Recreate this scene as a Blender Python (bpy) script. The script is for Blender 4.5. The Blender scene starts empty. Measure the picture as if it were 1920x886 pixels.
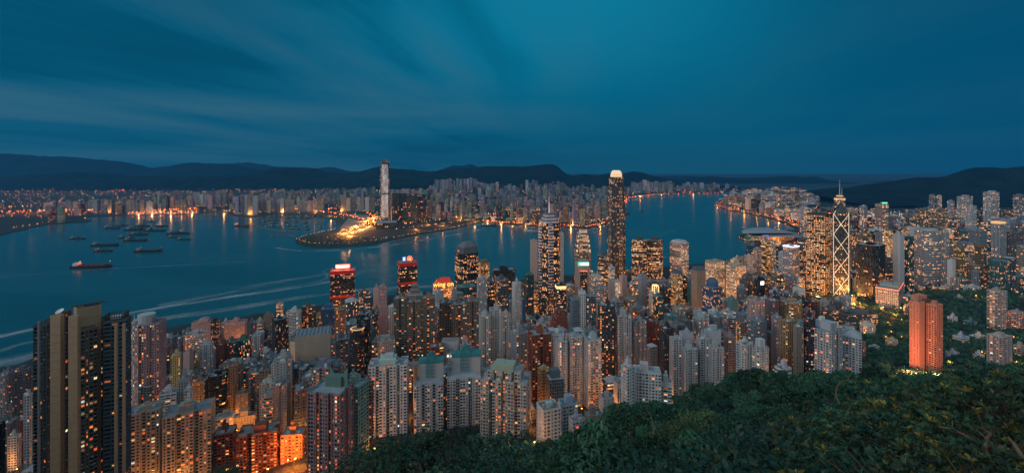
import bpy, math, random
import numpy as np
from mathutils import Vector

SC = bpy.context.scene
COL = SC.collection
RND = random.Random(7)
R = math.radians

# ---------------------------------------------------------------- camera
F, CX, HY, CZ = 810.0, 960.0, 315.0, 420.0        # focal length in photo pixels, horizon row, eye height
cam_d = bpy.data.cameras.new('camera')
cam_d.sensor_width = 36.0
cam_d.lens = 36.0 * F / 1920.0
cam_d.shift_y = -(443.0 - HY) / 1920.0
cam_d.clip_start, cam_d.clip_end = 0.2, 60000.0
cam = bpy.data.objects.new('camera', cam_d)
cam.location = (0, 0, CZ)
cam.rotation_euler = (R(90), 0, 0)
COL.objects.link(cam)
SC.camera = cam

# ---------------------------------------------------------------- view, world, sun
SC.view_settings.view_transform = 'Standard'
SC.view_settings.look = 'None'
SC.view_settings.exposure = 0.0
SC.view_settings.gamma = 1.0
SC.render.engine = 'CYCLES'
SC.render.filter_size = 1.0
CY = SC.cycles
CY.use_denoising = True
CY.denoiser = 'OPENIMAGEDENOISE'
CY.max_bounces, CY.diffuse_bounces, CY.glossy_bounces = 4, 2, 2
CY.volume_bounces = 0
CY.transparent_max_bounces = 8
CY.sample_clamp_indirect = 1.2
CY.sample_clamp_direct = 0.0
CY.denoising_prefilter = 'ACCURATE'
CY.denoising_input_passes = 'RGB_ALBEDO_NORMAL'
CY.use_adaptive_sampling = False
CY.use_light_tree = True

SUN_EL, SUN_AZ = R(7), R(-128)                  # dusk glow behind and to the left of the camera
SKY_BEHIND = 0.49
world = bpy.data.worlds.new('World')
SC.world = world
world.use_nodes = True


class NT:
    """small helper to wire nodes"""
    def __init__(s, tree):
        s.t = tree
        s.t.nodes.clear()

    def n(s, kind, **kw):
        nd = s.t.nodes.new(kind)
        for k, v in kw.items():
            setattr(nd, k, v)
        return nd

    def put(s, sock, v):
        if isinstance(v, bpy.types.NodeSocket):
            s.t.links.new(v, sock)
        elif v is not None:
            sock.default_value = v

    def m(s, op, a, b=None, c=None, clamp=False):
        nd = s.n('ShaderNodeMath', operation=op, use_clamp=clamp)
        for i, v in enumerate((a, b, c)):
            if v is not None:
                s.put(nd.inputs[i], v)
        return nd.outputs[0]

    def mixc(s, f, a, b, mode='MIX'):
        nd = s.n('ShaderNodeMix', data_type='RGBA', blend_type=mode)
        nd.clamp_factor = True
        s.put(nd.inputs[0], f)
        for k, v in ((6, a), (7, b)):
            if isinstance(v, tuple) and len(v) == 3:
                v = v + (1.0,)
            s.put(nd.inputs[k], v)
        return nd.outputs[2]

    def smooth(s, v, lo, hi, a=0.0, b=1.0):
        nd = s.n('ShaderNodeMapRange', interpolation_type='SMOOTHSTEP')
        for i, x in enumerate((v, lo, hi, a, b)):
            s.put(nd.inputs[i], x)
        return nd.outputs[0]

    def xyz(s, v):
        nd = s.n('ShaderNodeSeparateXYZ')
        s.put(nd.inputs[0], v)
        return nd.outputs

    def vec(s, x, y, z):
        nd = s.n('ShaderNodeCombineXYZ')
        for i, v in enumerate((x, y, z)):
            s.put(nd.inputs[i], v)
        return nd.outputs[0]

    def noise(s, v, scale, detail=4, rough=0.55, dist=0.0):
        nd = s.n('ShaderNodeTexNoise')
        if v is not None:
            s.put(nd.inputs['Vector'], v)
        nd.inputs['Scale'].default_value = scale
        nd.inputs['Detail'].default_value = detail
        nd.inputs['Roughness'].default_value = rough
        nd.inputs['Distortion'].default_value = dist
        return nd.outputs['Fac']

    def ramp(s, f, stops):
        nd = s.n('ShaderNodeValToRGB')
        s.put(nd.inputs[0], f)
        el = nd.color_ramp.elements
        while len(el) < len(stops):
            el.new(0.5)
        for e, (p, c) in zip(el, stops):
            e.position = p
            e.color = tuple(c) + (1.0,) if len(c) == 3 else c
        return nd.outputs[0]


def srgb(r, g, b):
    f = lambda c: (c / 255 / 12.92) if c <= 10 else ((c / 255 + 0.055) / 1.055) ** 2.4
    return (f(r), f(g), f(b))


def build_world():
    w = NT(world.node_tree)
    d = w.n('ShaderNodeTexCoord').outputs['Generated']
    x, y, z = w.xyz(d)
    zc = w.m('MAXIMUM', z, 0.0)
    yy = w.m('MAXIMUM', y, 0.05)
    az = w.m('DIVIDE', x, yy)                       # tan of the bearing
    # cloud deck seen in perspective
    den = w.m('ADD', zc, 0.05)
    px, py = w.m('DIVIDE', x, den), w.m('DIVIDE', y, den)
    a = w.m('SUBTRACT', px, w.m('MULTIPLY', py, 0.17))
    streak = w.noise(w.vec(w.m('MULTIPLY', a, 0.55), w.m('MULTIPLY', py, 0.13), 3.0), 1.0, 4, 0.48, 0.6)
    fine = w.noise(w.vec(w.m('MULTIPLY', a, 1.25), w.m('MULTIPLY', py, 0.30), 9.0), 1.0, 5, 0.55, 0.6)
    low = w.noise(w.vec(w.m('MULTIPLY', x, 1.1), w.m('MULTIPLY', z, 13.0), 5.0), 1.0, 4, 0.5, 0.4)
    c = w.m('ADD', w.m('MULTIPLY', streak, 0.74), w.m('MULTIPLY', fine, 0.26))
    lowband = w.smooth(z, 0.03, 0.26, 1.0, 0.0)
    c = w.m('ADD', w.m('MULTIPLY', c, w.m('SUBTRACT', 1.0, w.m('MULTIPLY', lowband, 0.7))), w.m('MULTIPLY', w.m('MULTIPLY', low, lowband), 0.7))
    left = w.smooth(az, -0.32, 0.30, 1.0, 0.14)     # the deck is broken on the left, even on the right
    # clear tone: brighter high up near the middle
    hi = w.smooth(zc, 0.02, 0.36)
    mid = w.m('MULTIPLY', w.smooth(w.m('ABSOLUTE', w.m('SUBTRACT', az, 0.10)), 0.0, 0.85, 1.0, 0.0), hi)
    base = w.mixc(mid, srgb(2, 86, 118), srgb(6, 120, 154))
    base = w.mixc(w.smooth(zc, 0.0, 0.07, 1.0, 0.0), base, srgb(20, 88, 110))
    base = w.mixc(w.smooth(az, 0.45, 1.25, 0.0, 0.75), base, srgb(0, 76, 112))
    dark = w.m('MULTIPLY', w.smooth(c, 0.36, 0.48, 1.0, 0.0), w.m('MULTIPLY', left, 0.6))
    pale = w.m('MULTIPLY', w.smooth(c, 0.41, 0.64), w.m('MULTIPLY', left, 0.52))
    front = w.mixc(dark, base, srgb(3, 64, 90))
    front = w.mixc(pale, front, srgb(64, 108, 126))
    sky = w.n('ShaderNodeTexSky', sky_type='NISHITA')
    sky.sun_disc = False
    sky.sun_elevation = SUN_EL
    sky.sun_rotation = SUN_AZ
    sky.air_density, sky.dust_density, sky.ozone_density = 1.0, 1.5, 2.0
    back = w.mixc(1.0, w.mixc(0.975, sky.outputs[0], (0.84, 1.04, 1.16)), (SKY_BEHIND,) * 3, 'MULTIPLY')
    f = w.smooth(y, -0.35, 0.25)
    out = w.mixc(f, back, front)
    bg = w.n('ShaderNodeBackground')
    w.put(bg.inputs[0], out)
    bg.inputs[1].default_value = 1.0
    o = w.n('ShaderNodeOutputWorld')
    w.t.links.new(bg.outputs[0], o.inputs[0])


build_world()
world.cycles.sampling_method = 'MANUAL'
world.cycles.sample_map_resolution = 512
sun_d = bpy.data.lights.new('sun', 'SUN')
sun_d.energy = 0.75
sun_d.angle = R(25)
sun_d.color = (0.92, 0.96, 1.0)
sun = bpy.data.objects.new('sun', sun_d)
v = Vector((math.sin(SUN_AZ) * math.cos(R(22)), math.cos(SUN_AZ) * math.cos(R(22)), math.sin(R(22))))
sun.rotation_euler = v.to_track_quat('Z', 'Y').to_euler()
sun.location = (0, 0, 900)
COL.objects.link(sun)


# ---------------------------------------------------------------- mesh helpers
def ipx(px, py, y):
    """photo pixel + depth -> world point"""
    return ((px - CX) * y / F, y, CZ - (py - HY) * y / F)


def sea(px, py, z=0.0):
    y = (CZ - z) * F / (py - HY)
    return ((px - CX) * y / F, y)


def rot2(p, a):
    c, s = math.cos(a), math.sin(a)
    return [(q[0] * c - q[1] * s, q[0] * s + q[1] * c) for q in p]


class MB:
    """collects polygons, then links them as ONE mesh object"""
    def __init__(s):
        s.ch = []

    def polys(s, v, mat=0, uv=None, wall=None, par=None, glow=None):
        v = np.asarray(v, dtype=np.float32)
        if v.ndim == 2:
            v = v[None]
        s.ch.append((v, mat, uv, wall, par, glow))

    def quad(s, a, b, c, d, **k):
        s.polys([[a, b, c, d]], **k)

    def box(s, c, size, rz=0.0, bottom=False, **k):
        x, y, z = size[0] / 2, size[1] / 2, size[2]
        p = rot2([(-x, -y), (x, -y), (x, y), (-x, y)], rz)
        p = [(q[0] + c[0], q[1] + c[1]) for q in p]
        s.prism(p, c[2], c[2] + z, bottom=bottom, **k)

    def prism(s, poly, z0, z1, top=True, bottom=False, poly2=None, topmat=None, u0=0.0, **k):
        n = len(poly)
        q = poly2 or poly
        vs, uvs, u = [], [], u0
        for i in range(n):
            a, b = poly[i], poly[(i + 1) % n]
            a2, b2 = q[i], q[(i + 1) % n]
            L = math.hypot(b[0] - a[0], b[1] - a[1])
            vs.append([(a[0], a[1], z0), (b[0], b[1], z0), (b2[0], b2[1], z1), (a2[0], a2[1], z1)])
            uvs.append([(u, 0), (u + L, 0), (u + L, z1 - z0), (u, z1 - z0)])
            u += L
        s.polys(vs, uv=np.array(uvs, dtype=np.float32), **k)
        kk = dict(k)
        if topmat is not None:
            kk['mat'] = topmat
        if top:
            s.polys([[(p[0], p[1], z1) for p in q]], **kk)
        if bottom:
            s.polys([[(p[0], p[1], z0) for p in reversed(poly)]], **kk)

    def cone(s, c, r0, r1, h, n=10, top=True, **k):
        a = [(c[0] + r0 * math.cos(2 * math.pi * i / n), c[1] + r0 * math.sin(2 * math.pi * i / n)) for i in range(n)]
        b = [(c[0] + r1 * math.cos(2 * math.pi * i / n), c[1] + r1 * math.sin(2 * math.pi * i / n)) for i in range(n)]
        s.prism(a, c[2], c[2] + h, top=top, poly2=b, **k)

    def tube(s, pts, rad, n=5, **k):
        pts = [Vector(p) for p in pts]
        if not hasattr(rad, '__len__'):
            rad = [rad] * len(pts)
        rings = []
        for i, p in enumerate(pts):
            t = (pts[min(i + 1, len(pts) - 1)] - pts[max(i - 1, 0)]).normalized()
            u = t.orthogonal().normalized()
            if abs(t.z) < 0.95:
                u = t.cross(Vector((0, 0, 1))).normalized()
            w = t.cross(u)
            rings.append([tuple(p + rad[i] * (math.cos(2 * math.pi * j / n) * u + math.sin(2 * math.pi * j / n) * w)) for j in range(n)])
        vs = []
        for i in range(len(pts) - 1):
            for j in range(n):
                vs.append([rings[i][j], rings[i][(j + 1) % n], rings[i + 1][(j + 1) % n], rings[i + 1][j]])
        s.polys(vs, **k)
        s.polys([rings[-1]], **k)
        s.polys([rings[0][::-1]], **k)

    def ball(s, c, r, n=8, m=5, sz=1.0, **k):
        vs = []
        P = lambda i, j: (c[0] + r * math.sin(math.pi * i / m) * math.cos(2 * math.pi * j / n),
                          c[1] + r * math.sin(math.pi * i / m) * math.sin(2 * math.pi * j / n),
                          c[2] + r * sz * math.cos(math.pi * i / m))
        for i in range(m):
            for j in range(n):
                vs.append([P(i, j), P(i + 1, j), P(i + 1, j + 1), P(i, j + 1)])
        s.polys(vs, **k)

    def build(s, name, mats, parent=None, loc=None, weld=True, smooth=False):
        if not isinstance(mats, (list, tuple)):
            mats = [mats]
        V, sizes, mi, UV, WA, PA, GL = [], [], [], [], [], [], []
        hasuv = any(c[2] is not None for c in s.ch)
        hasw = any(c[3] is not None for c in s.ch)
        hasp = any(c[4] is not None for c in s.ch)
        hasg = any(c[5] is not None for c in s.ch)

        def face_attr(val, n):
            if val is None:
                return np.zeros((n, 4), np.float32)
            val = np.asarray(val, np.float32)
            return np.broadcast_to(val, (n, 4))
        for v, m, uv, wa, pa, gl in s.ch:
            n, k = v.shape[0], v.shape[1]
            V.append(v.reshape(-1, 3))
            sizes.append(np.full(n, k, np.int32))
            mi.append(np.full(n, m, np.int32) if np.isscalar(m) else np.asarray(m, np.int32))
            if hasuv:
                UV.append(np.zeros((n * k, 2), np.float32) if uv is None else np.asarray(uv, np.float32).reshape(-1, 2))
            if hasw:
                WA.append(face_attr(wa, n))
            if hasp:
                PA.append(face_attr(pa, n))
            if hasg:
                GL.append(face_attr(gl, n))
        V = np.concatenate(V)
        sizes = np.concatenate(sizes)
        mi = np.concatenate(mi)
        if loc is not None:
            V = V - np.array(loc, np.float32)
        if weld:
            key = np.round(V * 200).astype(np.int64)
            kk = (key[:, 0] + 40_000_000) * 73856093 ^ (key[:, 1] + 40_000_000) * 19349663 ^ (key[:, 2] + 40_000_000) * 83492791
            _, first, inv = np.unique(kk, return_index=True, return_inverse=True)
            W = V[first]
            idx = inv.astype(np.int32).reshape(-1)
        else:
            W, idx = V, np.arange(len(V), dtype=np.int32)
        me = bpy.data.meshes.new(name)
        me.vertices.add(len(W))
        me.vertices.foreach_set('co', np.ascontiguousarray(W, np.float32).ravel())
        me.loops.add(len(idx))
        me.loops.foreach_set('vertex_index', idx)
        me.polygons.add(len(sizes))
        st = np.concatenate([[0], np.cumsum(sizes)[:-1]]).astype(np.int32)
        me.polygons.foreach_set('loop_start', st)
        for m in mats:
            me.materials.append(m)
        me.polygons.foreach_set('material_index', mi)
        me.polygons.foreach_set('use_smooth', np.full(len(sizes), bool(smooth)))
        if hasuv:
            l = me.uv_layers.new(name='UVMap')
            l.data.foreach_set('uv', np.concatenate(UV).ravel())
        for nm, has, dat in (('wall', hasw, WA), ('par', hasp, PA), ('glow', hasg, GL)):
            if has:
                at = me.attributes.new(nm, 'FLOAT_COLOR', 'FACE')
                at.data.foreach_set('color', np.ascontiguousarray(np.concatenate(dat)).ravel())
        me.update(calc_edges=True)
        me.validate()
        o = bpy.data.objects.new(name, me)
        if loc is not None:
            o.location = loc
        if parent is not None:
            o.parent = parent
            if loc is not None:
                o.location = Vector(loc) - Vector(parent.location)
            else:
                o.location = -Vector(parent.location)
        COL.objects.link(o)
        return o


def under(part, sub):
    """hang a sub-part on its part (both were built in world coordinates)"""
    sub.parent = part
    sub.location = (0, 0, 0)
    return sub


def thing(name, label, cat, loc=(0, 0, 0), group=None):
    o = bpy.data.objects.new(name, None)
    o.empty_display_size = 1.0
    o.location = loc
    o['label'] = label
    o['category'] = cat
    if group:
        o['group'] = group
    COL.objects.link(o)
    return o


def tag(o, label=None, cat=None, group=None, kind=None):
    for k, v in (('label', label), ('category', cat), ('group', group), ('kind', kind)):
        if v:
            o[k] = v
    return o


def copy_tree(o, loc=None):
    c = o.copy()
    COL.objects.link(c)
    if loc is not None:
        c.location = loc
    for ch in list(o.children):
        d = ch.copy()
        COL.objects.link(d)
        d.parent = c
        for g in ch.children:
            e = g.copy()
            COL.objects.link(e)
            e.parent = d
    return c


# ---------------------------------------------------------------- materials
def new_mat(name):
    m = bpy.data.materials.new(name)
    m.use_nodes = True
    t = NT(m.node_tree)
    b = t.n('ShaderNodeBsdfPrincipled')
    o = t.n('ShaderNodeOutputMaterial')
    m.node_tree.links.new(b.outputs[0], o.inputs[0])
    return m, t, b


def attr(t, name):
    a = t.n('ShaderNodeAttribute')
    a.attribute_name = name
    return a


def mat_plain(name, col, rough=0.8, var=0.12, scale=0.15, metal=0.0):
    m, t, b = new_mat(name)
    pos = t.n('ShaderNodeNewGeometry').outputs['Position']
    n = t.noise(pos, scale, 4)
    k = t.m('ADD', 1.0 - var, t.m('MULTIPLY', n, 2 * var))
    t.put(b.inputs['Base Color'], t.mixc(1.0, tuple(col) + (1,), k, 'MULTIPLY'))
    b.inputs['Roughness'].default_value = rough
    b.inputs['Metallic'].default_value = metal
    return m


def mat_glow(name, col, strength, sample='NONE'):
    m, t, b = new_mat(name)
    b.inputs['Base Color'].default_value = (0.6, 0.55, 0.5, 1)
    b.inputs['Emission Color'].default_value = tuple(col) + (1,)
    b.inputs['Emission Strength'].default_value = strength
    m.cycles.emission_sampling = sample
    return m


def mat_attr(name, rough=0.85, var=0.18, scale=0.35, streak=True):
    """base colour from the face attribute 'wall', with weather stains"""
    m, t, b = new_mat(name)
    pos = t.n('ShaderNodeNewGeometry').outputs['Position']
    x, y, z = t.xyz(pos)
    n1 = t.noise(pos, scale, 4)
    n2 = t.noise(t.vec(t.m('MULTIPLY', x, 0.9), t.m('MULTIPLY', y, 0.9), t.m('MULTIPLY', z, 0.05)), 1.0, 3) if streak else n1
    k = t.m('ADD', 1.0 - var * 1.4, t.m('ADD', t.m('MULTIPLY', n1, var * 1.4), t.m('MULTIPLY', n2, var * 1.4)))
    t.put(b.inputs['Base Color'], t.mixc(1.0, attr(t, 'wall').outputs['Color'], k, 'MULTIPLY'))
    b.inputs['Roughness'].default_value = rough
    return m


LIT = [(0.0, srgb(255, 100, 20)), (0.25, srgb(255, 132, 44)), (0.55, srgb(255, 178, 98)), (0.85, srgb(255, 216, 156)), (1.0, srgb(232, 240, 238))]


def mat_facade():
    """walls with a window grid: UV in metres; 'wall' = wall colour + share of lit windows; 'par' = cell width, storey, glass share across, up"""
    m, t, b = new_mat('facade')
    u, v, _ = t.xyz(t.n('ShaderNodeUVMap').outputs[0])
    pa, wa = attr(t, 'par'), attr(t, 'wall')
    cw, fh, wf = t.xyz(pa.outputs['Vector'])
    cu, cv = t.m('DIVIDE', u, cw), t.m('DIVIDE', v, fh)
    iu, iv = t.m('FLOOR', cu), t.m('FLOOR', cv)
    fu, fv = t.m('SUBTRACT', cu, iu), t.m('SUBTRACT', cv, iv)
    mu = t.m('LESS_THAN', t.m('ABSOLUTE', t.m('SUBTRACT', fu, 0.5)), t.m('MULTIPLY', wf, 0.5))
    mv = t.m('LESS_THAN', t.m('ABSOLUTE', t.m('SUBTRACT', fv, 0.52)), t.m('MULTIPLY', pa.outputs['Alpha'], 0.5))
    win = t.m('MULTIPLY', mu, mv)
    wn = t.n('ShaderNodeTexWhiteNoise', noise_dimensions='3D')
    t.put(wn.inputs['Vector'], t.vec(iu, iv, 3.7))
    r1 = wn.outputs['Value']
    r2, r3, _ = t.xyz(wn.outputs['Color'])
    wf2 = t.n('ShaderNodeTexWhiteNoise', noise_dimensions='2D')
    t.put(wf2.inputs['Vector'], t.vec(t.m('FLOOR', t.m('MULTIPLY', iu, 0.09)), iv, 0))
    offi = t.m('MULTIPLY', t.m('GREATER_THAN', fh, 3.45), 0.2)
    cl = t.m('ADD', t.m('MULTIPLY', r1, t.m('SUBTRACT', 0.65, offi)), t.m('MULTIPLY', wf2.outputs['Value'], t.m('ADD', 0.35, offi)))
    lit = t.m('LESS_THAN', cl, wa.outputs['Alpha'])
    pos = t.n('ShaderNodeNewGeometry').outputs['Position']
    n1 = t.noise(pos, 0.12, 4)
    n2 = t.noise(t.vec(t.m('MULTIPLY', u, 0.7), t.m('MULTIPLY', v, 0.04), 0.0), 1.0, 3)
    k = t.m('ADD', 0.66, t.m('ADD', t.m('MULTIPLY', n1, 0.34), t.m('MULTIPLY', n2, 0.34)))
    wallc = t.mixc(1.0, wa.outputs['Color'], k, 'MULTIPLY')
    glass = t.mixc(t.m('POWER', r3, 1.6), srgb(10, 18, 22), srgb(64, 82, 86))
    t.put(b.inputs['Base Color'], t.mixc(win, wallc, t.mixc(lit, glass, (0.55, 0.42, 0.28))))
    t.put(b.inputs['Roughness'], t.m('SUBTRACT', 0.85, t.m('MULTIPLY', win, 0.6)))
    ec = t.ramp(t.m('ADD', t.m('MULTIPLY', r2, 0.78), t.m('MULTIPLY', t.m('GREATER_THAN', fh, 3.45), 0.22)), LIT)
    est = t.m('MULTIPLY', t.m('MULTIPLY', win, lit), t.m('ADD', 0.14, t.m('MULTIPLY', t.m('POWER', r3, 2.6), 1.7)))
    t.put(b.inputs['Emission Color'], ec)
    t.put(b.inputs['Emission Strength'], est)
    m.cycles.emission_sampling = 'NONE'
    return m


def mat_window():
    """glass; 'glow' holds the lamp colour of the rooms that are lit"""
    m, t, b = new_mat('window_glass')
    g = attr(t, 'glow')
    pos = t.n('ShaderNodeNewGeometry').outputs['Position']
    n = t.noise(pos, 1.3, 2)
    gl = t.mixc(t.m('POWER', g.outputs['Alpha'], 2.4), srgb(18, 28, 33), srgb(92, 112, 116))
    t.put(b.inputs['Base Color'], t.mixc(t.m('GREATER_THAN', t.xyz(g.outputs['Color'])[0], .02), gl, (0.55, 0.42, 0.28)))
    b.inputs['Roughness'].default_value = 0.2
    t.put(b.inputs['Emission Color'], g.outputs['Color'])
    t.put(b.inputs['Emission Strength'], t.m('ADD', 0.35, t.m('MULTIPLY', n, 1.3)))
    m.cycles.emission_sampling = 'NONE'
    return m


M = {}
M['facade'] = mat_facade()
M['wall'] = mat_attr('painted_wall')
M['roof'] = mat_attr('roof_deck', 0.9, 0.26, 0.16, False)
M['window'] = mat_window()
M['metal'] = mat_plain('grey_metal', (0.22, 0.23, 0.24), 0.5)
M['white'] = mat_plain('white_paint', (0.72, 0.72, 0.70), 0.7)
M['darkmetal'] = mat_plain('dark_metal', (0.035, 0.04, 0.045), 0.45)
M['tank'] = mat_plain('water_tank_steel', (0.42, 0.44, 0.46), 0.45)
M['acbox'] = mat_plain('air_conditioner_casing', (.40, .40, .38), .7, .3, 2.0)
M['bark'] = mat_plain('bark', (0.09, 0.065, 0.045), 0.9, 0.4, 3.0)
M['lamp'] = mat_glow('sodium_lamp', srgb(255, 132, 34), 14.0)
M['warm'] = mat_glow('warm_floodlight', srgb(255, 196, 120), 1.6)
M['cream_tube'] = mat_glow('cream_light_tube', srgb(255, 238, 208), 0.8)
M['white_led'] = mat_glow('white_led', srgb(235, 225, 255), 2.6)
M['red_sign'] = mat_glow('red_neon', srgb(255, 30, 14), 3.0)
M['redhot'] = mat_glow('orange_red_neon', srgb(255, 84, 20), 2.2)
M['sign_white'] = mat_glow('sign_white', srgb(255, 236, 205), 3.2)
M['teal_sign'] = mat_glow('teal_sign', srgb(20, 224, 190), 0.95)
M['green_neon'] = mat_glow('green_neon', srgb(60, 255, 170), 1.4)
M['blue_neon'] = mat_glow('blue_neon', srgb(40, 130, 255), 1.3)
M['pink_neon'] = mat_glow('pink_neon', srgb(255, 120, 150), 1.6)
M['pink_band'] = mat_glow('pink_band', srgb(214, 166, 182), 0.17)
M['gold'] = mat_glow('gold_lit', srgb(255, 178, 60), 0.75)
# ================================================================ terrain, water, hills
def pip(X, Y, poly):
    """points in polygon (numpy)"""
    inside = np.zeros(X.shape, bool)
    n = len(poly)
    for i in range(n):
        x0, y0 = poly[i]
        x1, y1 = poly[(i + 1) % n]
        c = ((y0 > Y) != (y1 > Y)) & (X < (x1 - x0) * (Y - y0) / ((y1 - y0) or 1e-9) + x0)
        inside ^= c
    return inside


ISLAND_SHORE = [sea(*p) for p in ((-420, 860), (-150, 745), (0, 690), (62, 668), (150, 648), (245, 625), (330, 610), (480, 590), (700, 556),
                                  (860, 540), (960, 528), (1010, 520), (1120, 512), (1190, 505), (1260, 499), (1330, 493), (1385, 483), (1400, 472),
                                  (1408, 452), (1383, 447), (1386, 439), (1420, 432), (1470, 432), (1506, 430), (1492, 419), (1468, 412), (1455, 406),
                                  (1422, 400), (1380, 392), (1347, 388), (1339, 383), (1347, 379), (1372, 374), (1430, 366), (1500, 358), (1640, 350))]
ISLAND = ISLAND_SHORE + [(16000, 9000), (16000, -3000), (-6000, -3000), (-6000, 400)]

TC_Y = np.array([0, 200, 300, 400, 500, 600, 700, 800, 900, 1000, 1100, 1200, 1300, 1450, 1600])
TC_L = np.array([330, 262, 212, 172, 142, 116, 94, 75, 57, 42, 28, 16, 8, 4, 4])
TC_R = np.array([330, 268, 226, 190, 160, 136, 114, 95, 82, 73, 68, 62, 52, 25, 8])
SHORE_PX = np.array([-420, 0, 245, 480, 700, 960, 1190, 1400, 2400])
SHORE_Y = np.array([630, 907, 1097, 1237, 1412, 1520, 1520, 1520, 1520])
SP_PX = np.array([-600, 560, 640, 860, 930, 990, 1060, 1130, 1220, 1300, 1400, 1560, 1700, 1920, 2400])      # photo column
SP_S = np.array([1.05, 0.98, 0.92, 0.80, 0.735, 0.70, 0.648, 0.585, 0.545, 0.515, 0.472, 0.472, 0.482, 0.468, 0.46])   # fall of the canopy
SP_CREST = np.array([20, 20, 24, 40, 60, 75, 95, 115, 135, 150, 175, 185, 190, 200, 210])


def smoothstep(a, b, x):
    t = np.clip((x - a) / (b - a), 0, 1)
    return t * t * (3 - 2 * t)


def terrain(x, y):
    """ground height of the island, before the shoreline cut"""
    x = np.asarray(x, float)
    y = np.asarray(y, float)
    ys = np.maximum(y, 1.0)
    px = np.clip(CX + F * x / ys, -600, 2400)
    k = np.interp(px, SHORE_PX, 1520.0 / SHORE_Y)
    
    ye = y * k
    w = smoothstep(1330, 1620, px)
    tc = np.interp(ye, TC_Y, TC_L) * (1 - w) + np.interp(ye, TC_Y, TC_R) * w
    tc = np.where(px < 700, tc * (0.86 + 0.14 * smoothstep(300, 700, px)), tc)
    s = np.interp(px, SP_PX, SP_S)
    cr = np.interp(px, SP_PX, SP_CREST)
    drop = 1.8 + 6.4 * smoothstep(7, 32, y)
    spur = 420.0 - s * y - drop
    spur = np.where(y > cr, 420.0 - s * cr - 8.2 - (y - cr) * 0.95, spur)
    rough = 2.0 * np.sin(x * 0.11) * np.cos(y * 0.09) + 1.2 * np.sin(x * 0.23 + y * 0.17)
    spur = spur + rough * smoothstep(25, 60, y)
    h = np.maximum(tc, spur)
    h = np.where(y < 0, 418.5 + 0.15 * np.abs(y), h)
    return h


def TZ(x, y):
    return float(terrain(np.array([x]), np.array([y]))[0])


M['soil'] = mat_plain('hillside_soil', (0.030, 0.034, 0.022), 0.95, 0.4, 0.3)


def mat_ground():
    m, t, b = new_mat('city_ground')
    pos = t.n('ShaderNodeNewGeometry').outputs['Position']
    n = t.noise(pos, 0.03, 5)
    n2 = t.noise(pos, 0.4, 4)
    c = t.mixc(t.smooth(n, 0.42, 0.58), (0.034, 0.036, 0.038), (0.018, 0.030, 0.019))
    c = t.mixc(1.0, c, t.m('ADD', 0.6, t.m('MULTIPLY', n2, 0.8)), 'MULTIPLY')
    t.put(b.inputs['Base Color'], c)
    b.inputs['Roughness'].default_value = 0.9
    return m


M['ground'] = mat_ground()


def heightfield(xs, ys, Z, name, mat, keep=None, smooth=True):
    nx, ny = len(xs), len(ys)
    X, Y = np.meshgrid(xs, ys, indexing='ij')
    V = np.stack([X, Y, Z], -1)
    q = np.stack([V[:-1, :-1], V[1:, :-1], V[1:, 1:], V[:-1, 1:]], 2).reshape(-1, 4, 3)
    if keep is not None:
        kq = (keep[:-1, :-1] | keep[1:, :-1] | keep[1:, 1:] | keep[:-1, 1:]).reshape(-1)
        q = q[kq]
    mb = MB()
    mb.polys(q)
    return mb.build(name, mat, smooth=smooth)


def build_island():
    def axis(segs):
        out = []
        for a, b, st in segs:
            out += list(np.arange(a, b, st))
        return np.array(out + [segs[-1][1]], float)
    xs = axis([(-1900, -600, 25), (-600, -40, 14), (-40, 160, 6), (160, 1000, 14), (1000, 2600, 30), (2600, 12000, 180)])
    ys = axis([(-60, 0, 10), (0, 260, 5), (260, 1000, 14), (1000, 2200, 22), (2200, 6000, 55), (6000, 9900, 200)])
    X, Y = np.meshgrid(xs, ys, indexing='ij')
    Z = terrain(X, Y)
    ins = pip(X, Y, ISLAND)
    Z = np.where(ins, np.maximum(Z, 3.5), -6.0)
    o = heightfield(xs, ys, Z, 'ground', M['ground'], keep=ins)
    tag(o, kind='structure')


build_island()

KOWLOON_SHORE = [sea(*p) for p in ((-700, 446), (-200, 444), (-60, 442), (0, 441), (35, 433), (62, 427), (92, 420), (130, 418), (165, 416), (172, 413), (150, 410),
                                   (118, 410), (180, 406), (236, 404), (240, 401), (300, 402), (372, 401), (400, 398), (425, 400), (440, 405), (472, 407), (492, 404), (520, 402),
                                   (560, 403), (600, 405), (628, 412), (640, 424), (632, 431), (600, 437), (566, 444), (553, 450), (556, 457), (575, 462), (605, 464),
                                   (650, 462), (690, 459), (712, 456), (735, 449), (790, 438), (850, 429), (880, 421), (903, 417), (930, 419), (960, 421), (985, 423),
                                   (1010, 424), (1050, 424), (1075, 425), (1100, 428), (1125, 424), (1140, 419), (1150, 408), (1165, 404), (1183, 402), (1176, 396), (1168, 380),
                                   (1172, 372), (1180, 368), (1188, 365), (1230, 363.5), (1295, 362.5), (1345, 361), (1400, 358), (1500, 354), (1640, 348))]
KOWLOON = KOWLOON_SHORE + [(30000, 16000), (30000, 30000), (-34000, 30000), (-34000, 3100)]


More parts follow.
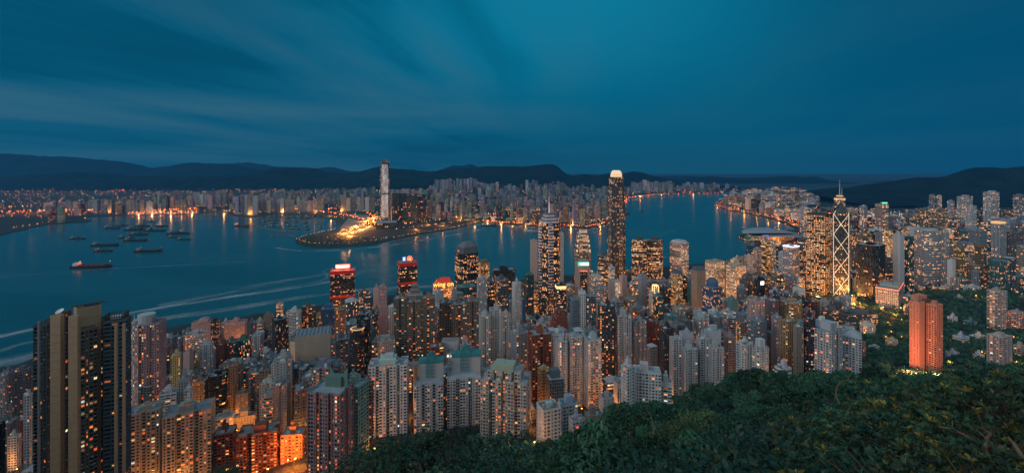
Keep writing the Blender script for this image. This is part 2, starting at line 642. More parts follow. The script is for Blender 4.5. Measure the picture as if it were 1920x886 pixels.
def build_flat(name, poly, z, mat, holes=None):
    """a flat sheet of land with an edge down into the water"""
    import bmesh
    bm = bmesh.new()
    vs = [bm.verts.new((p[0], p[1], z)) for p in poly]
    es = [bm.edges.new((vs[i], vs[(i + 1) % len(vs)])) for i in range(len(vs))]
    r = bmesh.ops.triangle_fill(bm, edges=es, use_beauty=True)
    ws = [bm.verts.new((p[0], p[1], -3.0)) for p in poly]
    for i in range(len(vs)):
        j = (i + 1) % len(vs)
        bm.faces.new((vs[i], vs[j], ws[j], ws[i]))
    bmesh.ops.recalc_face_normals(bm, faces=bm.faces)
    me = bpy.data.meshes.new(name)
    bm.to_mesh(me)
    bm.free()
    me.materials.append(mat)
    o = bpy.data.objects.new(name, me)
    COL.objects.link(o)
    up = sum(p.normal.z for p in me.polygons if abs(p.normal.z) > 0.9)
    if up < 0:
        me.flip_normals()
    return o


tag(build_flat('land', KOWLOON, 3.2, M['ground']), kind='structure')


def mat_water():
    m, t, b = new_mat('harbour_water')
    pos = t.n('ShaderNodeNewGeometry').outputs['Position']
    x, y, z = t.xyz(pos)
    n1 = t.noise(t.vec(t.m('MULTIPLY', x, 0.0012), t.m('MULTIPLY', y, 0.004), 0), 1.0, 4, 0.55, 0.6)
    c = t.mixc(t.smooth(n1, 0.35, 0.65), srgb(30, 86, 94), srgb(40, 98, 106))
    t.put(b.inputs['Base Color'], c)
    t.put(b.inputs['Roughness'], t.m('ADD', 0.16, t.m('MULTIPLY', t.smooth(n1, 0.3, 0.7), 0.08)))
    b.inputs['IOR'].default_value = 1.33
    bp = t.n('ShaderNodeBump')
    bp.inputs['Strength'].default_value = 0.10
    bp.inputs['Distance'].default_value = 1.0
    t.put(bp.inputs['Height'], t.noise(t.vec(t.m('MULTIPLY', x, 0.03), t.m('MULTIPLY', y, 0.05), 0), 1.0, 4, 0.6))
    t.put(b.inputs['Normal'], bp.outputs[0])
    return m


M['water'] = mat_water()
mb = MB()
mb.quad((-34000, -3000, 0), (34000, -3000, 0), (34000, 34000, 0), (-34000, 34000, 0))
tag(mb.build('water', M['water']), kind='structure')


def mat_hill():
    m, t, b = new_mat('wooded_hill')
    pos = t.n('ShaderNodeNewGeometry').outputs['Position']
    n = t.noise(pos, 0.004, 6, 0.6)
    n2 = t.noise(pos, 0.03, 4, 0.6)
    c = t.mixc(t.smooth(n, 0.35, 0.65), (0.006, 0.013, 0.014), (0.014, 0.024, 0.024))
    c = t.mixc(1.0, c, t.m('ADD', 0.55, n2), 'MULTIPLY')
    t.put(b.inputs['Base Color'], c)
    b.inputs['Roughness'].default_value = 0.95
    b.inputs['Specular IOR Level'].default_value = 0.1
    return m


M['hill'] = mat_hill()


def vnoise(x, y, seed, octs=5, f0=1.0):
    """cheap smooth value noise"""
    out = np.zeros_like(x, float)
    amp, f = 1.0, f0
    for k in range(octs):
        xi, yi = np.floor(x * f), np.floor(y * f)
        fx, fy = x * f - xi, y * f - yi
        fx, fy = fx * fx * (3 - 2 * fx), fy * fy * (3 - 2 * fy)

        def h(a, b):
            v = np.sin(a * 127.1 + b * 311.7 + (seed + k) * 74.7) * 43758.5453
            return v - np.floor(v)
        v = (h(xi, yi) * (1 - fx) + h(xi + 1, yi) * fx) * (1 - fy) + (h(xi, yi + 1) * (1 - fx) + h(xi + 1, yi + 1) * fx) * fy
        out += amp * (v - 0.5)
        amp *= 0.5
        f *= 2.0
    return out


def ridge(prof, D, W, seed, name='hills', base=0.0, rough=0.16):
    """a mountain range whose crest stands at depth D and rises to the given skyline"""
    pts = [((p[0] - CX) * D / F, CZ - (p[1] - HY) * D / F) for p in prof]
    xa, xb = pts[0][0], pts[-1][0]
    xs = np.linspace(xa, xb, int((xb - xa) / (D * 0.0045)) + 2)
    ys = np.linspace(D - W, D + W, 46)
    X, Y = np.meshgrid(xs, ys, indexing='ij')
    crest = np.interp(xs, [p[0] for p in pts], [p[1] for p in pts])
    # soften corners of the profile
    ker = np.hanning(7) / np.hanning(7).sum()
    crest = np.convolve(np.pad(crest, 3, 'edge'), ker, 'valid')
    crest = crest + vnoise(xs / (D * .035), xs * 0 + 3.3, seed + 2, 4) * D * 0.0034 * np.clip((crest - base) / 60.0, 0, 1)
    wob = vnoise(xs / (W * 1.6), xs * 0, seed) * W * 0.25
    t = (Y - D - wob[:, None]) / W
    prof_t = np.exp(-(t * 1.75) ** 2)
    nz = vnoise(X / (W * 0.55), Y / (W * 0.55), seed + 5)
    Z = base + (crest[:, None] - base) * np.clip(prof_t * (1 + rough * nz * 2 * np.abs(t) ** 0.5), 0, 1.0)
    Z = Z + (vnoise(X / (D * 0.012), Y / (D * 0.012), seed + 9, 3) * D * 0.0011) * prof_t
    Z = np.where(prof_t < 0.05, -30, Z)
    o = heightfield(xs, ys, Z, name, M['hill'])
    tag(o, kind='structure')
    return o


# far to near
ridge([(-300, 330), (150, 322), (420, 306), (470, 305), (520, 312), (580, 318), (620, 313), (650, 322), (780, 320), (815, 322), (850, 309), (868, 311), (885, 306), (905, 318), (980, 332), (1300, 330),
       (1400, 334), (1480, 332), (1540, 340), (1600, 352), (1700, 362)], 17000, 1800, 3)
ridge([(-420, 300), (-200, 291), (0, 288), (28, 288), (60, 291), (120, 294), (180, 299), (225, 304), (265, 316), (290, 318), (330, 307), (360, 303), (395, 307), (440, 310), (480, 318), (520, 330), (620, 345)], 13000, 1700, 11)
ridge([(1180, 343), (1250, 338), (1330, 331), (1400, 336), (1465, 331), (1505, 332), (1520, 330), (1560, 340), (1640, 345), (1690, 338), (1760, 350)], 12500, 1000, 23)
ridge([(400, 345), (445, 336), (480, 326), (520, 314), (560, 312), (580, 314), (605, 322), (640, 324), (672, 321), (700, 315), (712, 312), (735, 315), (762, 317), (792, 320), (815, 322), (850, 316), (890, 314),
       (910, 311), (945, 311), (975, 311), (995, 311), (1020, 308), (1034, 307), (1045, 311), (1058, 323), (1072, 329), (1095, 325), (1115, 329), (1140, 324), (1165, 325), (1190, 322), (1205, 324), (1230, 332), (1290, 342), (1360, 348)], 9800, 1250, 31)
ridge([(-500, 322), (-200, 330), (0, 332), (60, 329), (100, 324), (150, 323), (200, 327), (300, 331), (400, 330), (440, 328), (470, 331), (520, 338), (620, 352)], 9000, 1100, 41)
ridge([(1500, 362), (1540, 353), (1600, 352), (1650, 344), (1690, 341), (1715, 335), (1740, 332), (1780, 331), (1805, 327), (1825, 318), (1850, 313), (1862, 314), (1890, 317), (1920, 313), (2050, 304), (2300, 300), (2700, 310)], 5600, 1150, 53, base=20)

# wooded islet at the mouth of the basin, breakwaters of the typhoon shelter
def mole(pts, w, z, name='breakwater'):
    mb = MB()
    P = [sea(*p) for p in pts]
    for a, b in zip(P[:-1], P[1:]):
        dx, dy = b[0] - a[0], b[1] - a[1]
        L = math.hypot(dx, dy)
        mb.box(((a[0] + b[0]) / 2, (a[1] + b[1]) / 2, -2), (L + w * 0.7, w, z + 2), math.atan2(dy, dx), mat=0)
    return mb.build(name, M['stone'])


M['stone'] = mat_plain('grey_stone', (0.13, 0.13, 0.13), 0.9, 0.3, 0.2)
tag(mole([(478, 422), (492, 426), (506, 430), (520, 433), (538, 434), (553, 432)], 16, 3.5), 'long low curved stone breakwater sheltering the moored barges', 'breakwater')
tag(mole([(509, 443), (525, 441), (542, 440.5), (553, 444)], 14, 3.2), 'short low stone breakwater off the tip of the reclaimed land', 'breakwater')

HAZE_DENS = 0.000032
def build_haze():
    mb = MB()
    mb.box((0, 9500, -8), (44000, 22000, 900), 0, bottom=True)
    o = mb.build('haze', None)
    m = bpy.data.materials.new('haze_air')
    m.use_nodes = True
    t = NT(m.node_tree)
    vol = t.n('ShaderNodeVolumePrincipled')
    vol.inputs['Color'].default_value = (0.05, 0.42, 0.85, 1)
    vol.inputs['Density'].default_value = HAZE_DENS
    vol.inputs['Anisotropy'].default_value = 0.2
    out = t.n('ShaderNodeOutputMaterial')
    t.t.links.new(vol.outputs[0], out.inputs['Volume'])
    o.data.materials.clear()
    o.data.materials.append(m)
    tag(o, kind='stuff')


build_haze()
# ================================================================ building kit
PAL = dict(white=(.60, .60, .58), palegrey=(.46, .47, .48), grey=(.30, .31, .33), darkgrey=(.13, .14, .15), beige=(.46, .37, .28), cream=(.56, .48, .36),
           brown=(.17, .11, .075), taupe=(.22, .18, .145), pink=(.50, .33, .29), salmon=(.78, .29, .16), redbrick=(.26, .085, .055), black=(.012, .014, .017),
           charcoal=(.04, .045, .05), teal=(.09, .22, .23), blue=(.045, .13, .26), yellow=(.44, .40, .19), green=(.07, .17, .13), bluegrey=(.20, .25, .29),
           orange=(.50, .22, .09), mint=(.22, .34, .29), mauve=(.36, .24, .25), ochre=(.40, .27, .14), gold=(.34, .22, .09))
CWORD = dict(palegrey='pale grey', darkgrey='dark grey', redbrick='red brick', bluegrey='blue-grey', charcoal='charcoal')
#            cell  storey  glass across, up   column pattern           recess
STYLES = dict(res=(3.1, 3.0, .58, .56, (.74, .50, .74, .36), .5), resb=(3.5, 3.0, .74, .58, (.82, .66), .7), bay=(2.6, 3.0, .68, .60, (.78, .78, .3), .4),
              off=(3.0, 3.8, .93, .50, (.93,), .25), grid=(3.2, 3.7, .60, .58, (.6,), .5), glass=(1.9, 3.9, .90, .84, (.9,), .12), blank=(4.0, 3.2, .0, .0, (.0,), .0),
              fin=(2.2, 3.6, .46, .96, (.46,), .5), small=(3.4, 3.1, .30, .36, (.3,), .3), rib=(2.4, 3.2, .40, .62, (.4, .55), .35), wide=(4.6, 3.1, .86, .50, (.86,), .9))
LITCOL = np.array([srgb(255, 84, 14), srgb(255, 112, 26), srgb(255, 150, 58), srgb(255, 190, 112), srgb(255, 226, 176), srgb(226, 238, 235)])
LITP = np.array([.19, .26, .22, .16, .10, .07])


def thr(p):
    return math.sqrt(0.455 * p) if p < .27 else min(.35 + (p - .27) * .65, 1.2)


def plan_poly(kind, asp=1.0, k=3):
    """unit floor plans, counter-clockwise, one metre wide"""
    a = asp / 2
    if kind == 'rect':
        return [(-.5, -a), (.5, -a), (.5, a), (-.5, a)]
    if kind == 'oct':
        c = .16
        return [(-.5 + c, -a), (.5 - c, -a), (.5, -a + c), (.5, a - c), (.5 - c, a), (-.5 + c, a), (-.5, a - c), (-.5, -a + c)]
    if kind == 'round':
        return [(.5 * math.cos(2 * math.pi * i / 20), a * math.sin(2 * math.pi * i / 20)) for i in range(20)]
    if kind == 'cross':
        c, d = .20, a * .42
        return [(-c, -a), (c, -a), (c, -d), (.5, -d), (.5, d), (c, d), (c, a), (-c, a), (-c, d), (-.5, d), (-.5, -d), (-c, -d)]
    if kind in ('notch', 'bays'):
        # light wells cut into every side, as the residential towers have them
        n, dep = k, (.10 if kind == 'notch' else .045)
        pts = []
        seg = 1.0 / (n + (n - 1) * .45)
        x = -.5
        for i in range(n):
            pts += [(x, -a), (x + seg, -a)]
            x += seg
            if i < n - 1:
                pts += [(x, -a + dep), (x + seg * .45, -a + dep)]
                x += seg * .45
        m = max(1, int(round(n * asp)))
        seg2 = asp / (m + (m - 1) * .45)
        yv = -a
        side = []
        for i in range(m):
            side += [(.5, yv), (.5, yv + seg2)]
            yv += seg2
            if i < m - 1:
                side += [(.5 - dep, yv), (.5 - dep, yv + seg2 * .45)]
                yv += seg2 * .45
        half = pts + side[1:]
        full = half[:-1] + [(-p[0], -p[1]) for p in half[:-1]]
        return full
    if kind == 'wedge':
        return [(-.5, -a * .3), (0, -a), (.5, -a * .3), (.5, a), (-.5, a)]
    if kind == 'curve':
        fr = [(-.5 + i / 10.0, -a - .14 * (1 - (2 * i / 10.0 - 1) ** 2)) for i in range(11)]
        return fr + [(.5, a), (-.5, a)]
    if kind == 'L':
        return [(-.5, -a), (.5, -a), (.5, 0), (.05, 0), (.05, a), (-.5, a)]
    raise KeyError(kind)


def fit_plan(poly, px0, px1, y):
    """scale and shift a turned plan so that it spans the photo columns px0..px1 with its nearest corner at depth y"""
    w, cx = (px1 - px0) * y / F, ((px0 + px1) / 2 - CX) * y / F
    for _ in range(12):
        P = [(p[0] * w, p[1] * w) for p in poly]
        ym = min(p[1] for p in P)
        pts = [(p[0] + cx, p[1] - ym + y) for p in P]
        q = [CX + F * p[0] / p[1] for p in pts]
        w *= (px1 - px0) / max(max(q) - min(q), 1e-3)
        cx += ((px0 + px1) / 2 - (max(q) + min(q)) / 2) * y / F
    P = [(p[0] * w, p[1] * w) for p in poly]
    ym = min(p[1] for p in P)
    return [(p[0] + cx, p[1] - ym + y) for p in P], w


def facing(a, b):
    nx, ny = b[1] - a[1], -(b[0] - a[0])
    mx, my = (a[0] + b[0]) / 2, (a[1] + b[1]) / 2
    return nx * (0 - mx) + ny * (0 - my) > 0


def offset_poly(poly, d):
    """shrink towards the centroid by about d metres"""
    cx = sum(p[0] for p in poly) / len(poly)
    cy = sum(p[1] for p in poly) / len(poly)
    r = max(math.hypot(p[0] - cx, p[1] - cy) for p in poly)
    k = max(0.05, 1 - d / r)
    return [(cx + (p[0] - cx) * k, cy + (p[1] - cy) * k) for p in poly]


def geo_wall(mb, wb, a, b, z0, z1, st, wall, lit, rng, ledge=False, ac=None):
    """one wall with real recessed windows; mb takes wall faces, wb takes glass"""
    cw, fh, _, vf, pat, rec = st
    L = math.hypot(b[0] - a[0], b[1] - a[1])
    ux, uy = (b[0] - a[0]) / L, (b[1] - a[1]) / L
    nx, ny = uy, -ux

    def P(u, v, d=0.0):
        u, v = np.broadcast_arrays(np.asarray(u, float), np.asarray(v, float))
        return np.stack([a[0] + ux * u + nx * d, a[1] + uy * u + ny * d, v + 0 * u], -1)

    def Q(u0, u1, v0, v1, d=0.0):
        return np.stack([P(u0, v0, d), P(u1, v0, d), P(u1, v1, d), P(u0, v1, d)], -2).reshape(-1, 4, 3)
    n = max(1, int(round(L / cw)))
    H = z1 - z0
    nf = max(1, int(H / fh))
    top = z0 + nf * fh
    if L < 1.6 or pat[0] <= 0:
        mb.polys(Q(0, L, z0, z1), wall=wall)
        if ledge and L > 1.6:
            zf = np.arange(z1 - 6.4, z0, -6.4)
            mb.polys(np.stack([P(0, zf, .22), P(L, zf, .22), P(L, zf + .35, .22), P(0, zf + .35, .22)], -2).reshape(-1, 4, 3), wall=wall)
            mb.polys(np.stack([P(0, zf, 0), P(L, zf, 0), P(L, zf, .22), P(0, zf, .22)], -2).reshape(-1, 4, 3), wall=wall)
            mb.polys(np.stack([P(0, zf + .35, .22), P(L, zf + .35, .22), P(L, zf + .35, 0), P(0, zf + .35, 0)], -2).reshape(-1, 4, 3), wall=wall)
        return
    c = np.arange(n)
    ph = rng.integers(0, len(pat))
    w = np.array([pat[(i + ph) % len(pat)] for i in c]) * L / n
    mid = (c + .5) * L / n
    u0, u1 = mid - w / 2, mid + w / 2
    fl = z0 + np.arange(nf) * fh
    sill = fl + fh * (0.52 - vf / 2)
    head = fl + fh * (0.52 + vf / 2)
    # piers, from ground to top
    mb.polys(Q(np.concatenate([[0], u1]), np.concatenate([u0, [L]]), z0, z1), wall=wall)
    U0, S = np.meshgrid(u0, np.arange(nf), indexing='ij')
    U1 = np.meshgrid(u1, np.arange(nf), indexing='ij')[0]
    S0, S1 = sill[S], head[S]
    lo = np.concatenate([[z0], head])
    hi = np.concatenate([sill, [z1]])
    A0, I = np.meshgrid(u0, np.arange(nf + 1), indexing='ij')
    A1 = np.meshgrid(u1, np.arange(nf + 1), indexing='ij')[0]
    mb.polys(Q(A0.ravel(), A1.ravel(), lo[I].ravel(), hi[I].ravel()), wall=wall)
    U0, U1, S0, S1 = U0.ravel(), U1.ravel(), S0.ravel(), S1.ravel()
    o, d = 0.0, -rec
    mb.polys(np.stack([P(U0, S0, d), P(U0, S0, o), P(U0, S1, o), P(U0, S1, d)][::-1], -2).reshape(-1, 4, 3), wall=wall)
    mb.polys(np.stack([P(U1, S0, o), P(U1, S0, d), P(U1, S1, d), P(U1, S1, o)][::-1], -2).reshape(-1, 4, 3), wall=wall)
    mb.polys(np.stack([P(U0, S0, o), P(U1, S0, o), P(U1, S0, d), P(U0, S0, d)], -2).reshape(-1, 4, 3), wall=wall)
    mb.polys(np.stack([P(U0, S1, d), P(U1, S1, d), P(U1, S1, o), P(U0, S1, o)], -2).reshape(-1, 4, 3), wall=wall)
    N = len(U0)
    colp = np.where(rng.random(n) < .10, min(.9, lit * 3.0), lit * .62)
    p = np.repeat(colp, nf)
    on = rng.random(N) < p
    k = rng.choice(len(LITCOL), N, p=LITP)
    inten = 0.14 + 1.55 * rng.random(N) ** 2.4
    g = np.zeros((N, 4), np.float32)
    g[:, :3] = LITCOL[k] * inten[:, None] * on[:, None]
    g[:, 3] = rng.random(N)
    wq = Q(U0, U1, S0, S1, d)
    wb.append((wq, g))
    if ac is not None:
        m = rng.random(N) < .22
        if m.any():
            cu = np.where(rng.random(m.sum()) < .5, U0[m], U1[m] - .9)
            v0, v1 = S0[m] - .75, S0[m] - .12
            e = .5
            ac.append(np.concatenate([Q(cu, cu + .9, v0, v1, e), np.stack([P(cu, v1, e), P(cu + .9, v1, e), P(cu + .9, v1, 0), P(cu, v1, 0)], -2).reshape(-1, 4, 3),
                                      np.stack([P(cu, v0, 0), P(cu, v0, e), P(cu, v1, e), P(cu, v1, 0)], -2).reshape(-1, 4, 3),
                                      np.stack([P(cu + .9, v0, e), P(cu + .9, v0, 0), P(cu + .9, v1, 0), P(cu + .9, v1, e)], -2).reshape(-1, 4, 3)]))
    if ledge:
        e = .38
        zf = np.concatenate([fl[1:], [top]])
        mb.polys(np.stack([P(0, zf - .16, e), P(L, zf - .16, e), P(L, zf + .04, e), P(0, zf + .04, e)], -2).reshape(-1, 4, 3), wall=wall)
        mb.polys(np.stack([P(0, zf + .04, e), P(L, zf + .04, e), P(L, zf + .04, 0), P(0, zf + .04, 0)], -2).reshape(-1, 4, 3), wall=wall)
        mb.polys(np.stack([P(0, zf - .16, 0), P(L, zf - .16, 0), P(L, zf - .16, e), P(0, zf - .16, e)], -2).reshape(-1, 4, 3), wall=wall)


def body(root, poly, z0, z1, style, col, lit, seed, geo=False, zvis=None, name='tower_body', roofcol=(.36, .38, .40), parts=0, ledge=False, top=True):
    """the walls of one volume, plus its glazing when the windows are real openings"""
    rng = np.random.default_rng(seed)
    st = STYLES[style]
    wall = tuple(col) + (thr(lit),)
    far = min(2.4, max(1.0, min(p[1] for p in poly) / 950.0))
    par = (st[0] * far, st[1] * far, st[2], st[3])
    mb, wb, acs = MB(), [], []
    near = min(p[1] for p in poly) < 530 and style in ('res', 'bay', 'resb', 'rib')
    off = float(rng.integers(0, 4000)) * par[0]
    if not geo:
        mb.prism(poly, z0, z1, top=False, u0=off, mat=0, wall=wall, par=par)
    else:
        zs = max(z0, min(zvis if zvis is not None else z0, z1 - 12))
        zs = z1 - (z1 - zs) // st[1] * st[1] - 0.0
        n = len(poly)
        u = off
        for i in range(n):
            a, b = poly[i], poly[(i + 1) % n]
            L = math.hypot(b[0] - a[0], b[1] - a[1])
            if L < .05:
                continue
            if facing(a, b):
                geo_wall(mb, wb, a, b, zs, z1, st, wall, lit, rng, ledge, acs if near else None)
                for ch in range(len(mb.ch)):
                    if mb.ch[ch][1] == 0:
                        v, m, uv, wa, pa, gl = mb.ch[ch]
                        mb.ch[ch] = (v, 2, uv, wa, pa, gl)
            else:
                mb.polys([[(a[0], a[1], zs), (b[0], b[1], zs), (b[0], b[1], z1), (a[0], a[1], z1)]], mat=2, wall=wall, par=par)
            if zs > z0 + .1:
                mb.polys([[(a[0], a[1], z0), (b[0], b[1], z0), (b[0], b[1], zs), (a[0], a[1], zs)]], mat=3, wall=wall, par=par,
                         uv=np.array([[(u, 0), (u + L, 0), (u + L, zs - z0), (u, zs - z0)]]))
            u += L
        mb.ch = [(v, 0 if m == 3 else m, uv, wa, pa, gl) for v, m, uv, wa, pa, gl in mb.ch]
    if top:
        mb.polys([[(p[0], p[1], z1) for p in poly]], mat=1, wall=tuple(roofcol) + (0,), par=par)
    o = mb.build(name, [M['facade'], M['roof'], M['wall']], root)
    if wb:
        q = np.concatenate([x[0] for x in wb])
        g = np.concatenate([x[1] for x in wb])
        if parts:
            # the windows nearest the camera are parts of their own, the others one mesh
            dist = np.linalg.norm(q.mean(1) - np.array([0, 0, CZ]), axis=1) - 60.0 * (g[:, :3].sum(1) > 0)
            order = np.argsort(dist)[:parts]
            for j in order:
                w = MB()
                w.polys(q[j][None], glow=g[j][None])
                w.build('window', M['window'], o if False else root, weld=False)
            keep = np.ones(len(q), bool)
            keep[order] = False
            q, g = q[keep], g[keep]
        w = MB()
        w.polys(q, glow=g)
        wo = w.build('window', M['window'], root, weld=False)
        wo['kind'] = 'stuff'
        if acs:
            w = MB()
            w.polys(np.concatenate(acs))
            w.build('air_conditioner', M['acbox'], root, weld=False)['kind'] = 'stuff'
    return o


def parapet(root, poly, z, h, t, col, name='parapet'):
    mb = MB()
    n = len(poly)
    inner = offset_poly(poly, t)
    for i in range(n):
        a, b, c, d = poly[i], poly[(i + 1) % n], inner[(i + 1) % n], inner[i]
        mb.quad((a[0], a[1], z), (b[0], b[1], z), (b[0], b[1], z + h), (a[0], a[1], z + h), wall=tuple(col) + (0,))
        mb.quad((a[0], a[1], z + h), (b[0], b[1], z + h), (c[0], c[1], z + h), (d[0], d[1], z + h), wall=tuple(col) + (0,))
        mb.quad((c[0], c[1], z + .004), (d[0], d[1], z + .004), (d[0], d[1], z + h), (c[0], c[1], z + h), wall=tuple(col) + (0,))
    return mb.build(name, M['wall'], root)


def bounds(poly):
    xs, ys = [p[0] for p in poly], [p[1] for p in poly]
    return min(xs), max(xs), min(ys), max(ys)


def inside_pt(poly, rnd, k=.72):
    cx = sum(p[0] for p in poly) / len(poly)
    cy = sum(p[1] for p in poly) / len(poly)
    x0, x1, y0, y1 = bounds(poly)
    for _ in range(40):
        x, y = rnd.uniform(x0, x1), rnd.uniform(y0, y1)
        X, Y = cx + (x - cx) / k, cy + (y - cy) / k
        if pip(np.array([X]), np.array([Y]), poly)[0]:
            return x, y
    return cx, cy


def roof_kit(root, poly, z, col, rnd, rz, size, y, rich=1):
    """parapet, plant rooms, tanks, ducts and masts on a flat roof"""
    if y < 1500:
        parapet(root, poly, z, 1.3 if y < 900 else 1.6, .35, [c * 1.05 for c in col])
    cx = sum(p[0] for p in poly) / len(poly)
    cy = sum(p[1] for p in poly) / len(poly)
    s = size
    k = rnd.uniform(.26, .46)
    hh = rnd.uniform(3.5, 7.5)
    mb = MB()
    jx, jy = cx + rnd.uniform(-.08, .08) * s, cy + rnd.uniform(-.05, .05) * s
    mb.box((jx, jy, z), (s * k, s * k * rnd.uniform(.6, 1.0), hh), rz, wall=tuple(c * rnd.uniform(.85, 1.1) for c in col) + (0,))
    plant = mb.build('plant_room', M['wall'], root)
    if y > 1500:
        return
    if rnd.random() < .75:
        mb = MB()
        mb.box((jx + rnd.uniform(-.06, .06) * s, jy, z + hh), (s * k * .5, s * k * .42, rnd.uniform(2, 4)), rz, wall=tuple(c * .9 for c in col) + (0,))
        under(plant, mb.build('lift_housing', M['wall'], root))
    n = rnd.randint(2, 4) if y < 900 else 1
    for i in range(n):
        x, yy = inside_pt(poly, rnd)
        mb = MB()
        if rnd.random() < .5:
            mb.cone((x, yy, z), 1.3, 1.3, rnd.uniform(1.6, 2.6), 10)
            mb.build('water_tank', M['tank'], root)
        else:
            mb.box((x, yy, z), (rnd.uniform(2, 5), rnd.uniform(1.5, 3), rnd.uniform(1.2, 2.6)), rz)
            mb.build('cooling_unit', M['metal'] if rnd.random() < .5 else M['white'], root)
    if y < 700:
        for i in range(rnd.randint(2, 4)):
            mb = MB()
            x, yy = inside_pt(poly, rnd, .85)
            L = rnd.uniform(3, 8)
            d = rz + (math.pi / 2 if rnd.random() < .5 else 0)
            mb.box((x, yy, z + .02), (L, .5, .7), d)
            mb.build('roof_duct', M['metal'], root)
    if y < 1000 and rnd.random() < .5:
        mb = MB()
        x, yy = jx, jy
        h = rnd.uniform(4, 9)
        mb.tube([(x, yy, z + hh), (x, yy, z + hh + h)], .14, 4)
        for t in (.6, .75, .9):
            mb.box((x, yy, z + hh + h * t), (1.5, .1, .1), rz)
        under(plant, mb.build('aerial', M['darkmetal'], root))
    if y < 650 and rnd.random() < .35:
        dish(root, inside_pt(poly, rnd), z + .2, rnd.uniform(1.2, 2.0))


def dish(root, p, z, r, az=2.6, el=.9):
    mb = MB()
    mb.tube([(p[0], p[1], z), (p[0], p[1], z + r * .8)], .12, 5)
    n = Vector((math.sin(az) * math.cos(el), math.cos(az) * math.cos(el), math.sin(el)))
    u = n.cross(Vector((0, 0, 1))).normalized()
    w = n.cross(u)
    c = Vector((p[0], p[1], z + r * 1.0))
    rings = []
    for k in range(4):
        rr = r * k / 3 if k else .02
        rings.append([tuple(c + n * (rr * rr / r * .35) + rr * (math.cos(j * math.pi / 8) * u + math.sin(j * math.pi / 8) * w)) for j in range(16)])
    for k in range(3):
        mb.polys([[rings[k][j], rings[k][(j + 1) % 16], rings[k + 1][(j + 1) % 16], rings[k + 1][j]] for j in range(16)])
    mb.build('satellite_dish', M['white'], root)


def special_roof(root, kind, poly, z, col, rz, size, rnd):
    cx = sum(p[0] for p in poly) / len(poly)
    cy = sum(p[1] for p in poly) / len(poly)
    w = tuple(col) + (0,)
    mb = MB()
    if kind == 'hip':
        mb.prism(poly, z, z + .8, top=False, wall=w)
        mb.prism(poly, z + .8, z + .8 + size * .24, poly2=offset_poly(poly, size * .5), wall=(.40, .42, .44, 0))
        mb.build('hip_roof', M['roof'], root)
    elif kind == 'gable':
        mb.prism(poly, z, z + size * .32, poly2=[(cx + (p[0] - cx) * .12, cy + (p[1] - cy)) for p in poly], wall=w)
        mb.build('gable_roof', M['roof'], root)
    elif kind == 'dome':
        mb.cone((cx, cy, z), size * .34, size * .34, 9, 12, wall=w)
        mb.build('roof_drum', M['wall'], root)
        mb = MB()
        for i in range(5):
            a, b = math.pi / 2 * i / 5, math.pi / 2 * (i + 1) / 5
            mb.cone((cx, cy, z + 9 + size * .30 * math.sin(a)), size * .33 * math.cos(a), max(.1, size * .33 * math.cos(b)), size * .30 * (math.sin(b) - math.sin(a)), 12, wall=(.10, .13, .16, 0))
        mb.build('dome', M['roof'], root, smooth=True)
        mb = MB()
        mb.tube([(cx, cy, z + 9 + size * .30), (cx, cy, z + 9 + size * .30 + 12)], [.5, .1], 5)
        mb.build('finial', M['darkmetal'], root)
    elif kind == 'pagoda':
        for i, (k, h) in enumerate(((.52, 6), (.40, 5))):
            zz = z + i * 8.5
            mb = MB()
            mb.box((cx, cy, zz), (size * k, size * k * .8, h), rz, wall=w)
            mb.build('roof_pavilion', M['wall'], root)
            mb = MB()
            a = rot2([(-.5, -.42), (.5, -.42), (.5, .42), (-.5, .42)], rz)
            q0 = [(cx + p[0] * size * k * 1.28, cy + p[1] * size * k * 1.28) for p in a]
            q1 = [(cx + p[0] * size * k * .50, cy + p[1] * size * k * .50) for p in a]
            mb.prism(q0, zz + h, zz + h + .5, top=False, bottom=True, wall=(.2, .2, .19, 0))
            mb.prism(q0, zz + h + .5, zz + h + 3.2, poly2=q1, wall=(.2, .2, .19, 0))
            mb.build('upswept_roof', M['roof'], root)
    elif kind == 'box':
        q = offset_poly(poly, size * .26)
        mb.prism(q, z, z + 8, wall=w)
        mb.build('plant_room', M['wall'], root)
    elif kind == 'slope':
        q = [(cx + (p[0] - cx) * .8, cy + (p[1] - cy) * .62 + size * .08) for p in poly]
        mb.prism(poly, z, z + size * .34, poly2=q, wall=(.10, .12, .13, 0))
        mb.build('sloping_roof', M['roof'], root)


BUILT = []          # (px0, px1, ptop, vbot, depth, label phrase) of what stands, for fitting the rest


def px_span(poly):
    q = [CX + F * p[0] / p[1] for p in poly]
    return min(q), max(q)


def footprint_base(poly):
    zs = terrain(np.array([p[0] for p in poly]), np.array([p[1] for p in poly]))
    return max(2.0, float(zs.min()) - 1.5)


GEO_Y = 900
SEED = [100]


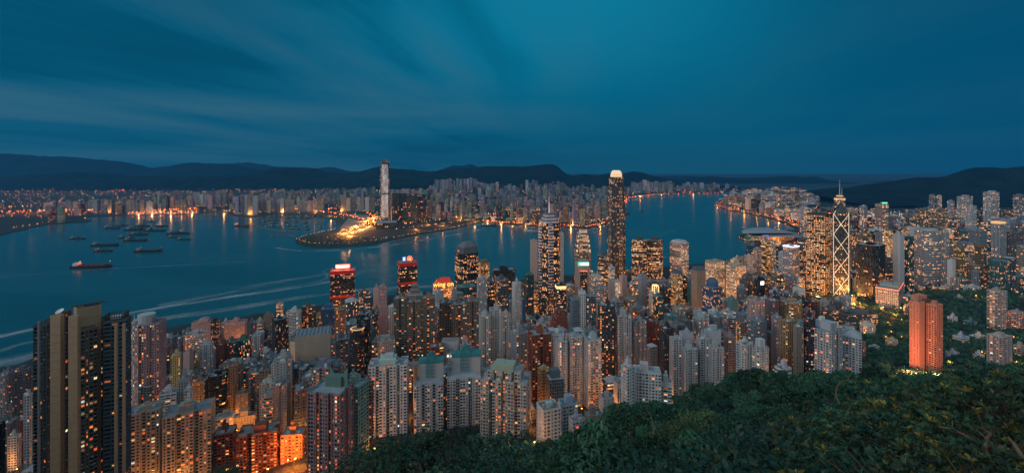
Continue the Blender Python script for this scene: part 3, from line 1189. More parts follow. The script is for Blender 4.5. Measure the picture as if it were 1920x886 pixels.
def tower(px0, px1, ptop, vbot, y, style, col, lit, name, label, cat=None, rot=.2, asp=.8, plan='rect', roof='kit', k=3, geo=None, parts=0,
          ledge=None, group=None, poly=None, ztop=None, roofcol=None, wings=None, setback=None):
    """one building: an Empty at its foot, walls, windows and everything on its roof as parts"""
    SEED[0] += 1
    rnd = random.Random(SEED[0])
    colv = PAL[col] if isinstance(col, str) else col
    if poly is None:
        poly, size = fit_plan(rot2(plan_poly(plan, asp, k), rot), px0, px1, y)
    else:
        size = max(bounds(poly)[1] - bounds(poly)[0], 5) * .8
    z1 = ztop if ztop is not None else CZ - (ptop - HY) * y / F
    z0 = footprint_base(poly)
    if z1 < z0 + 6:
        z1 = z0 + 6
    cx = sum(p[0] for p in poly) / len(poly)
    cy = sum(p[1] for p in poly) / len(poly)
    root = thing(name, label, cat or ('office tower' if 'office' in name else 'apartment tower' if 'apartment' in name else 'building'), (cx, cy, z0), group)
    if geo is None:
        geo = y < GEO_Y
    zv = CZ - (vbot + 14 - HY) * (cy) / F if vbot else None
    rc = roofcol or rnd.choice([(.34, .36, .39), (.26, .28, .31), (.42, .44, .46), (.22, .25, .25), (.30, .25, .22)])
    if wings:
        pass
    zb = z1
    if setback:
        zb = z1 - setback[0]
    body(root, poly, z0, zb, style, colv, lit, SEED[0], geo, zv, roofcol=rc, parts=parts, ledge=(style in ('resb', 'wide') if ledge is None else ledge))
    if setback:
        q = offset_poly(poly, size * setback[1])
        body(root, q, zb, z1, style, colv, lit, SEED[0] + 5000, geo, zv, name='upper_storeys', roofcol=rc)
        parapet(root, poly, zb, 1.2, .3, colv)
        poly_r = q
    else:
        poly_r = poly
    if roof == 'kit':
        roof_kit(root, poly_r, z1, colv, rnd, rot, size, y)
    elif roof != 'none':
        special_roof(root, roof, poly_r, z1, colv, rot, size, rnd)
    return root, poly, z0, z1, size


def H(px0, px1, ptop, vbot, y, style, col, lit, name, label, short, **k):
    r = tower(px0, px1, ptop, vbot, y, style, col, lit, name, label, **k)
    BUILT.append((px0, px1, ptop, vbot, y, short, r[1], r[2], r[3]))
    return r
# ================================================================ buildings read off the photograph
AT, OT = 'apartment_tower', 'office_tower'
AB, OB = 'apartment_block', 'office_block'

# ---- lower left quarter, the steep streets below the peak
r = H(245, 312, 613, 742, 520, 'rib', 'mauve', .16, AT, 'red-brown apartment tower with dark glass bays and a round white structure on its roof', 'the red-brown bay tower', rot=.35, asp=.8, plan='bays', k=3)
mb = MB(); c = r[0].location
mb.cone((c.x - 3, c.y, r[3] + 0), 9, 9, 11, 14, wall=PAL['palegrey'] + (0,)); mb.build('round_roof_house', M['wall'], r[0])
mb = MB(); a = r[1][0]
H(245, 259, 606, 742, 500, 'rib', 'palegrey', .75, AT, 'narrow white apartment slab outlined by a vertical string of lamps beside the brown glass-bayed tower', 'the lamp-edged white slab', rot=.1, asp=1.6)
H(359, 402, 606, 662, 950, 'small', 'pink', .12, AB, 'pinkish slab block near the water with a red lamp on its roof edge', 'the pinkish waterfront slab', rot=.3, asp=.35)
H(395, 413, 604, 650, 930, 'rib', 'charcoal', .45, AT, 'slim dark tower with an amber string of lit stairwell windows down one side', 'the amber-strung dark tower', rot=.4, asp=.9)
H(344, 386, 630, 664, 850, 'off', 'palegrey', .30, OB, 'pale office block with long lit window bands and a blank end wall', 'the pale banded office block', rot=.3, asp=.6)
H(420, 464, 606, 642, 960, 'small', 'pink', .30, AB, 'wide pale pink block with many small lit windows close to the harbour edge', 'the pale pink harbour block', rot=.25, asp=.4)
H(320, 341, 668, 742, 640, 'rib', 'yellow', .22, AT, 'slim yellow-green apartment tower with fine vertical ribs', 'the yellow-green rib tower', rot=.45, asp=.9)
H(343, 363, 662, 706, 700, 'blank', 'pink', .0, AT, 'narrow tower showing a blank pale pink end wall without windows', 'the blank pink wall tower', rot=.2, asp=1.3)
H(375, 401, 648, 704, 720, 'bay', 'palegrey', .08, AT, 'white and teal glass apartment tower with sloping top storeys', 'the white and teal tower', rot=.35, asp=.8)
H(441, 472, 640, 684, 780, 'glass', 'green', .22, OT, 'green glass tower with a pale frame and scattered white lights', 'the green glass tower', rot=.3, asp=.7)
H(236, 300, 728, 800, 520, 'resb', (.15, .18, .17), .10, AT, 'grey-green apartment tower with deep vertical recesses and a stepped roof', 'the grey-green recessed tower', rot=.12, asp=.7, plan='notch', k=3, roof='box')
H(298, 336, 742, 782, 490, 'wide', 'white', .14, AB, 'low white stepped block with long balconies', 'the low white stepped block', rot=.45, asp=.8)
H(334, 360, 712, 786, 500, 'rib', 'grey', .10, AT, 'slender grey ribbed apartment tower between white and beige neighbours', 'the slender grey rib tower', rot=.3, asp=.9)
H(346, 362, 732, 784, 455, 'res', 'white', .08, AT, 'very narrow white tower with small square windows and an antenna', 'the very narrow white tower', rot=.2, asp=1.1)
H(360, 393, 718, 786, 560, 'rib', 'ochre', .12, AT, 'beige-brown ribbed tower joined to a black glass block', 'the beige-brown ribbed tower', rot=.1, asp=.9)
r = H(390, 428, 708, 790, 560, 'off', 'black', .20, OT, 'black glass block with a rounded corner and an amber lit roof edge', 'the rounded black glass block', rot=.3, asp=.9, plan='oct', geo=True)
H(236, 306, 782, 886, 395, 'res', 'beige', .14, AT, 'large beige apartment tower with two pale terraces on its roof', 'the beige terraced tower', rot=.55, asp=.8, plan='notch', k=2, parts=70)
H(304, 404, 786, 886, 400, 'res', 'beige', .26, AT, 'broad beige apartment tower with two columns of lit amber windows', 'the beige tower with amber columns', rot=.45, asp=.62, plan='notch', k=3, parts=90)
H(402, 440, 788, 822, 520, 'off', 'cream', .35, AB, 'low cream block washed by orange street light', 'the low cream block', rot=.4, asp=.8)
H(428, 482, 786, 846, 540, 'small', 'beige', .30, AB, 'long low beige block with an orange lit front beside a street', 'the long beige block', rot=.3, asp=.35)
H(400, 444, 818, 886, 420, 'resb', 'redbrick', .22, AT, 'unfinished red-brown tower with open floors and a dish on its flat roof', 'the unfinished red-brown tower', rot=.35, asp=.9)
H(442, 528, 822, 886, 405, 'resb', 'redbrick', .34, AT, 'wide red brick apartment tower with a small gabled roof house', 'the wide red brick tower', rot=.3, asp=.6, plan='notch', k=3, parts=60)
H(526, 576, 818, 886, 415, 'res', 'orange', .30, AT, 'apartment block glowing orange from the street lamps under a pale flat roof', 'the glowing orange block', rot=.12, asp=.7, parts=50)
H(22, 62, 694, 800, 600, 'res', 'darkgrey', .16, AT, 'dark grey apartment slab behind the large brown tower, a few windows lit', 'the dark grey slab', rot=.25, asp=.5)
H(0, 16, 706, 800, 590, 'rib', 'grey', .25, AT, 'plain grey tower at the harbour edge of the streets, partly outside the frame', 'the plain grey end tower', rot=.2, asp=.8)
H(14, 40, 820, 886, 520, 'res', 'white', .10, AT, 'white apartment tower with dark square windows low beside the dark slab', 'the low white tower', rot=.2, asp=.7)
H(44, 63, 742, 886, 470, 'rib', 'palegrey', .10, AT, 'slender pale ribbed tower standing close against the large brown tower', 'the slender pale rib tower', rot=.2, asp=.9)

# ---- left of the centre
H(518, 531, 570, 606, 1010, 'off', 'pink', .45, OT, 'thin pinkish tower with bright white bands near the harbour', 'the thin pinkish tower', rot=.1, asp=1.2)
H(494, 515, 592, 625, 960, 'small', 'taupe', .12, OB, 'squat brown block with a cluttered roof by the water', 'the squat brown block', rot=.3, asp=.8)
H(536, 566, 586, 640, 860, 'resb', 'white', .10, AT, 'white apartment slab gridded with balconies on every storey', 'the white balcony slab', rot=.25, asp=.6)
H(565, 593, 576, 626, 880, 'resb', 'brown', .45, AT, 'brown apartment slab with amber balconies and a pale roof', 'the brown balcony slab', rot=.3, asp=.5)
H(510, 541, 602, 668, 760, 'fin', 'charcoal', .35, OT, 'tower with a plain pale side wall, dark front and an amber lit edge', 'the plain pale-sided tower', rot=.75, asp=.9)
r = H(553, 622, 632, 690, 720, 'blank', 'beige', .05, OB, 'large beige hall-like block under a wide slatted grey roof', 'the wide grey-roofed hall', rot=.35, asp=.7, roof='none', roofcol=(.30, .32, .34), geo=False)
mb = MB()
for i in range(9):
    q = r[1]; t = (i + .5) / 9
    a = (q[0][0] * (1 - t) + q[1][0] * t, q[0][1] * (1 - t) + q[1][1] * t); b = (q[3][0] * (1 - t) + q[2][0] * t, q[3][1] * (1 - t) + q[2][1] * t)
    mb.tube([(a[0], a[1], r[3] + .8), (b[0], b[1], r[3] + .8)], .8, 4)
mb.build('roof_slats', M['metal'], r[0])
H(602, 629, 580, 640, 930, 'fin', 'blue', .08, OT, 'deep blue office tower with a round lit drum on its roof', 'the deep blue tower', rot=.3, asp=.8, roof='dome' if False else 'box')
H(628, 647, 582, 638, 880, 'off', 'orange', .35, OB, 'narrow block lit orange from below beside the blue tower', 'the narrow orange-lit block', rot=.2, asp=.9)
H(646, 673, 568, 604, 860, 'glass', 'bluegrey', .16, OT, 'glass office tower under a pale grey pyramid roof', 'the pyramid-roofed tower', rot=.5, asp=.9, roof='hip')
H(672, 694, 546, 590, 1020, 'off', 'darkgrey', .35, OT, 'dark grey office tower with a rooftop aerial mast near the red-trimmed tower', 'the dark aerial-topped tower', rot=.4, asp=.8)
H(700, 712, 540, 580, 1080, 'blank', 'pink', .05, OT, 'shorter of two pale pink towers with a lit orange gap', 'the shorter pale pink tower', rot=.15, asp=1.0)
H(710, 726, 538, 640, 1000, 'small', 'mauve', .14, AT, 'tall slim pale pink tower with a plain gridded front', 'the slim pale pink tower', rot=.2, asp=.9)
H(727, 743, 576, 634, 780, 'grid', 'white', .06, AT, 'slim white tower with a grid of blue windows beside the pagoda-roofed tower', 'the white blue-windowed tower', rot=.15, asp=.8)
H(708, 741, 642, 690, 600, 'rib', 'grey', .14, AT, 'short dark grey apartment tower with a stepped roof behind the round glass tower', 'the short dark grey tower', rot=.35, asp=.8)
r = H(656, 684, 620, 716, 600, 'wide', 'charcoal', .24, AT, 'round dark glass tower with curved balconies and a gold rimmed roof', 'the round gold-rimmed tower', rot=0, asp=1.0, plan='round', roof='none')
mb = MB(); n = len(r[1]); q = [(p[0], p[1]) for p in r[1]]; q2 = offset_poly(q, 2.4)
for i in range(n):
    a, b, c, d = q[i], q[(i + 1) % n], q2[(i + 1) % n], q2[i]
    mb.polys([[(a[0], a[1], r[3] + .3), (b[0], b[1], r[3] + .3), (c[0], c[1], r[3] + .5), (d[0], d[1], r[3] + .5)]])
mb.build('lit_roof_rim', M['gold'], r[0])
H(669, 694, 600, 720, 612, 'glass', 'black', .06, AT, 'black slab standing against the back of the round glass tower', 'the black slab', rot=.1, asp=.7)

# the pair of dark brown towers with upswept roofs
def winged(px0, px1, wings, ptop_c, y, col, lit, label, short, vbot, parts=0):
    SEED[0] += 1
    rnd = random.Random(SEED[0])
    colv = PAL[col] if isinstance(col, str) else col
    xm = ((px0 + px1) / 2 - CX) * y / F
    z0 = max(3, TZ(xm, y) - 3)
    root = thing(AT, label, 'apartment tower', (xm, y + 12, z0))
    for (a, b, pt, dy, plan, asp, rot, style) in wings:
        SEED[0] += 1
        poly, size = fit_plan(rot2(plan_poly(plan, asp, 2), rot), a, b, y + dy)
        z1 = CZ - (pt - HY) * (y + dy) / F
        zv = CZ - (vbot + 14 - HY) * (y + dy) / F
        body(root, poly, z0, z1, style, colv, lit, SEED[0], True, zv, name='wing', parts=parts, ledge=style == 'resb')
        roof_kit(root, poly, z1, colv, rnd, rot, size, y)
    if ptop_c:
        poly, size = fit_plan(rot2(plan_poly('rect', .9), .2), px0 + (px1 - px0) * .32, px0 + (px1 - px0) * .70, y + 9)
        z1 = CZ - (ptop_c + 14 - HY) * (y + 9) / F
        body(root, poly, z0, z1, 'blank', colv, 0, SEED[0], False, name='core')
        special_roof(root, 'pagoda', poly, z1, colv, .2, size, rnd)
    BUILT.append((px0, px1, min(w[2] for w in wings), vbot, y, short, [((px0 - CX) * y / F, y), ((px1 - CX) * y / F, y), ((px1 - CX) * y / F, y + 30), ((px0 - CX) * y / F, y + 30)], z0, 0))
    return root


winged(738, 816, [(738, 764, 561, 0, 'notch', .9, .15, 'resb'), (763, 791, 567, -5, 'notch', .8, .15, 'resb'), (790, 816, 560, 0, 'notch', .9, .15, 'resb')], 540, 700, 'taupe', .17,
       'tall three-winged grey-brown apartment tower crowned by an upswept pavilion roof', 'the pagoda-roofed tower', 690)
winged(824, 898, [(824, 848, 569, 0, 'notch', .9, .15, 'resb'), (846, 876, 572, -4, 'notch', .8, .15, 'resb'), (874, 898, 566, 0, 'notch', .9, .15, 'resb')], 554, 730, 'taupe', .15,
       'three-winged grey-brown tower with a smaller pavilion roof, in front of the black angular tower', 'the second pavilion-roofed tower', 660)
winged(898, 958, [(898, 920, 594, 0, 'notch', .9, .2, 'res'), (917, 940, 582, 8, 'rect', .8, .2, 'res'), (936, 958, 592, 0, 'notch', .9, .2, 'res')], None, 610, (.46, .46, .44), .12,
       'pale two-fronted apartment tower with a raised white roof block and tall lit columns', 'the pale two-fronted tower', 700)
H(811, 832, 551, 575, 900, 'blank', 'palegrey', .05, AT, 'pair of plain white gable-end walls joined as one tower below the neon-roofed store', 'the white gable-end tower', rot=.6, asp=.9)
H(846, 857, 545, 572, 950, 'blank', 'grey', .05, AT, 'plain grey windowless tower end beside the neon-roofed store', 'the plain grey tower end', rot=.3, asp=.9)
H(856, 893, 540, 570, 960, 'glass', 'teal', .10, OT, 'dark green glass office block in front of the black angular tower', 'the dark green glass block', rot=.4, asp=.7)
H(894, 913, 524, 600, 860, 'fin', 'palegrey', .25, OT, 'white slab with a vertical amber strip between two blank walls', 'the white amber-stripped slab', rot=.3, asp=.8)
H(912, 927, 536, 590, 900, 'glass', 'charcoal', .14, OT, 'dark narrow glass block next to the white amber-stripped slab', 'the dark narrow block', rot=.3, asp=.8)
H(897, 918, 494, 530, 1210, 'fin', 'gold', .70, OT, 'golden lit office tower with pointed corner masts beside the black angular tower', 'the golden masted tower', rot=.35, asp=.9, roof='box')
H(923, 966, 508, 560, 1250, 'off', 'charcoal', .22, OT, 'broad dark office block with a red frame round its roof edge', 'the red-framed office block', rot=.2, asp=.6)
H(928, 954, 526, 600, 900, 'grid', 'darkgrey', .42, OT, 'dark gridded tower with a domed glass top and amber windows', 'the dark gridded tower', rot=.35, asp=.8)

# ---- the near row above the trees
r = H(577, 662, 742, 886, 330, 'bay', 'mauve', .24, AT, 'big pink and green apartment tower with a flared green crown on its roof', 'the pink and green tower', rot=-.14, asp=.75, plan='bays', k=3, roof='none', parts=100)
POLYPG = r
H(640, 692, 728, 886, 352, 'res', 'mint', .10, AT, 'pale green flank tower joined behind the pink and green tower', 'the pale green flank tower', rot=-.35, asp=.8)
H(684, 700, 722, 850, 385, 'resb', 'redbrick', .22, AT, 'narrow red-brown tower squeezed between green and white towers', 'the narrow red-brown tower', rot=.1, asp=1.0)
H(690, 766, 690, 850, 425, 'res', (.60, .61, .61), .16, AT, 'white apartment tower with square windows and stepped roof boxes', 'the white square-windowed tower', rot=.16, asp=.55, plan='notch', k=4, parts=70)
def teal_roof(px0, px1, ptop, y, label, short, seed):
    r = H(px0, px1, ptop + 52, 830, y, 'bay', (.52, .56, .58), .15, AT, label, short, rot=.12, asp=.62, plan='notch', k=3, roof='none', parts=60)
    root, poly, z0, z1, size = r
    parapet(root, poly, z1, 1.2, .4, (.4, .42, .43))
    # slab at the back with the gabled teal screen
    cx, cy = sum(p[0] for p in poly) / len(poly), sum(p[1] for p in poly) / len(poly)
    h = 52 * y / F
    mb = MB(); mb.box((cx + size * .04, cy + size * .22, z1), (size * .86, size * .26, h * .62), .12, wall=(.40, .42, .43, 0)); mb.build('roof_slab', M['wall'], root)
    mb = MB(); mb.box((cx + size * .04, cy + size * .22, z1 + h * .62 + .05), (size * .90, size * .28, h * .14), .12, wall=(.05, .24, .25, 0)); mb.build('teal_screen', M['roof'], root)
    w, d = size * .34, size * .28
    q = rot2([(-w / 2, -d / 2), (w / 2, -d / 2), (w / 2, d / 2), (-w / 2, d / 2)], .12)
    q = [(p[0] + cx + size * .02, p[1] + cy + size * .21) for p in q]
    q2 = [((p[0] - cx) * .15 + cx, p[1]) for p in q]
    mb = MB(); mb.prism(q, z1 + h * .76 + .1, z1 + h, poly2=q2, wall=(.05, .24, .25, 0)); mb.build('teal_gable', M['roof'], root)
    mb = MB()
    c0 = (cx + size * .02, cy + size * .05)
    for i in range(4):
        mb.box((c0[0] - size * .12 + i * size * .08, c0[1], z1 + h * .1), (.5, .5, h * .62), .12)
    for i in range(5):
        mb.box((c0[0], c0[1], z1 + h * (.14 + i * .13)), (size * .30, .5, .5), .12)
    mb.build('teal_lattice', M['tealpaint'], root)
M['tealpaint'] = mat_plain('teal_paint', (.06, .30, .31), .6)
teal_roof(776, 832, 672, 430, 'grey apartment tower topped by a teal gabled screen, shorter of the teal-roofed pair', 'the shorter teal-roofed tower', 1)
teal_roof(838, 902, 662, 440, 'grey apartment tower topped by a teal gabled screen, taller of the teal-roofed pair', 'the taller teal-roofed tower', 2)
H(900, 996, 706, 850, 392, 'res', (.46, .43, .39), .34, AT, 'beige apartment tower with whole columns of bright orange windows and white roof frames', 'the orange-windowed tower', rot=-.22, asp=.6, plan='notch', k=4, parts=90, setback=(8, .16))
r = H(828, 862, 640, 668, 520, 'blank', 'palegrey', .0, OB, 'curved white roof house with a round emblem and two floodlights', 'the curved white roof house', rot=0, asp=.5, plan='curve', roof='none', geo=False)
c = r[0].location
mb = MB(); mb.cone((c.x + 1, bounds(r[1])[2] - .6, r[3] - 9), 3.2, 3.2, .4, 14); o = mb.build('round_emblem', M['metal'], r[0])
for dx in (-2.2, 2.2):
    mb = MB(); mb.ball((c.x + dx, bounds(r[1])[2] - 1.0, r[3] - 17), .9, 8, 6); mb.build('floodlight', M['sign_white'], r[0])
H(806, 832, 652, 700, 505, 'wide', 'redbrick', .25, AB, 'red and white terraced block below the curved roof house', 'the red and white terraces', rot=.3, asp=.8)
H(860, 884, 648, 676, 520, 'wide', 'pink', .20, AB, 'pinkish terraced block with white balcony edges behind the teal-roofed pair', 'the pinkish terraces', rot=.3, asp=.8)

# ---- centre
H(994, 1008, 452, 530, 1340, 'blank', (.42, .34, .29), .0, OT, 'plain beige windowless slab rising beside the purple-banded spire tower', 'the plain beige slab', rot=.1, asp=1.4, geo=False)
H(1048, 1057, 438, 512, 1360, 'small', (.42, .36, .32), .12, OT, 'second beige slab half hidden behind the purple-banded spire tower', 'the half-hidden beige slab', rot=.1, asp=1.4, geo=False)
H(960, 977, 532, 616, 800, 'rib', 'white', .12, AT, 'narrow white apartment slab with a blank ribbed side', 'the narrow white slab', rot=.5, asp=1.0)
H(984, 1001, 516, 600, 920, 'glass', 'green', .05, OT, 'dark green glass slab below the purple-banded spire tower', 'the dark green slab', rot=.3, asp=.9)
H(979, 986, 562, 610, 830, 'blank', 'blue', .0, OB, 'thin bright blue building squeezed between pale blocks', 'the thin blue building', rot=.1, asp=1.5)
r = H(1041, 1061, 534, 586, 860, 'off', 'charcoal', .45, OT, 'dark tower with a bright amber band below its roof', 'the amber-banded tower', rot=.15, asp=.9)
q = r[1]; mb = MB(); mb.prism([(p[0], p[1]) for p in [(q[0][0] - .4, q[0][1] - .4), (q[1][0] + .4, q[1][1] - .4), (q[2][0] + .4, q[2][1] + .4), (q[3][0] - .4, q[3][1] + .4)]], r[3] - 8, r[3] - 2.5, top=False); mb.build('lit_band', M['warm'], r[0])
H(1034, 1064, 584, 626, 720, 'rib', 'redbrick', .10, AB, 'stepped red-brown block with a raised square centre', 'the stepped red-brown block', rot=.15, asp=.8, setback=(9, .2))
H(1069, 1087, 560, 622, 712, 'wide', 'bluegrey', .05, OT, 'blue-grey glass half of a tower split by a white spine', 'the blue-grey glass half', rot=.3, asp=.9)
H(1084, 1098, 547, 622, 716, 'grid', 'white', .0, OT, 'plain white gridded spine standing between two glass halves', 'the white gridded spine', rot=.05, asp=1.0)
H(1097, 1118, 556, 622, 712, 'glass', 'bluegrey', .08, OT, 'darker glass half of the tower beside its white spine', 'the darker glass half', rot=-.3, asp=.9)
H(1107, 1131, 520, 576, 1010, 'off', 'palegrey', .30, OT, 'grey office tower with a cluttered dark roof near the twin-finned tower', 'the grey cluttered tower', rot=.2, asp=.8)
H(1140, 1155, 526, 566, 1050, 'blank', 'palegrey', .05, OT, 'blank white slab in front of the tallest harbour tower', 'the blank white slab', rot=.15, asp=1.0)
H(1153, 1163, 530, 566, 1030, 'off', 'white', .85, OT, 'slim block with bright stacked white light bands', 'the bright banded block', rot=.1, asp=1.0)
H(1140, 1153, 502, 530, 1180, 'off', 'white', .55, OT, 'narrow office block striped by horizontal white bands', 'the white-striped block', rot=.3, asp=1.0)
H(1161, 1176, 518, 562, 1120, 'blank', 'pink', .1, OT, 'pinkish windowless tower behind the blank white slab', 'the pinkish windowless tower', rot=.4, asp=.9)
H(1186, 1196, 522, 560, 1150, 'off', 'white', .5, OT, 'thin tower with pale alternating floor bands by the twin round-ended towers', 'the thin pale-banded tower', rot=.1, asp=1.2)
H(1196, 1213, 516, 580, 1100, 'blank', 'grey', .05, OT, 'plain grey office slab below the twin round-ended towers', 'the plain grey office slab', rot=.35, asp=.9)
r = H(1222, 1236, 548, 590, 960, 'off', 'cream', .6, OT, 'cream tower with a floodlit classical crown', 'the floodlit crown tower', rot=.1, asp=1.0, roof='box')
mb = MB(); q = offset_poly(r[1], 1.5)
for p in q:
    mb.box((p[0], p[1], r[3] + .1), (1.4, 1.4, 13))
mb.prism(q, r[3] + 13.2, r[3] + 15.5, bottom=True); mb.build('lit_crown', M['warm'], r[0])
H(1224, 1243, 556, 610, 900, 'glass', 'teal', .18, OT, 'teal glass office tower with a pale rim at the foot of the floodlit crown', 'the teal rimmed tower', rot=.15, asp=.9)
H(1258, 1280, 514, 580, 1060, 'fin', 'gold', .55, OT, 'amber lit office tower with a dark angled top', 'the amber angled tower', rot=.3, asp=.9, roof='slope')
H(1276, 1288, 520, 560, 1100, 'off', 'charcoal', .35, OT, 'narrow dark tower with an angled roof behind the amber one', 'the narrow angled tower', rot=.3, asp=.9, roof='slope')
H(1296, 1323, 508, 590, 1060, 'small', (.36, .25, .18), .02, OT, 'plain tan tower with narrow slits below a dark sloping roof', 'the plain tan tower', rot=.32, asp=.8, roof='slope')
H(1317, 1354, 540, 588, 930, 'fin', 'blue', .22, OT, 'dark navy octagonal tower with a stepped domed top', 'the navy domed tower', rot=.3, asp=.9, plan='oct', roof='dome')
H(1322, 1359, 492, 552, 1330, 'grid', 'cream', .62, OT, 'cream office block with a warm grid of square lit windows', 'the cream gridded block', rot=.35, asp=.8)
H(1361, 1399, 501, 566, 1240, 'grid', 'cream', .66, OT, 'broad pale office block with glowing square windows, nearer of the cream pair', 'the nearer cream block', rot=.3, asp=.8)
H(1386, 1416, 520, 560, 1090, 'off', 'darkgrey', .14, OT, 'dark stepped office block with a raised roof turret', 'the dark stepped block', rot=.4, asp=.9, setback=(10, .22))
r = H(1415, 1434, 526, 562, 1050, 'glass', 'black', .03, OT, 'black glass tower carrying a small white screen', 'the black screened tower', rot=.3, asp=.9)
q = r[1]; mb = MB(); cx_, cy_ = (q[0][0] + q[1][0]) / 2, (q[0][1] + q[1][1]) / 2
mb.box((cx_ - .3, cy_ - .8, r[3] - 10), (10, .6, 8), .3); mb.build('screen', M['sign_white'], r[0])
H(1381, 1398, 540, 566, 1010, 'fin', 'bluegrey', .02, OB, 'blue-grey half-round block below the nearer cream block', 'the half-round block', rot=0, asp=1.0, plan='round')
H(1364, 1383, 562, 590, 860, 'blank', 'teal', .0, OB, 'small plain teal box building among grey roofs', 'the small teal box', rot=.2, asp=.8)

# ---- right of the centre, mid-levels
r = H(1121, 1153, 576, 720, 560, 'bay', 'charcoal', .36, AT, 'dark glass apartment tower with a full column of orange windows and roof masts', 'the dark orange-columned tower', rot=-.3, asp=.8)
H(1152, 1184, 594, 720, 560, 'res', 'palegrey', .14, AT, 'tall pale stepped apartment tower with a steel roof frame, joined to the dark stair strip', 'the pale framed tower', rot=.25, asp=.7, plan='notch', k=3)
H(1180, 1212, 604, 720, 575, 'res', (.40, .41, .42), .16, AT, 'tall pale apartment tower with slanted roof beams next to the maroon tower', 'the pale slant-beamed tower', rot=.3, asp=.7, plan='notch', k=3)
H(1213, 1236, 604, 700, 610, 'rib', 'redbrick', .12, AT, 'maroon apartment tower with a string of white stair lights', 'the maroon tower', rot=.2, asp=.8)
H(1236, 1263, 618, 710, 560, 'small', 'charcoal', .40, AT, 'dark apartment slab dotted with rows of small yellow lights', 'the dotted dark slab', rot=.25, asp=.8)
H(1211, 1233, 652, 700, 480, 'res', (.24, .17, .15), .06, AT, 'pinkish brown tower under a small hipped roof with an orange lamp', 'the hip-roofed brown tower', rot=.4, asp=.8, roof='hip')
winged(1255, 1358, [(1255, 1279, 637, 0, 'notch', .9, .12, 'res'), (1276, 1308, 656, -6, 'notch', .8, .12, 'res'), (1305, 1330, 636, 3, 'notch', .9, .12, 'res'), (1326, 1358, 654, -5, 'notch', .8, .12, 'res'),
                    (1273, 1300, 626, 14, 'rect', .6, .12, 'blank'), (1320, 1352, 622, 14, 'rect', .6, .12, 'blank')], None, 520, 'palegrey', .12,
       'wide white four-fronted apartment tower with blank roof blocks just above the wooded slope', 'the wide white four-fronted tower', 740, parts=20)
H(1298, 1330, 600, 630, 680, 'res', 'palegrey', .25, AT, 'pale apartment block behind the wide four-fronted tower, roof lamps lit', 'the pale lamp-roofed block', rot=.2, asp=.7, plan='notch', k=3)
H(1330, 1362, 596, 626, 700, 'res', 'bluegrey', .14, AT, 'blue-grey apartment block with balconies behind the white towers', 'the blue-grey balcony block', rot=.3, asp=.7, plan='notch', k=2)
H(1357, 1379, 634, 700, 560, 'wide', 'pink', .18, AB, 'pinkish low terraced block beside the wide white tower', 'the pinkish terraced block', rot=.2, asp=.8)
H(1380, 1412, 648, 694, 500, 'res', 'white', .22, AT, 'white apartment tower half hidden by trees, orange lights along its terraces', 'the half-hidden white tower', rot=.4, asp=.8, plan='notch', k=2)
H(1410, 1441, 652, 692, 490, 'res', 'white', .20, AT, 'white tower with a big square roof block beside the wooded slope', 'the square-topped white tower', rot=.3, asp=.8, plan='notch', k=2, roof='box')
H(1402, 1438, 604, 650, 600, 'wide', 'bluegrey', .10, AT, 'dark teal tower with curved terraces and green balconies', 'the dark terraced tower', rot=.3, asp=.8, plan='curve')
H(1376, 1404, 606, 648, 640, 'resb', 'taupe', .28, AT, 'taupe tower with orange lamps on its recessed terraces', 'the taupe tower', rot=.3, asp=.8)
H(1446, 1466, 596, 690, 640, 'rib', 'grey', .14, AT, 'slim grey apartment tower behind the beige-brown pair', 'the slim grey tower', rot=.35, asp=.8)
H(1463, 1504, 570, 610, 720, 'resb', 'ochre', .14, AT, 'beige-brown tower with rounded corners, farther of the brown pair', 'the farther beige-brown tower', rot=.35, asp=.8, plan='oct')
H(1463, 1492, 604, 704, 560, 'resb', 'ochre', .12, AT, 'tall beige-brown balcony tower standing close above the trees', 'the nearer beige-brown tower', rot=.3, asp=.8)
H(1487, 1507, 614, 700, 540, 'fin', (.30, .27, .23), .05, AT, 'plain grey-beige slab beside a dark wall', 'the plain grey-beige slab', rot=-.1, asp=.9)
H(1506, 1529, 600, 708, 540, 'bay', 'charcoal', .42, AT, 'dark slab with a bright column of amber windows next to the white tower', 'the amber-columned dark slab', rot=-.25, asp=.9)
H(1527, 1581, 624, 708, 490, 'res', 'palegrey', .16, AT, 'white apartment tower with square windows and a tall blank roof block above the trees', 'the white block-topped tower', rot=.5, asp=.7, plan='notch', k=2, parts=40, roof='box')
H(1579, 1616, 636, 700, 510, 'res', 'palegrey', .18, AT, 'white apartment tower with a shallow hipped roof at the wood edge', 'the white hip-roofed tower', rot=.9, asp=.8, roof='hip')
r = H(1452, 1484, 694, 716, 400, 'off', 'white', .10, 'house', 'small white modern house with a lit chimney wall on the wooded slope', 'the white modern house', rot=.3, asp=.7, cat='house')
H(1164, 1190, 692, 770, 402, 'res', 'white', .14, AT, 'white square tower with a round tank on top at the edge of the wood', 'the white tank-topped tower', rot=.5, asp=.9, parts=20)
H(1184, 1240, 702, 766, 414, 'res', 'white', .16, AB, 'long white apartment block with a rounded end wall and roof frames', 'the long white block', rot=-.2, asp=.55, parts=30)
H(1236, 1260, 720, 766, 420, 'wide', 'white', .18, AB, 'low white wing with long dark windows stepping down to the trees', 'the low white wing', rot=-.3, asp=.8)
winged(1040, 1126, [(1040, 1064, 642, 0, 'notch', 1., .2, 'res'), (1062, 1092, 634, 6, 'notch', .8, .2, 'res'), (1094, 1127, 640, -2, 'notch', .9, .2, 'res'), (1086, 1100, 636, 14, 'rect', .9, .2, 'blank')], None, 500, 'palegrey', .26,
       'tall white twin-fronted apartment tower with many orange windows and jagged roof frames', 'the white twin-fronted tower', 780, parts=30)
H(990, 1034, 630, 770, 530, 'resb', 'redbrick', .22, AT, 'dark red brick apartment tower with lit living rooms beside the white twin-fronted one', 'the dark red brick tower', rot=.25, asp=.8, plan='notch', k=2)
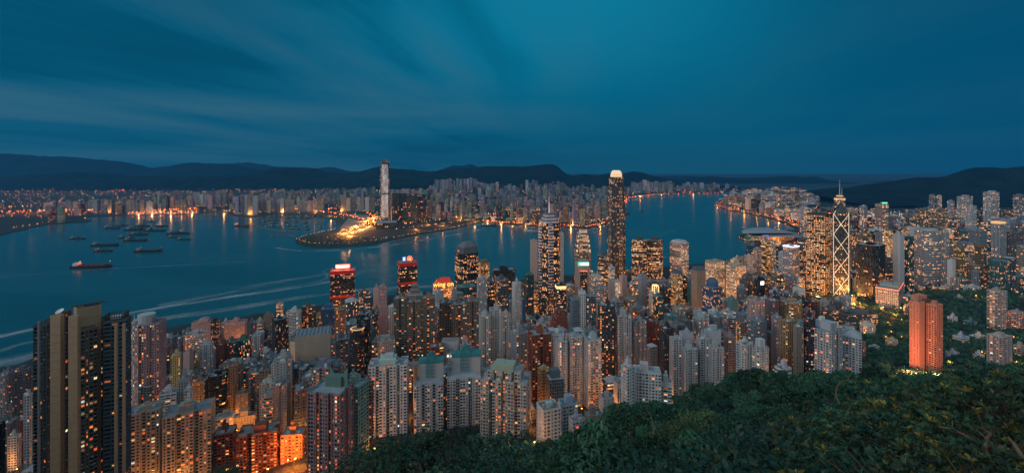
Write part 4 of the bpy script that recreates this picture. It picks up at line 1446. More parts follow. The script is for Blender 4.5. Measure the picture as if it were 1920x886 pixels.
H(957, 992, 628, 720, 560, 'res', 'grey', .10, AT, 'grey apartment tower with one dark glass side next to the dark red tower', 'the grey glass-sided tower', rot=.5, asp=.9)
H(1008, 1030, 694, 780, 440, 'wide', 'ochre', .28, AT, 'ochre slab lit orange along one side with a gabled top', 'the ochre gabled slab', rot=.5, asp=.9, roof='gable')
H(1024, 1057, 712, 790, 430, 'rib', (.13, .16, .17), .08, AT, 'slate-grey apartment tower with a narrow raised turret', 'the slate-grey tower', rot=.2, asp=.8, roof='box')
r = H(1006, 1052, 772, 832, 350, 'res', 'white', .14, AB, 'low white block with bulky white roof terraces above the bushes', 'the low white terraced block', rot=.35, asp=.9)
H(1046, 1084, 762, 806, 372, 'res', (.42, .46, .48), .18, AB, 'white block with a pale blue roof pavilion and roof gardens', 'the blue-pavilioned block', rot=.3, asp=.8, roofcol=(.12, .30, .36))
H(1066, 1098, 792, 824, 352, 'res', 'palegrey', .2, AB, 'small pale block with blue awnings at the wood edge', 'the small awninged block', rot=.3, asp=.7)
H(1096, 1130, 782, 808, 350, 'wide', 'taupe', .35, AB, 'low brown block with an open slatted roof by the trees', 'the low brown block', rot=.15, asp=.7)
H(1124, 1152, 748, 776, 420, 'small', 'palegrey', .12, 'house', 'cluster of white curved roofs on a low house between towers', 'the curved-roof house', rot=.2, asp=.8, cat='house')

# ---- right third
r = H(1641, 1694, 546, 612, 1080, 'grid', (.42, .39, .36), .10, OB, 'pale gridded office block with an orange line of light along its flat roof', 'the pale gridded office block', rot=.75, asp=.42, geo=False)
q = r[1]
mb = MB()
for a, b in ((q[0], q[1]), (q[3], q[0])):
    mb.tube([(a[0], a[1], r[3] + 2.2), (b[0], b[1], r[3] + 2.2)], .7, 4)
mb.build('roof_light_strip', M['redhot'], r[0])
H(1694, 1712, 556, 612, 1000, 'glass', 'bluegrey', .25, OT, 'glass office slab between the gridded block and the salmon tower', 'the glass office slab', rot=.6, asp=.8)
winged(1705, 1768, [(1705, 1734, 569, 0, 'rect', .8, .40, 'small'), (1736, 1768, 574, 4, 'rect', .7, .40, 'res')], None, 600, 'salmon', .07,
       'tall salmon pink apartment tower of two slabs split by a dark recess', 'the tall salmon pink tower', 690)
_p = [o for o in COL.objects if o.get('label', '').startswith('tall salmon pink')][0]
mb = MB(); _y = 622; _x = (1735.5 - CX) * _y / F
mb.box((_x, _y + 3, _p.location.z), (14, 12, CZ - (560 - HY) * _y / F - _p.location.z), .4, wall=(.20, .07, .05, 0)); mb.build('recessed_core', M['wall'], _p)
mb = MB(); mb.box((_x - 4, _y + 6, CZ - (566 - HY) * _y / F), (20, 10, 9), .4, wall=PAL['salmon'] + (0,)); mb.build('roof_house', M['wall'], _p)
H(1850, 1889, 548, 640, 900, 'wide', (.40, .38, .36), .30, AT, 'slim pale tower striped by balconies on every floor at the park edge', 'the slim balcony-striped tower', rot=.3, asp=.9, geo=True)
H(1850, 1898, 634, 704, 620, 'res', (.44, .38, .36), .16, AT, 'broad pinkish white apartment tower with dotted small windows above the wood', 'the broad pinkish white tower', rot=.3, asp=.7, plan='notch', k=3)
H(1852, 1894, 490, 545, 1380, 'fin', 'teal', .22, OT, 'teal tinted apartment tower with amber lights round its base', 'the teal tinted tower', rot=.25, asp=.6)
r = H(1857, 1887, 420, 486, 1720, 'fin', 'palegrey', .12, OT, 'pale blue-white office tower with a golden lit roof edge', 'the gold-edged tower', rot=.3, asp=.8)
q = r[1]; mb = MB(); mb.prism(offset_poly(q, 1), r[3] + .3, r[3] + 9, bottom=True); mb.build('lit_roof_edge', M['gold'], r[0])
H(1890, 1922, 588, 632, 900, 'resb', 'pink', .32, AB, 'pinkish terraced block partly cut by the frame edge', 'the pinkish edge block', rot=.4, asp=.8)
H(1896, 1930, 520, 580, 1200, 'glass', 'teal', .18, AT, 'dark teal apartment slab above the park at the frame edge', 'the dark teal edge slab', rot=.2, asp=.5)
H(1786, 1818, 634, 654, 800, 'off', 'white', .18, OB, 'low white building with a bright blue flat roof in the park', 'the blue-roofed park building', rot=.3, asp=.7, roofcol=(.06, .30, .52))
H(1816, 1850, 632, 652, 830, 'off', 'white', .28, OB, 'long low white hall lit along its eaves in the park', 'the long low park hall', rot=.2, asp=.4)
H(1580, 1606, 620, 640, 830, 'off', 'cream', .30, 'house', 'cream colonial mansion with lit verandas among dark trees', 'the cream mansion', rot=.2, asp=.6, cat='mansion', roof='hip')
H(1612, 1642, 612, 636, 850, 'grid', 'white', .25, 'house', 'white arcaded villa below the pale gridded block', 'the white villa', rot=.3, asp=.6, cat='villa')
H(1540, 1576, 582, 606, 960, 'off', 'darkgrey', .35, OB, 'low government block with a planted green roof beside the park', 'the low green-roofed block', rot=-.3, asp=.35, roofcol=(.03, .07, .03))
H(1572, 1646, 590, 614, 940, 'off', 'darkgrey', .30, OB, 'long low office wing with a planted roof running towards the gridded block', 'the long planted-roof wing', rot=.1, asp=.25, roofcol=(.03, .07, .03))

for (a, b, pt, vb, y, st, co, lt, lab, sh) in ((1722, 1748, 604, 620, 900, 'off', 'palegrey', .25, 'long low pale block peeping out behind the salmon tower', 'the low pale block'),
                                                (1776, 1796, 596, 612, 960, 'res', 'white', .25, 'small white house alone in the dark park trees', 'the lone park house'),
                                                (1806, 1832, 604, 620, 930, 'off', 'teal', .15, 'low teal glass pavilion among the park trees', 'the teal pavilion'),
                                                (1660, 1684, 640, 656, 760, 'res', 'cream', .35, 'cream low-rise with lit rooms below the white villa', 'the cream low-rise'),
                                                (1628, 1650, 652, 668, 740, 'off', 'white', .2, 'white flat-roofed school block at the wood edge', 'the white school block'),
                                                (1772, 1800, 664, 680, 690, 'res', 'palegrey', .25, 'pale stepped villa on the hillside under the blue-roofed building', 'the stepped villa'),
                                                (1824, 1846, 668, 684, 680, 'res', 'white', .3, 'white villa with lit windows beside the broad pinkish tower', 'the lit white villa'),
                                                (1900, 1924, 650, 672, 700, 'resb', 'beige', .3, 'beige hillside block beside the broad pinkish tower', 'the beige hillside block'),
                                                (1806, 1840, 540, 556, 1290, 'off', 'white', .3, 'low white hillside block beyond the park', 'the far white park block'),
                                                (1788, 1806, 560, 574, 1180, 'res', 'palegrey', .3, 'small pale block at the top of the park', 'the small upper park block')):
    H(a, b, pt, vb, y, st, co, lt, 'house' if 'villa' in lab or 'house' in lab else OB, lab, sh, rot=.3, asp=.6, cat='villa' if 'villa' in lab else 'building')

# ---- towers of the eastern business district
H(1468, 1499, 464, 524, 1400, 'grid', (.44, .40, .42), .45, OT, 'pale tower with a glowing white roof line and a red strip down its side', 'the white-rimmed tower', rot=.5, asp=.8)
r = BUILT[-1]; q, zt = r[6], r[8]
for nm, mt in (('led_roof_line', 'white_led'),):
    mb = MB()
    for i in range(len(q)):
        a, b = q[i], q[(i + 1) % len(q)]
        mb.tube([(a[0], a[1], zt + 1.6), (b[0], b[1], zt + 1.6)], 1.3, 4)
    _o = mb.build(nm, M[mt])
    _o.parent = [o for o in COL.objects if o.get('label', '').startswith('pale tower with a glowing white roof')][0]
    _o.location = -Vector(_o.parent.location)
H(1496, 1514, 448, 520, 1480, 'off', 'darkgrey', .45, OT, 'dark grey tower with broken amber bands behind the honeycomb-lit tower', 'the broken-banded tower', rot=.4, asp=.8)
r = H(1512, 1561, 404, 566, 1261, 'grid', 'black', .80, OT, 'large square dark tower covered by a golden honeycomb of small lights', 'the honeycomb-lit tower', rot=.62, asp=1.0, roof='none', geo=False)
HONEY = r
H(1605, 1660, 462, 586, 1150, 'glass', 'black', .05, OT, 'black glass office tower with sparse amber windows and stepped dark crown', 'the black glass tower', rot=.5, asp=.9, plan='oct', geo=False)
H(1655, 1674, 432, 486, 1500, 'off', 'gold', .90, OT, 'slim tower lit by dense amber bands of floor light', 'the dense amber-banded tower', rot=.3, asp=.8)
H(1674, 1696, 440, 546, 1250, 'blank', 'palegrey', .0, OT, 'smooth grey rounded slab with a narrow window seam', 'the smooth grey slab', rot=.2, asp=.9, plan='oct', geo=False)
H(1694, 1714, 444, 540, 1255, 'glass', 'teal', .28, OT, 'dark glass flank attached to the smooth grey slab', 'the dark glass flank', rot=.2, asp=.9, geo=False)
H(1714, 1766, 434, 540, 1400, 'off', 'palegrey', .28, OT, 'broad curved white hotel tower banded by lit floors', 'the curved white hotel', rot=.08, asp=.5, plan='curve', geo=False, roof='box')
H(1704, 1728, 428, 470, 1440, 'blank', 'palegrey', .0, OT, 'plain pale core rising behind the curved hotel', 'the plain pale core', rot=.1, asp=.8, geo=False)
H(1764, 1780, 436, 530, 1400, 'fin', 'palegrey', .15, OT, 'narrow pale end tower with a framed window strip next to the curved hotel', 'the framed end tower', rot=.1, asp=1., geo=False)
H(1776, 1792, 488, 526, 1340, 'blank', 'white', .0, OB, 'short plain white slab at the foot of the curved hotel', 'the short plain white slab', rot=.3, asp=.8, geo=False)
H(1715, 1778, 392, 430, 2150, 'res', 'taupe', .42, AT, 'wide row-like brown apartment slab with countless amber windows on the hillside', 'the wide brown hillside slab', rot=.1, asp=.3, plan='notch', k=5)
for (a, b, pt, vb, y, lab, sh) in ((1742, 1754, 365, 395, 2600, 'slim dark hillside tower, nearer to the spires of the twin pair', 'the slim hillside tower'), (1756, 1766, 367, 395, 2620, 'slim hillside tower with pale edge, second of the twin pair', 'the pale-edged hillside tower'),
                                   (1776, 1790, 376, 396, 2550, 'short pale hillside tower standing alone against the dark ridge', 'the lone hillside tower'), (1794, 1824, 368, 392, 2500, 'pale triple-fronted hillside tower against the ridge', 'the triple-fronted hillside tower'),
                                   (1843, 1874, 360, 390, 2450, 'broad pale hillside tower, highest of those on the ridge foot', 'the broad hillside tower'), (1899, 1922, 365, 395, 2400, 'dark teal hillside tower cut by the frame edge', 'the dark teal hillside tower')):
    H(a, b, pt, vb, y, 'res', 'palegrey' if 'pale' in lab else 'bluegrey', .28, AT, lab, sh, rot=.2, asp=.6, plan='notch', k=3)
H(1810, 1831, 386, 432, 2000, 'rib', 'palegrey', .25, AT, 'pale slab with blue side walls rising mid-slope', 'the pale mid-slope slab', rot=.3, asp=.6)
H(1640, 1666, 382, 432, 2100, 'off', 'pink', .35, OT, 'reddish lit office tower carrying green lettering on its roof', 'the green-lettered tower', rot=.3, asp=.8)
r = BUILT[-1]
mb = MB(); q = r[6]; mb.box((sum(p[0] for p in q) / 4, min(p[1] for p in q) + 4, r[8] + 1), (34, 1.2, 6), .3)
_o = mb.build('green_sign', M['green_neon']); _p = [o for o in COL.objects if o.get('label', '').startswith('reddish lit office tower')][0]; _o.parent = _p; _o.location = -Vector(_p.location)
H(1612, 1626, 386, 430, 2150, 'off', 'palegrey', .25, OT, 'slim pale tower with a white roof sign and blue side strip', 'the blue-stripped tower', rot=.3, asp=.9)
H(1440, 1452, 412, 440, 2000, 'off', 'cream', .5, OT, 'distant cream office block beside the winged exhibition hall', 'the distant cream block', rot=.2, asp=.8) if False else None
H(1412, 1428, 466, 520, 1560, 'rib', 'pink', .35, OT, 'rose lit office tower near the winged exhibition hall', 'the rose lit tower', rot=.3, asp=.8)
H(1426, 1446, 452, 520, 1600, 'off', 'gold', .60, OT, 'amber banded office tower with a glowing blue ring frame on its roof', 'the blue-ringed tower', rot=.3, asp=.8)
r = BUILT[-1]; q = r[6]; _p = [o for o in COL.objects if o.get('label', '').startswith('amber banded office tower')][0]
mb = MB(); c_ = (sum(p[0] for p in q) / 4, sum(p[1] for p in q) / 4)
mb.tube([(c_[0] + 10 * math.cos(t), c_[1], r[8] + 11 + 10 * math.sin(t)) for t in np.linspace(0, 2 * math.pi, 17)], .7, 5)
_o = mb.build('blue_ring', M['blue_neon'], _p)
H(1446, 1456, 460, 510, 1580, 'fin', 'cream', .3, OT, 'thin cream tower between the blue-ringed tower and a dark block', 'the thin cream tower', rot=.2, asp=1.)
# ================================================================ landmark towers
def stack(root, levels, style, col, lit, seed, cx, cy, rot, plan='oct', asp=1.0):
    """set-back volumes one on top of another: (width, z0, z1)"""
    last = None
    for i, (w, za, zb) in enumerate(levels):
        p = [(x * w + cx, y * w + cy) for x, y in rot2(plan_poly(plan, asp), rot)]
        body(root, p, za, zb, style, col, lit, seed + i, False, name='tower_body' if i == 0 else 'upper_storeys', roofcol=(.2, .21, .22))
        last = p
    return last


# tallest tower on this shore: slender, tapering, lit crown of fins
def harbour_supertall():
    x, y = (1155.5 - CX) * 1560 / F, 1560
    root = thing(OT, 'tallest dark tower on the near shore, tapering to a glowing crown of curved fins', 'skyscraper', (x, y, 4))
    col = (.065, .07, .075)
    stack(root, [(54, 4, 235), (51, 235, 300), (47, 300, 352), (43, 352, 388)], 'fin', col, .20, 900, x, y, .42, 'oct')
    for i in range(4):
        a = .42 + i * math.pi / 2
        for w, za, zb in ((56, 30, 235), (53, 235, 300), (49, 300, 352)):
            mb = MB()
            d = w / 2
            mb.box((x + math.sin(a) * d, y - math.cos(a) * d, za), (w * .30, 1.4, zb - za), a, wall=(.13, .13, .13, thr(.30)), par=(3.4, 5.6, .5, .5), mat=0)
            mb.build('facade_bay', M['facade'], root)
    # crown: fins that lean inwards
    for i in range(24):
        a = 2 * math.pi * i / 24 + .1
        r0 = 20.5
        mb = MB()
        pts = [(r0, 388), (r0 - .6, 398), (r0 - 3.2, 406), (r0 - 7.5, 412)]
        for (ra, za), (rb, zb) in zip(pts[:-1], pts[1:]):
            t = 1.3
            ca, sa = math.cos(a), math.sin(a)
            P = lambda r, z, s, k: (x + (r + k) * ca - s * sa, y + (r + k) * sa + s * ca, z)
            mb.polys([[P(ra, za, -t, 0), P(ra, za, t, 0), P(rb, zb, t, 0), P(rb, zb, -t, 0)], [P(ra, za, t, -2), P(ra, za, -t, -2), P(rb, zb, -t, -2), P(rb, zb, t, -2)],
                      [P(ra, za, t, 0), P(ra, za, t, -2), P(rb, zb, t, -2), P(rb, zb, t, 0)], [P(ra, za, -t, -2), P(ra, za, -t, 0), P(rb, zb, -t, 0), P(rb, zb, -t, -2)]])
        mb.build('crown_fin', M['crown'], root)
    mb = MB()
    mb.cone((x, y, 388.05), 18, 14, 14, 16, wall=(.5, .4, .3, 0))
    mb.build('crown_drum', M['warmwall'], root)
    BUILT.append((1138, 1172, 319, 520, 1540, 'the tallest near-shore tower', [(x - 28, y - 28), (x + 28, y - 28), (x + 28, y + 28), (x - 28, y + 28)], 4, 412))


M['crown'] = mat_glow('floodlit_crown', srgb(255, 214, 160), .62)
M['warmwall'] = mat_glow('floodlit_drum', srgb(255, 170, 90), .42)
harbour_supertall()


def harbour_second():
    y = 1440
    x = (1092 - CX) * y / F
    root = thing(OT, 'stepped tower with floodlit terraces, smaller sister of the tallest harbour tower', 'skyscraper', (x, y, 4))
    zs = [(48, 4, 150), (45, 150, 166), (41, 166, 182), (37, 182, 196), (31, 196, 206)]
    stack(root, zs, 'fin', (.2, .2, .2), .35, 930, x, y, .1, 'oct')
    for w, za, zb in zs[1:]:
        for s in (-1, 1):
            mb = MB()
            mb.box((x + s * w * .46, y - w * .44, za - 5), (5, 5, 7), .1)
            mb.build('terrace_floodlight', M['crown'], root)
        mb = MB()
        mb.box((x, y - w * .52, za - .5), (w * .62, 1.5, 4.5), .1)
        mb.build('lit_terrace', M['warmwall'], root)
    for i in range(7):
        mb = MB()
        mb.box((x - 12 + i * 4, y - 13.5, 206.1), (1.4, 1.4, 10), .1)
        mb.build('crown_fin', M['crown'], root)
    BUILT.append((1077, 1107, 433, 486, 1420, 'the terraced tower', [(x - 24, y - 24), (x + 24, y - 24), (x + 24, y + 24), (x - 24, y + 24)], 4, 210))


harbour_second()


def teal_sign_bank():
    r = tower(1078, 1106, 492, 560, 1260, 'blank', (.36, .30, .27), 0, OT, 'grey frame-like office slab carrying a teal sign of white characters', rot=.06, asp=.7, geo=False, roof='box')
    root, poly, z0, z1, size = r
    cx = (poly[0][0] + poly[1][0]) / 2
    cy = min(p[1] for p in poly)
    mb = MB()
    mb.box((cx, cy - 1.0, z1 - 9), (size * .82, 1.4, 11), .06)
    sg = mb.build('sign_panel', M['teal_sign'], root)
    # five white block characters, strokes only
    for i in range(5):
        mb = MB()
        x0 = cx - size * .32 + i * size * .16
        for (dx, dz, w, h) in ((0, 2.6, 4.2, .9), (0, 0, 4.2, .9), (0, -2.6, 4.2, .9), (-1.6, 0, .9, 6), (1.6, 0, .9, 6)):
            mb.box((x0 + dx, cy - 2.0 + x0 * 0, z1 - 3.6 + dz - h / 2), (w, .5, h), .06)
        o = mb.build('sign_character', M['sign_white'], root)
    mb = MB()
    mb.box((cx + .5, cy - .45, z0 + 20), (size * .52, 1.2, z1 - z0 - 44), .06, wall=(.05, .08, .09, thr(.10)), par=(1.9, 3.9, .9, .84))
    mb.build('glass_front', M['facade'], root)
    mb = MB()
    mb.box((cx + .5, cy - .6, z1 - 25), (size * .56, 1.2, 1.4), .06)
    mb.build('lit_lintel', M['redhot'], root)
    BUILT.append((1078, 1106, 484, 560, 1250, 'the teal-signed slab', poly, z0, z1))


teal_sign_bank()


def banded_spire():
    y = 1110
    x = (1029.5 - CX) * y / F
    root = thing(OT, 'dark tower with purple-pink light bands, tiered top and a tall lit spire', 'skyscraper', (x, y, 10))
    zt = CZ - (418 - HY) * (y - 20) / F
    p = [(a * 47 + x, b * 47 + y) for a, b in rot2(plan_poly('oct', 1.0), .25)]
    body(root, p, 10, zt, 'glass', (.05, .05, .06), .30, 960, False, roofcol=(.1, .1, .1))
    for i, (w, h) in enumerate(((42, 7), (34, 6), (26, 5))):
        q = [(a * w + x, b * w + y) for a, b in rot2(plan_poly('oct'), .25)]
        mb = MB()
        mb.prism(q, zt + .1 + i * 8, zt + i * 8 + h * .45, bottom=True)
        mb.build('lit_tier', M['pink_band'], root)
        mb = MB()
        mb.prism(offset_poly(q, 1.5), zt + .1 + i * 8 + h * .45, zt + i * 8 + 8, wall=(.2, .2, .22, 0))
        mb.build('tier', M['wall'], root)
    mb = MB()
    mb.tube([(x, y, zt + 24), (x, y, zt + 44), (x, y, zt + 66)], [1.6, .9, .3], 6)
    for t in (30, 36, 42):
        mb.box((x, y, zt + t), (4, .8, .8), .2)
    mb.build('spire', M['spire'], root)
    # projecting bay columns with bands of light
    for (dx, dy, zc, n) in ((-20.5, -14, zt - 12, 20), (1.5, -24.2, zt - 6, 22)):
        q = [(a * 13 + x + dx, b * 11 + y + dy) for a, b in rot2(plan_poly('oct'), .25)]
        mb = MB()
        mb.prism(q, 10, zc, wall=(.07, .06, .08, thr(.2)), par=(1.9, 3.9, .8, .6))
        mb.prism(q, zc + .1, zc + 9, poly2=offset_poly(q, 6), wall=(.3, .25, .3, 0), par=(4, 4, 0, 0))
        mb.build('bay_column', M['facade'], root)
        for i in range(n):
            z = zc - 4 - i * 7.4
            q2 = [(a * 14.2 + x + dx, b * 12.2 + y + dy) for a, b in rot2(plan_poly('oct'), .25)]
            mb = MB()
            mb.prism(q2, z, z + (2.8 if i < 9 else 1.3), bottom=True)
            mb.build('light_band', M['pink_band'], root)
    BUILT.append((1008, 1051, 398, 600, 1090, 'the purple-banded spire tower', p, 10, zt))


M['spire'] = mat_glow('lit_spire', srgb(206, 176, 226), .55)
banded_spire()


def black_angular():
    r = tower(853, 897, 476, 566, 1130, 'glass', 'black', .26, OT, 'tall black glass tower with an angular faceted top and a red aircraft lamp', rot=.5, asp=.85, plan='oct', geo=False, roof='none')
    root, poly, z0, z1, size = r
    cx, cy = sum(p[0] for p in poly) / len(poly), sum(p[1] for p in poly) / len(poly)
    q = [(cx + (p[0] - cx) * .45 + size * .04, cy + (p[1] - cy) * .45) for p in poly]
    mb = MB()
    mb.prism(poly, z1, z1 + 16, poly2=[(cx + (p[0] - cx) * .8, cy + (p[1] - cy) * .8) for p in poly], top=False, wall=(.10, .11, .12, 0))
    mb.prism([(cx + (p[0] - cx) * .8, cy + (p[1] - cy) * .8) for p in poly], z1 + 16, z1 + 28, poly2=q, wall=(.16, .17, .18, 0))
    mb.build('faceted_crown', M['roof'], root)
    mb = MB()
    mb.ball((min(p[0] for p in poly) + 12, cy - 18, z1 + 6), 2.0)
    mb.build('aircraft_lamp', M['redhot'], root)
    BUILT.append((853, 897, 456, 566, 1130, 'the black angular tower', poly, z0, z1 + 28))


black_angular()


def red_trim(px0, px1, ptop, vbot, y, label, short, hot):
    r = tower(px0, px1, ptop, vbot, y, 'off', 'black', .24, OT, label, rot=.28 if hot else .42, asp=.55 if hot else .8, geo=False, roof='none')
    root, poly, z0, z1, size = r
    H_ = z1 - z0
    big = [(sum(p[0] for p in poly) / 4 + (p[0] - sum(q[0] for q in poly) / 4) * 1.02, sum(p[1] for p in poly) / 4 + (p[1] - sum(q[1] for q in poly) / 4) * 1.02) for p in poly]
    for za, zb in ((z1 - 9, z1 - 4.6), (z1 - 3.6, z1 + .8), (z0 + H_ * (.42 if hot else .52), z0 + H_ * (.42 if hot else .52) + 5.5)):
        mb = MB()
        mb.prism(big, za, zb, top=False)
        mb.build('red_band', M['redband'], root)
    cx, cy = sum(p[0] for p in poly) / 4, sum(p[1] for p in poly) / 4
    a = .28 if hot else .42
    if hot:
        mb = MB()
        mb.box((cx, cy + 2, z1 + .1), (size * .62, 6, 5), a, wall=(.3, .1, .06, 0))
        mb.build('plant_room', M['wall'], root)
        mb = MB()
        mb.box((cx, cy, z1 + 3.2), (size * .60, 1.2, 11.5), a)
        mb.build('sign_frame', M['red_sign'], root)
        mb = MB()
        ux = (math.cos(a), math.sin(a))
        mb.box((cx + ux[1] * 1.2, cy - ux[0] * 1.2, z1 + 5.4), (size * .50, .8, 6.2), a)
        mb.build('sign_panel', M['sign_white'], root)
        for dx in (-14, 14):
            ld = bpy.data.lights.new('sign_light', 'POINT')
            ld.energy, ld.color, ld.shadow_soft_size = 30000, (1.0, .12, .03), 2.0
            l = bpy.data.objects.new('sign_light', ld)
            l.location = Vector((cx + dx, cy - 9, z1 + 9)) - Vector(root.location)
            l.parent = root
            COL.objects.link(l)
    else:
        mb = MB()
        mb.box((cx, cy, z1 + .1), (size * .5, size * .4, 4), a, wall=(.2, .26, .3, 0))
        mb.build('plant_room', M['wall'], root)
        mb = MB()
        mb.box((cx - 8, cy - 4, z1 + 2), (9, 2, 13), a)
        mb.build('blue_sign', M['blue_neon'], root)
        mb = MB()
        mb.box((cx - 8, cy - 5.4, z1 + 5), (3.6, .6, 7), a)
        mb.build('white_mark', M['sign_white'], root)
        # a round amber emblem on edge
        mb = MB()
        n = 18
        ring = [(cx + 9 + 7.2 * math.cos(2 * math.pi * i / n), cy - 5, z1 + 10 + 7.2 * math.sin(2 * math.pi * i / n)) for i in range(n + 1)]
        mb.tube(ring, 1.3, 5)
        mb.build('round_emblem', M['redhot'], root)
        mb = MB()
        mb.tube([(cx + 5.5, cy - 5, z1 + 9), (cx + 9, cy - 5, z1 + 13), (cx + 12.5, cy - 5, z1 + 9)], 1.0, 5)
        mb.tube([(cx + 6.5, cy - 5, z1 + 6.5), (cx + 11.5, cy - 5, z1 + 6.5)], .9, 5)
        mb.build('emblem_mark', M['gold_hot'], root)
        mb = MB()
        mb.cone((cx + 9, cy - 3, z1), 1.0, 1.0, 3.2, 8)
        mb.build('emblem_post', M['darkmetal'], root)
    BUILT.append((px0, px1, ptop - 12, vbot, y, short, poly, z0, z1))


M['redband'] = mat_glow('red_trim', srgb(178, 16, 18), .40)
M['redband'].node_tree.nodes['Principled BSDF'].inputs['Base Color'].default_value = srgb(150, 20, 18) + (1,)
M['gold_hot'] = mat_glow('amber_emblem', srgb(255, 190, 70), 2.4)
red_trim(619, 666, 509, 576, 1200, 'black office tower with red bands and a blazing white and red rooftop sign', 'the red-trimmed tower', True)
red_trim(745, 782, 494, 560, 1290, 'black office tower with red bands carrying a blue sign and a round amber emblem', 'the emblem-topped tower', False)


def neon_store():
    y = 1300
    r = tower(812, 851, 536, 560, y, 'off', (.45, .20, .12), .55, 'department_store', 'squat department store under a glowing orange-red stepped roof with neon lettering', cat='department store', rot=.25, asp=.7, geo=False, roof='none')
    root, poly, z0, z1, size = r
    cx, cy = sum(p[0] for p in poly) / 4, sum(p[1] for p in poly) / 4
    mb = MB()
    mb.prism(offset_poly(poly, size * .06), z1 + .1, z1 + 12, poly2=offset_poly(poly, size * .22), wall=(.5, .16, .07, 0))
    mb.build('stepped_roof', M['neonroof'], root)
    mb = MB()
    mb.box((cx + 4, cy, z1 + 12.1), (size * .5, size * .3, 6), .25)
    mb.build('lit_roof_box', M['neonroof'], root)
    cu = bpy.data.curves.new('lettering', 'FONT')
    cu.body = 'wing on'
    cu.size = 19
    cu.align_x = 'CENTER'
    cu.extrude = .6
    cu.offset = .25
    ob = bpy.data.objects.new('lettering', cu)
    dg = bpy.context.evaluated_depsgraph_get()
    COL.objects.link(ob)
    dg = bpy.context.evaluated_depsgraph_get()
    me = bpy.data.meshes.new_from_object(ob.evaluated_get(dg))
    bpy.data.objects.remove(ob)
    me.materials.clear()
    me.materials.append(M['neonletter'])
    o = bpy.data.objects.new('lettering', me)
    COL.objects.link(o)
    o.parent = root
    o.location = Vector((cx + 6, min(p[1] for p in poly) - 6, z1 + 1)) - Vector(root.location)
    o.rotation_euler = (R(90), 0, .25)
    BUILT.append((812, 851, 521, 560, y, 'the neon-roofed store', poly, z0, z1))


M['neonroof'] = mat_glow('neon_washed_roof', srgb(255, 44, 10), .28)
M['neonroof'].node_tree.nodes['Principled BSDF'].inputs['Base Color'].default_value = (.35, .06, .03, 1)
M['neonletter'] = mat_glow('amber_neon_letters', srgb(255, 196, 60), 1.7)
neon_store()


def twin_round():
    for (a, b, lab, sh, yy) in ((1184, 1213, 'brown glass tower with rounded ends, nearer of the rounded twin pair', 'the nearer rounded twin', 1400), (1211, 1243, 'brown glass tower with rounded ends, broader of the rounded twin pair', 'the broader rounded twin', 1430)):
        H(a, b, 451, 530, yy, 'off', (.10, .075, .06), .50, OT, lab, sh, rot=.2, asp=.7, plan='round', geo=False, roof='box')
    H(1120, 1142, 480, 540, 1370, 'off', (.12, .09, .075), .42, OT, 'shorter brown tower with a curved crown below the tallest near-shore tower', 'the shorter curved-crown tower', rot=.2, asp=.8, plan='round', geo=False, roof='box')
    r = H(1256, 1291, 457, 530, 1480, 'grid', (.46, .43, .42), .50, OT, 'white tower of small round-looking windows under a bevelled grey roof'.replace('bevelled', 'chamfered'), 'the white porthole tower', rot=.55, asp=1., geo=False, roof='none')
    root, poly, z0, z1, size = r
    mb = MB()
    mb.prism(offset_poly(poly, 1), z1 + .1, z1 + 9, poly2=offset_poly(poly, size * .2), wall=(.5, .5, .5, 0))
    mb.build('chamfered_roof', M['roof'], root)


twin_round()


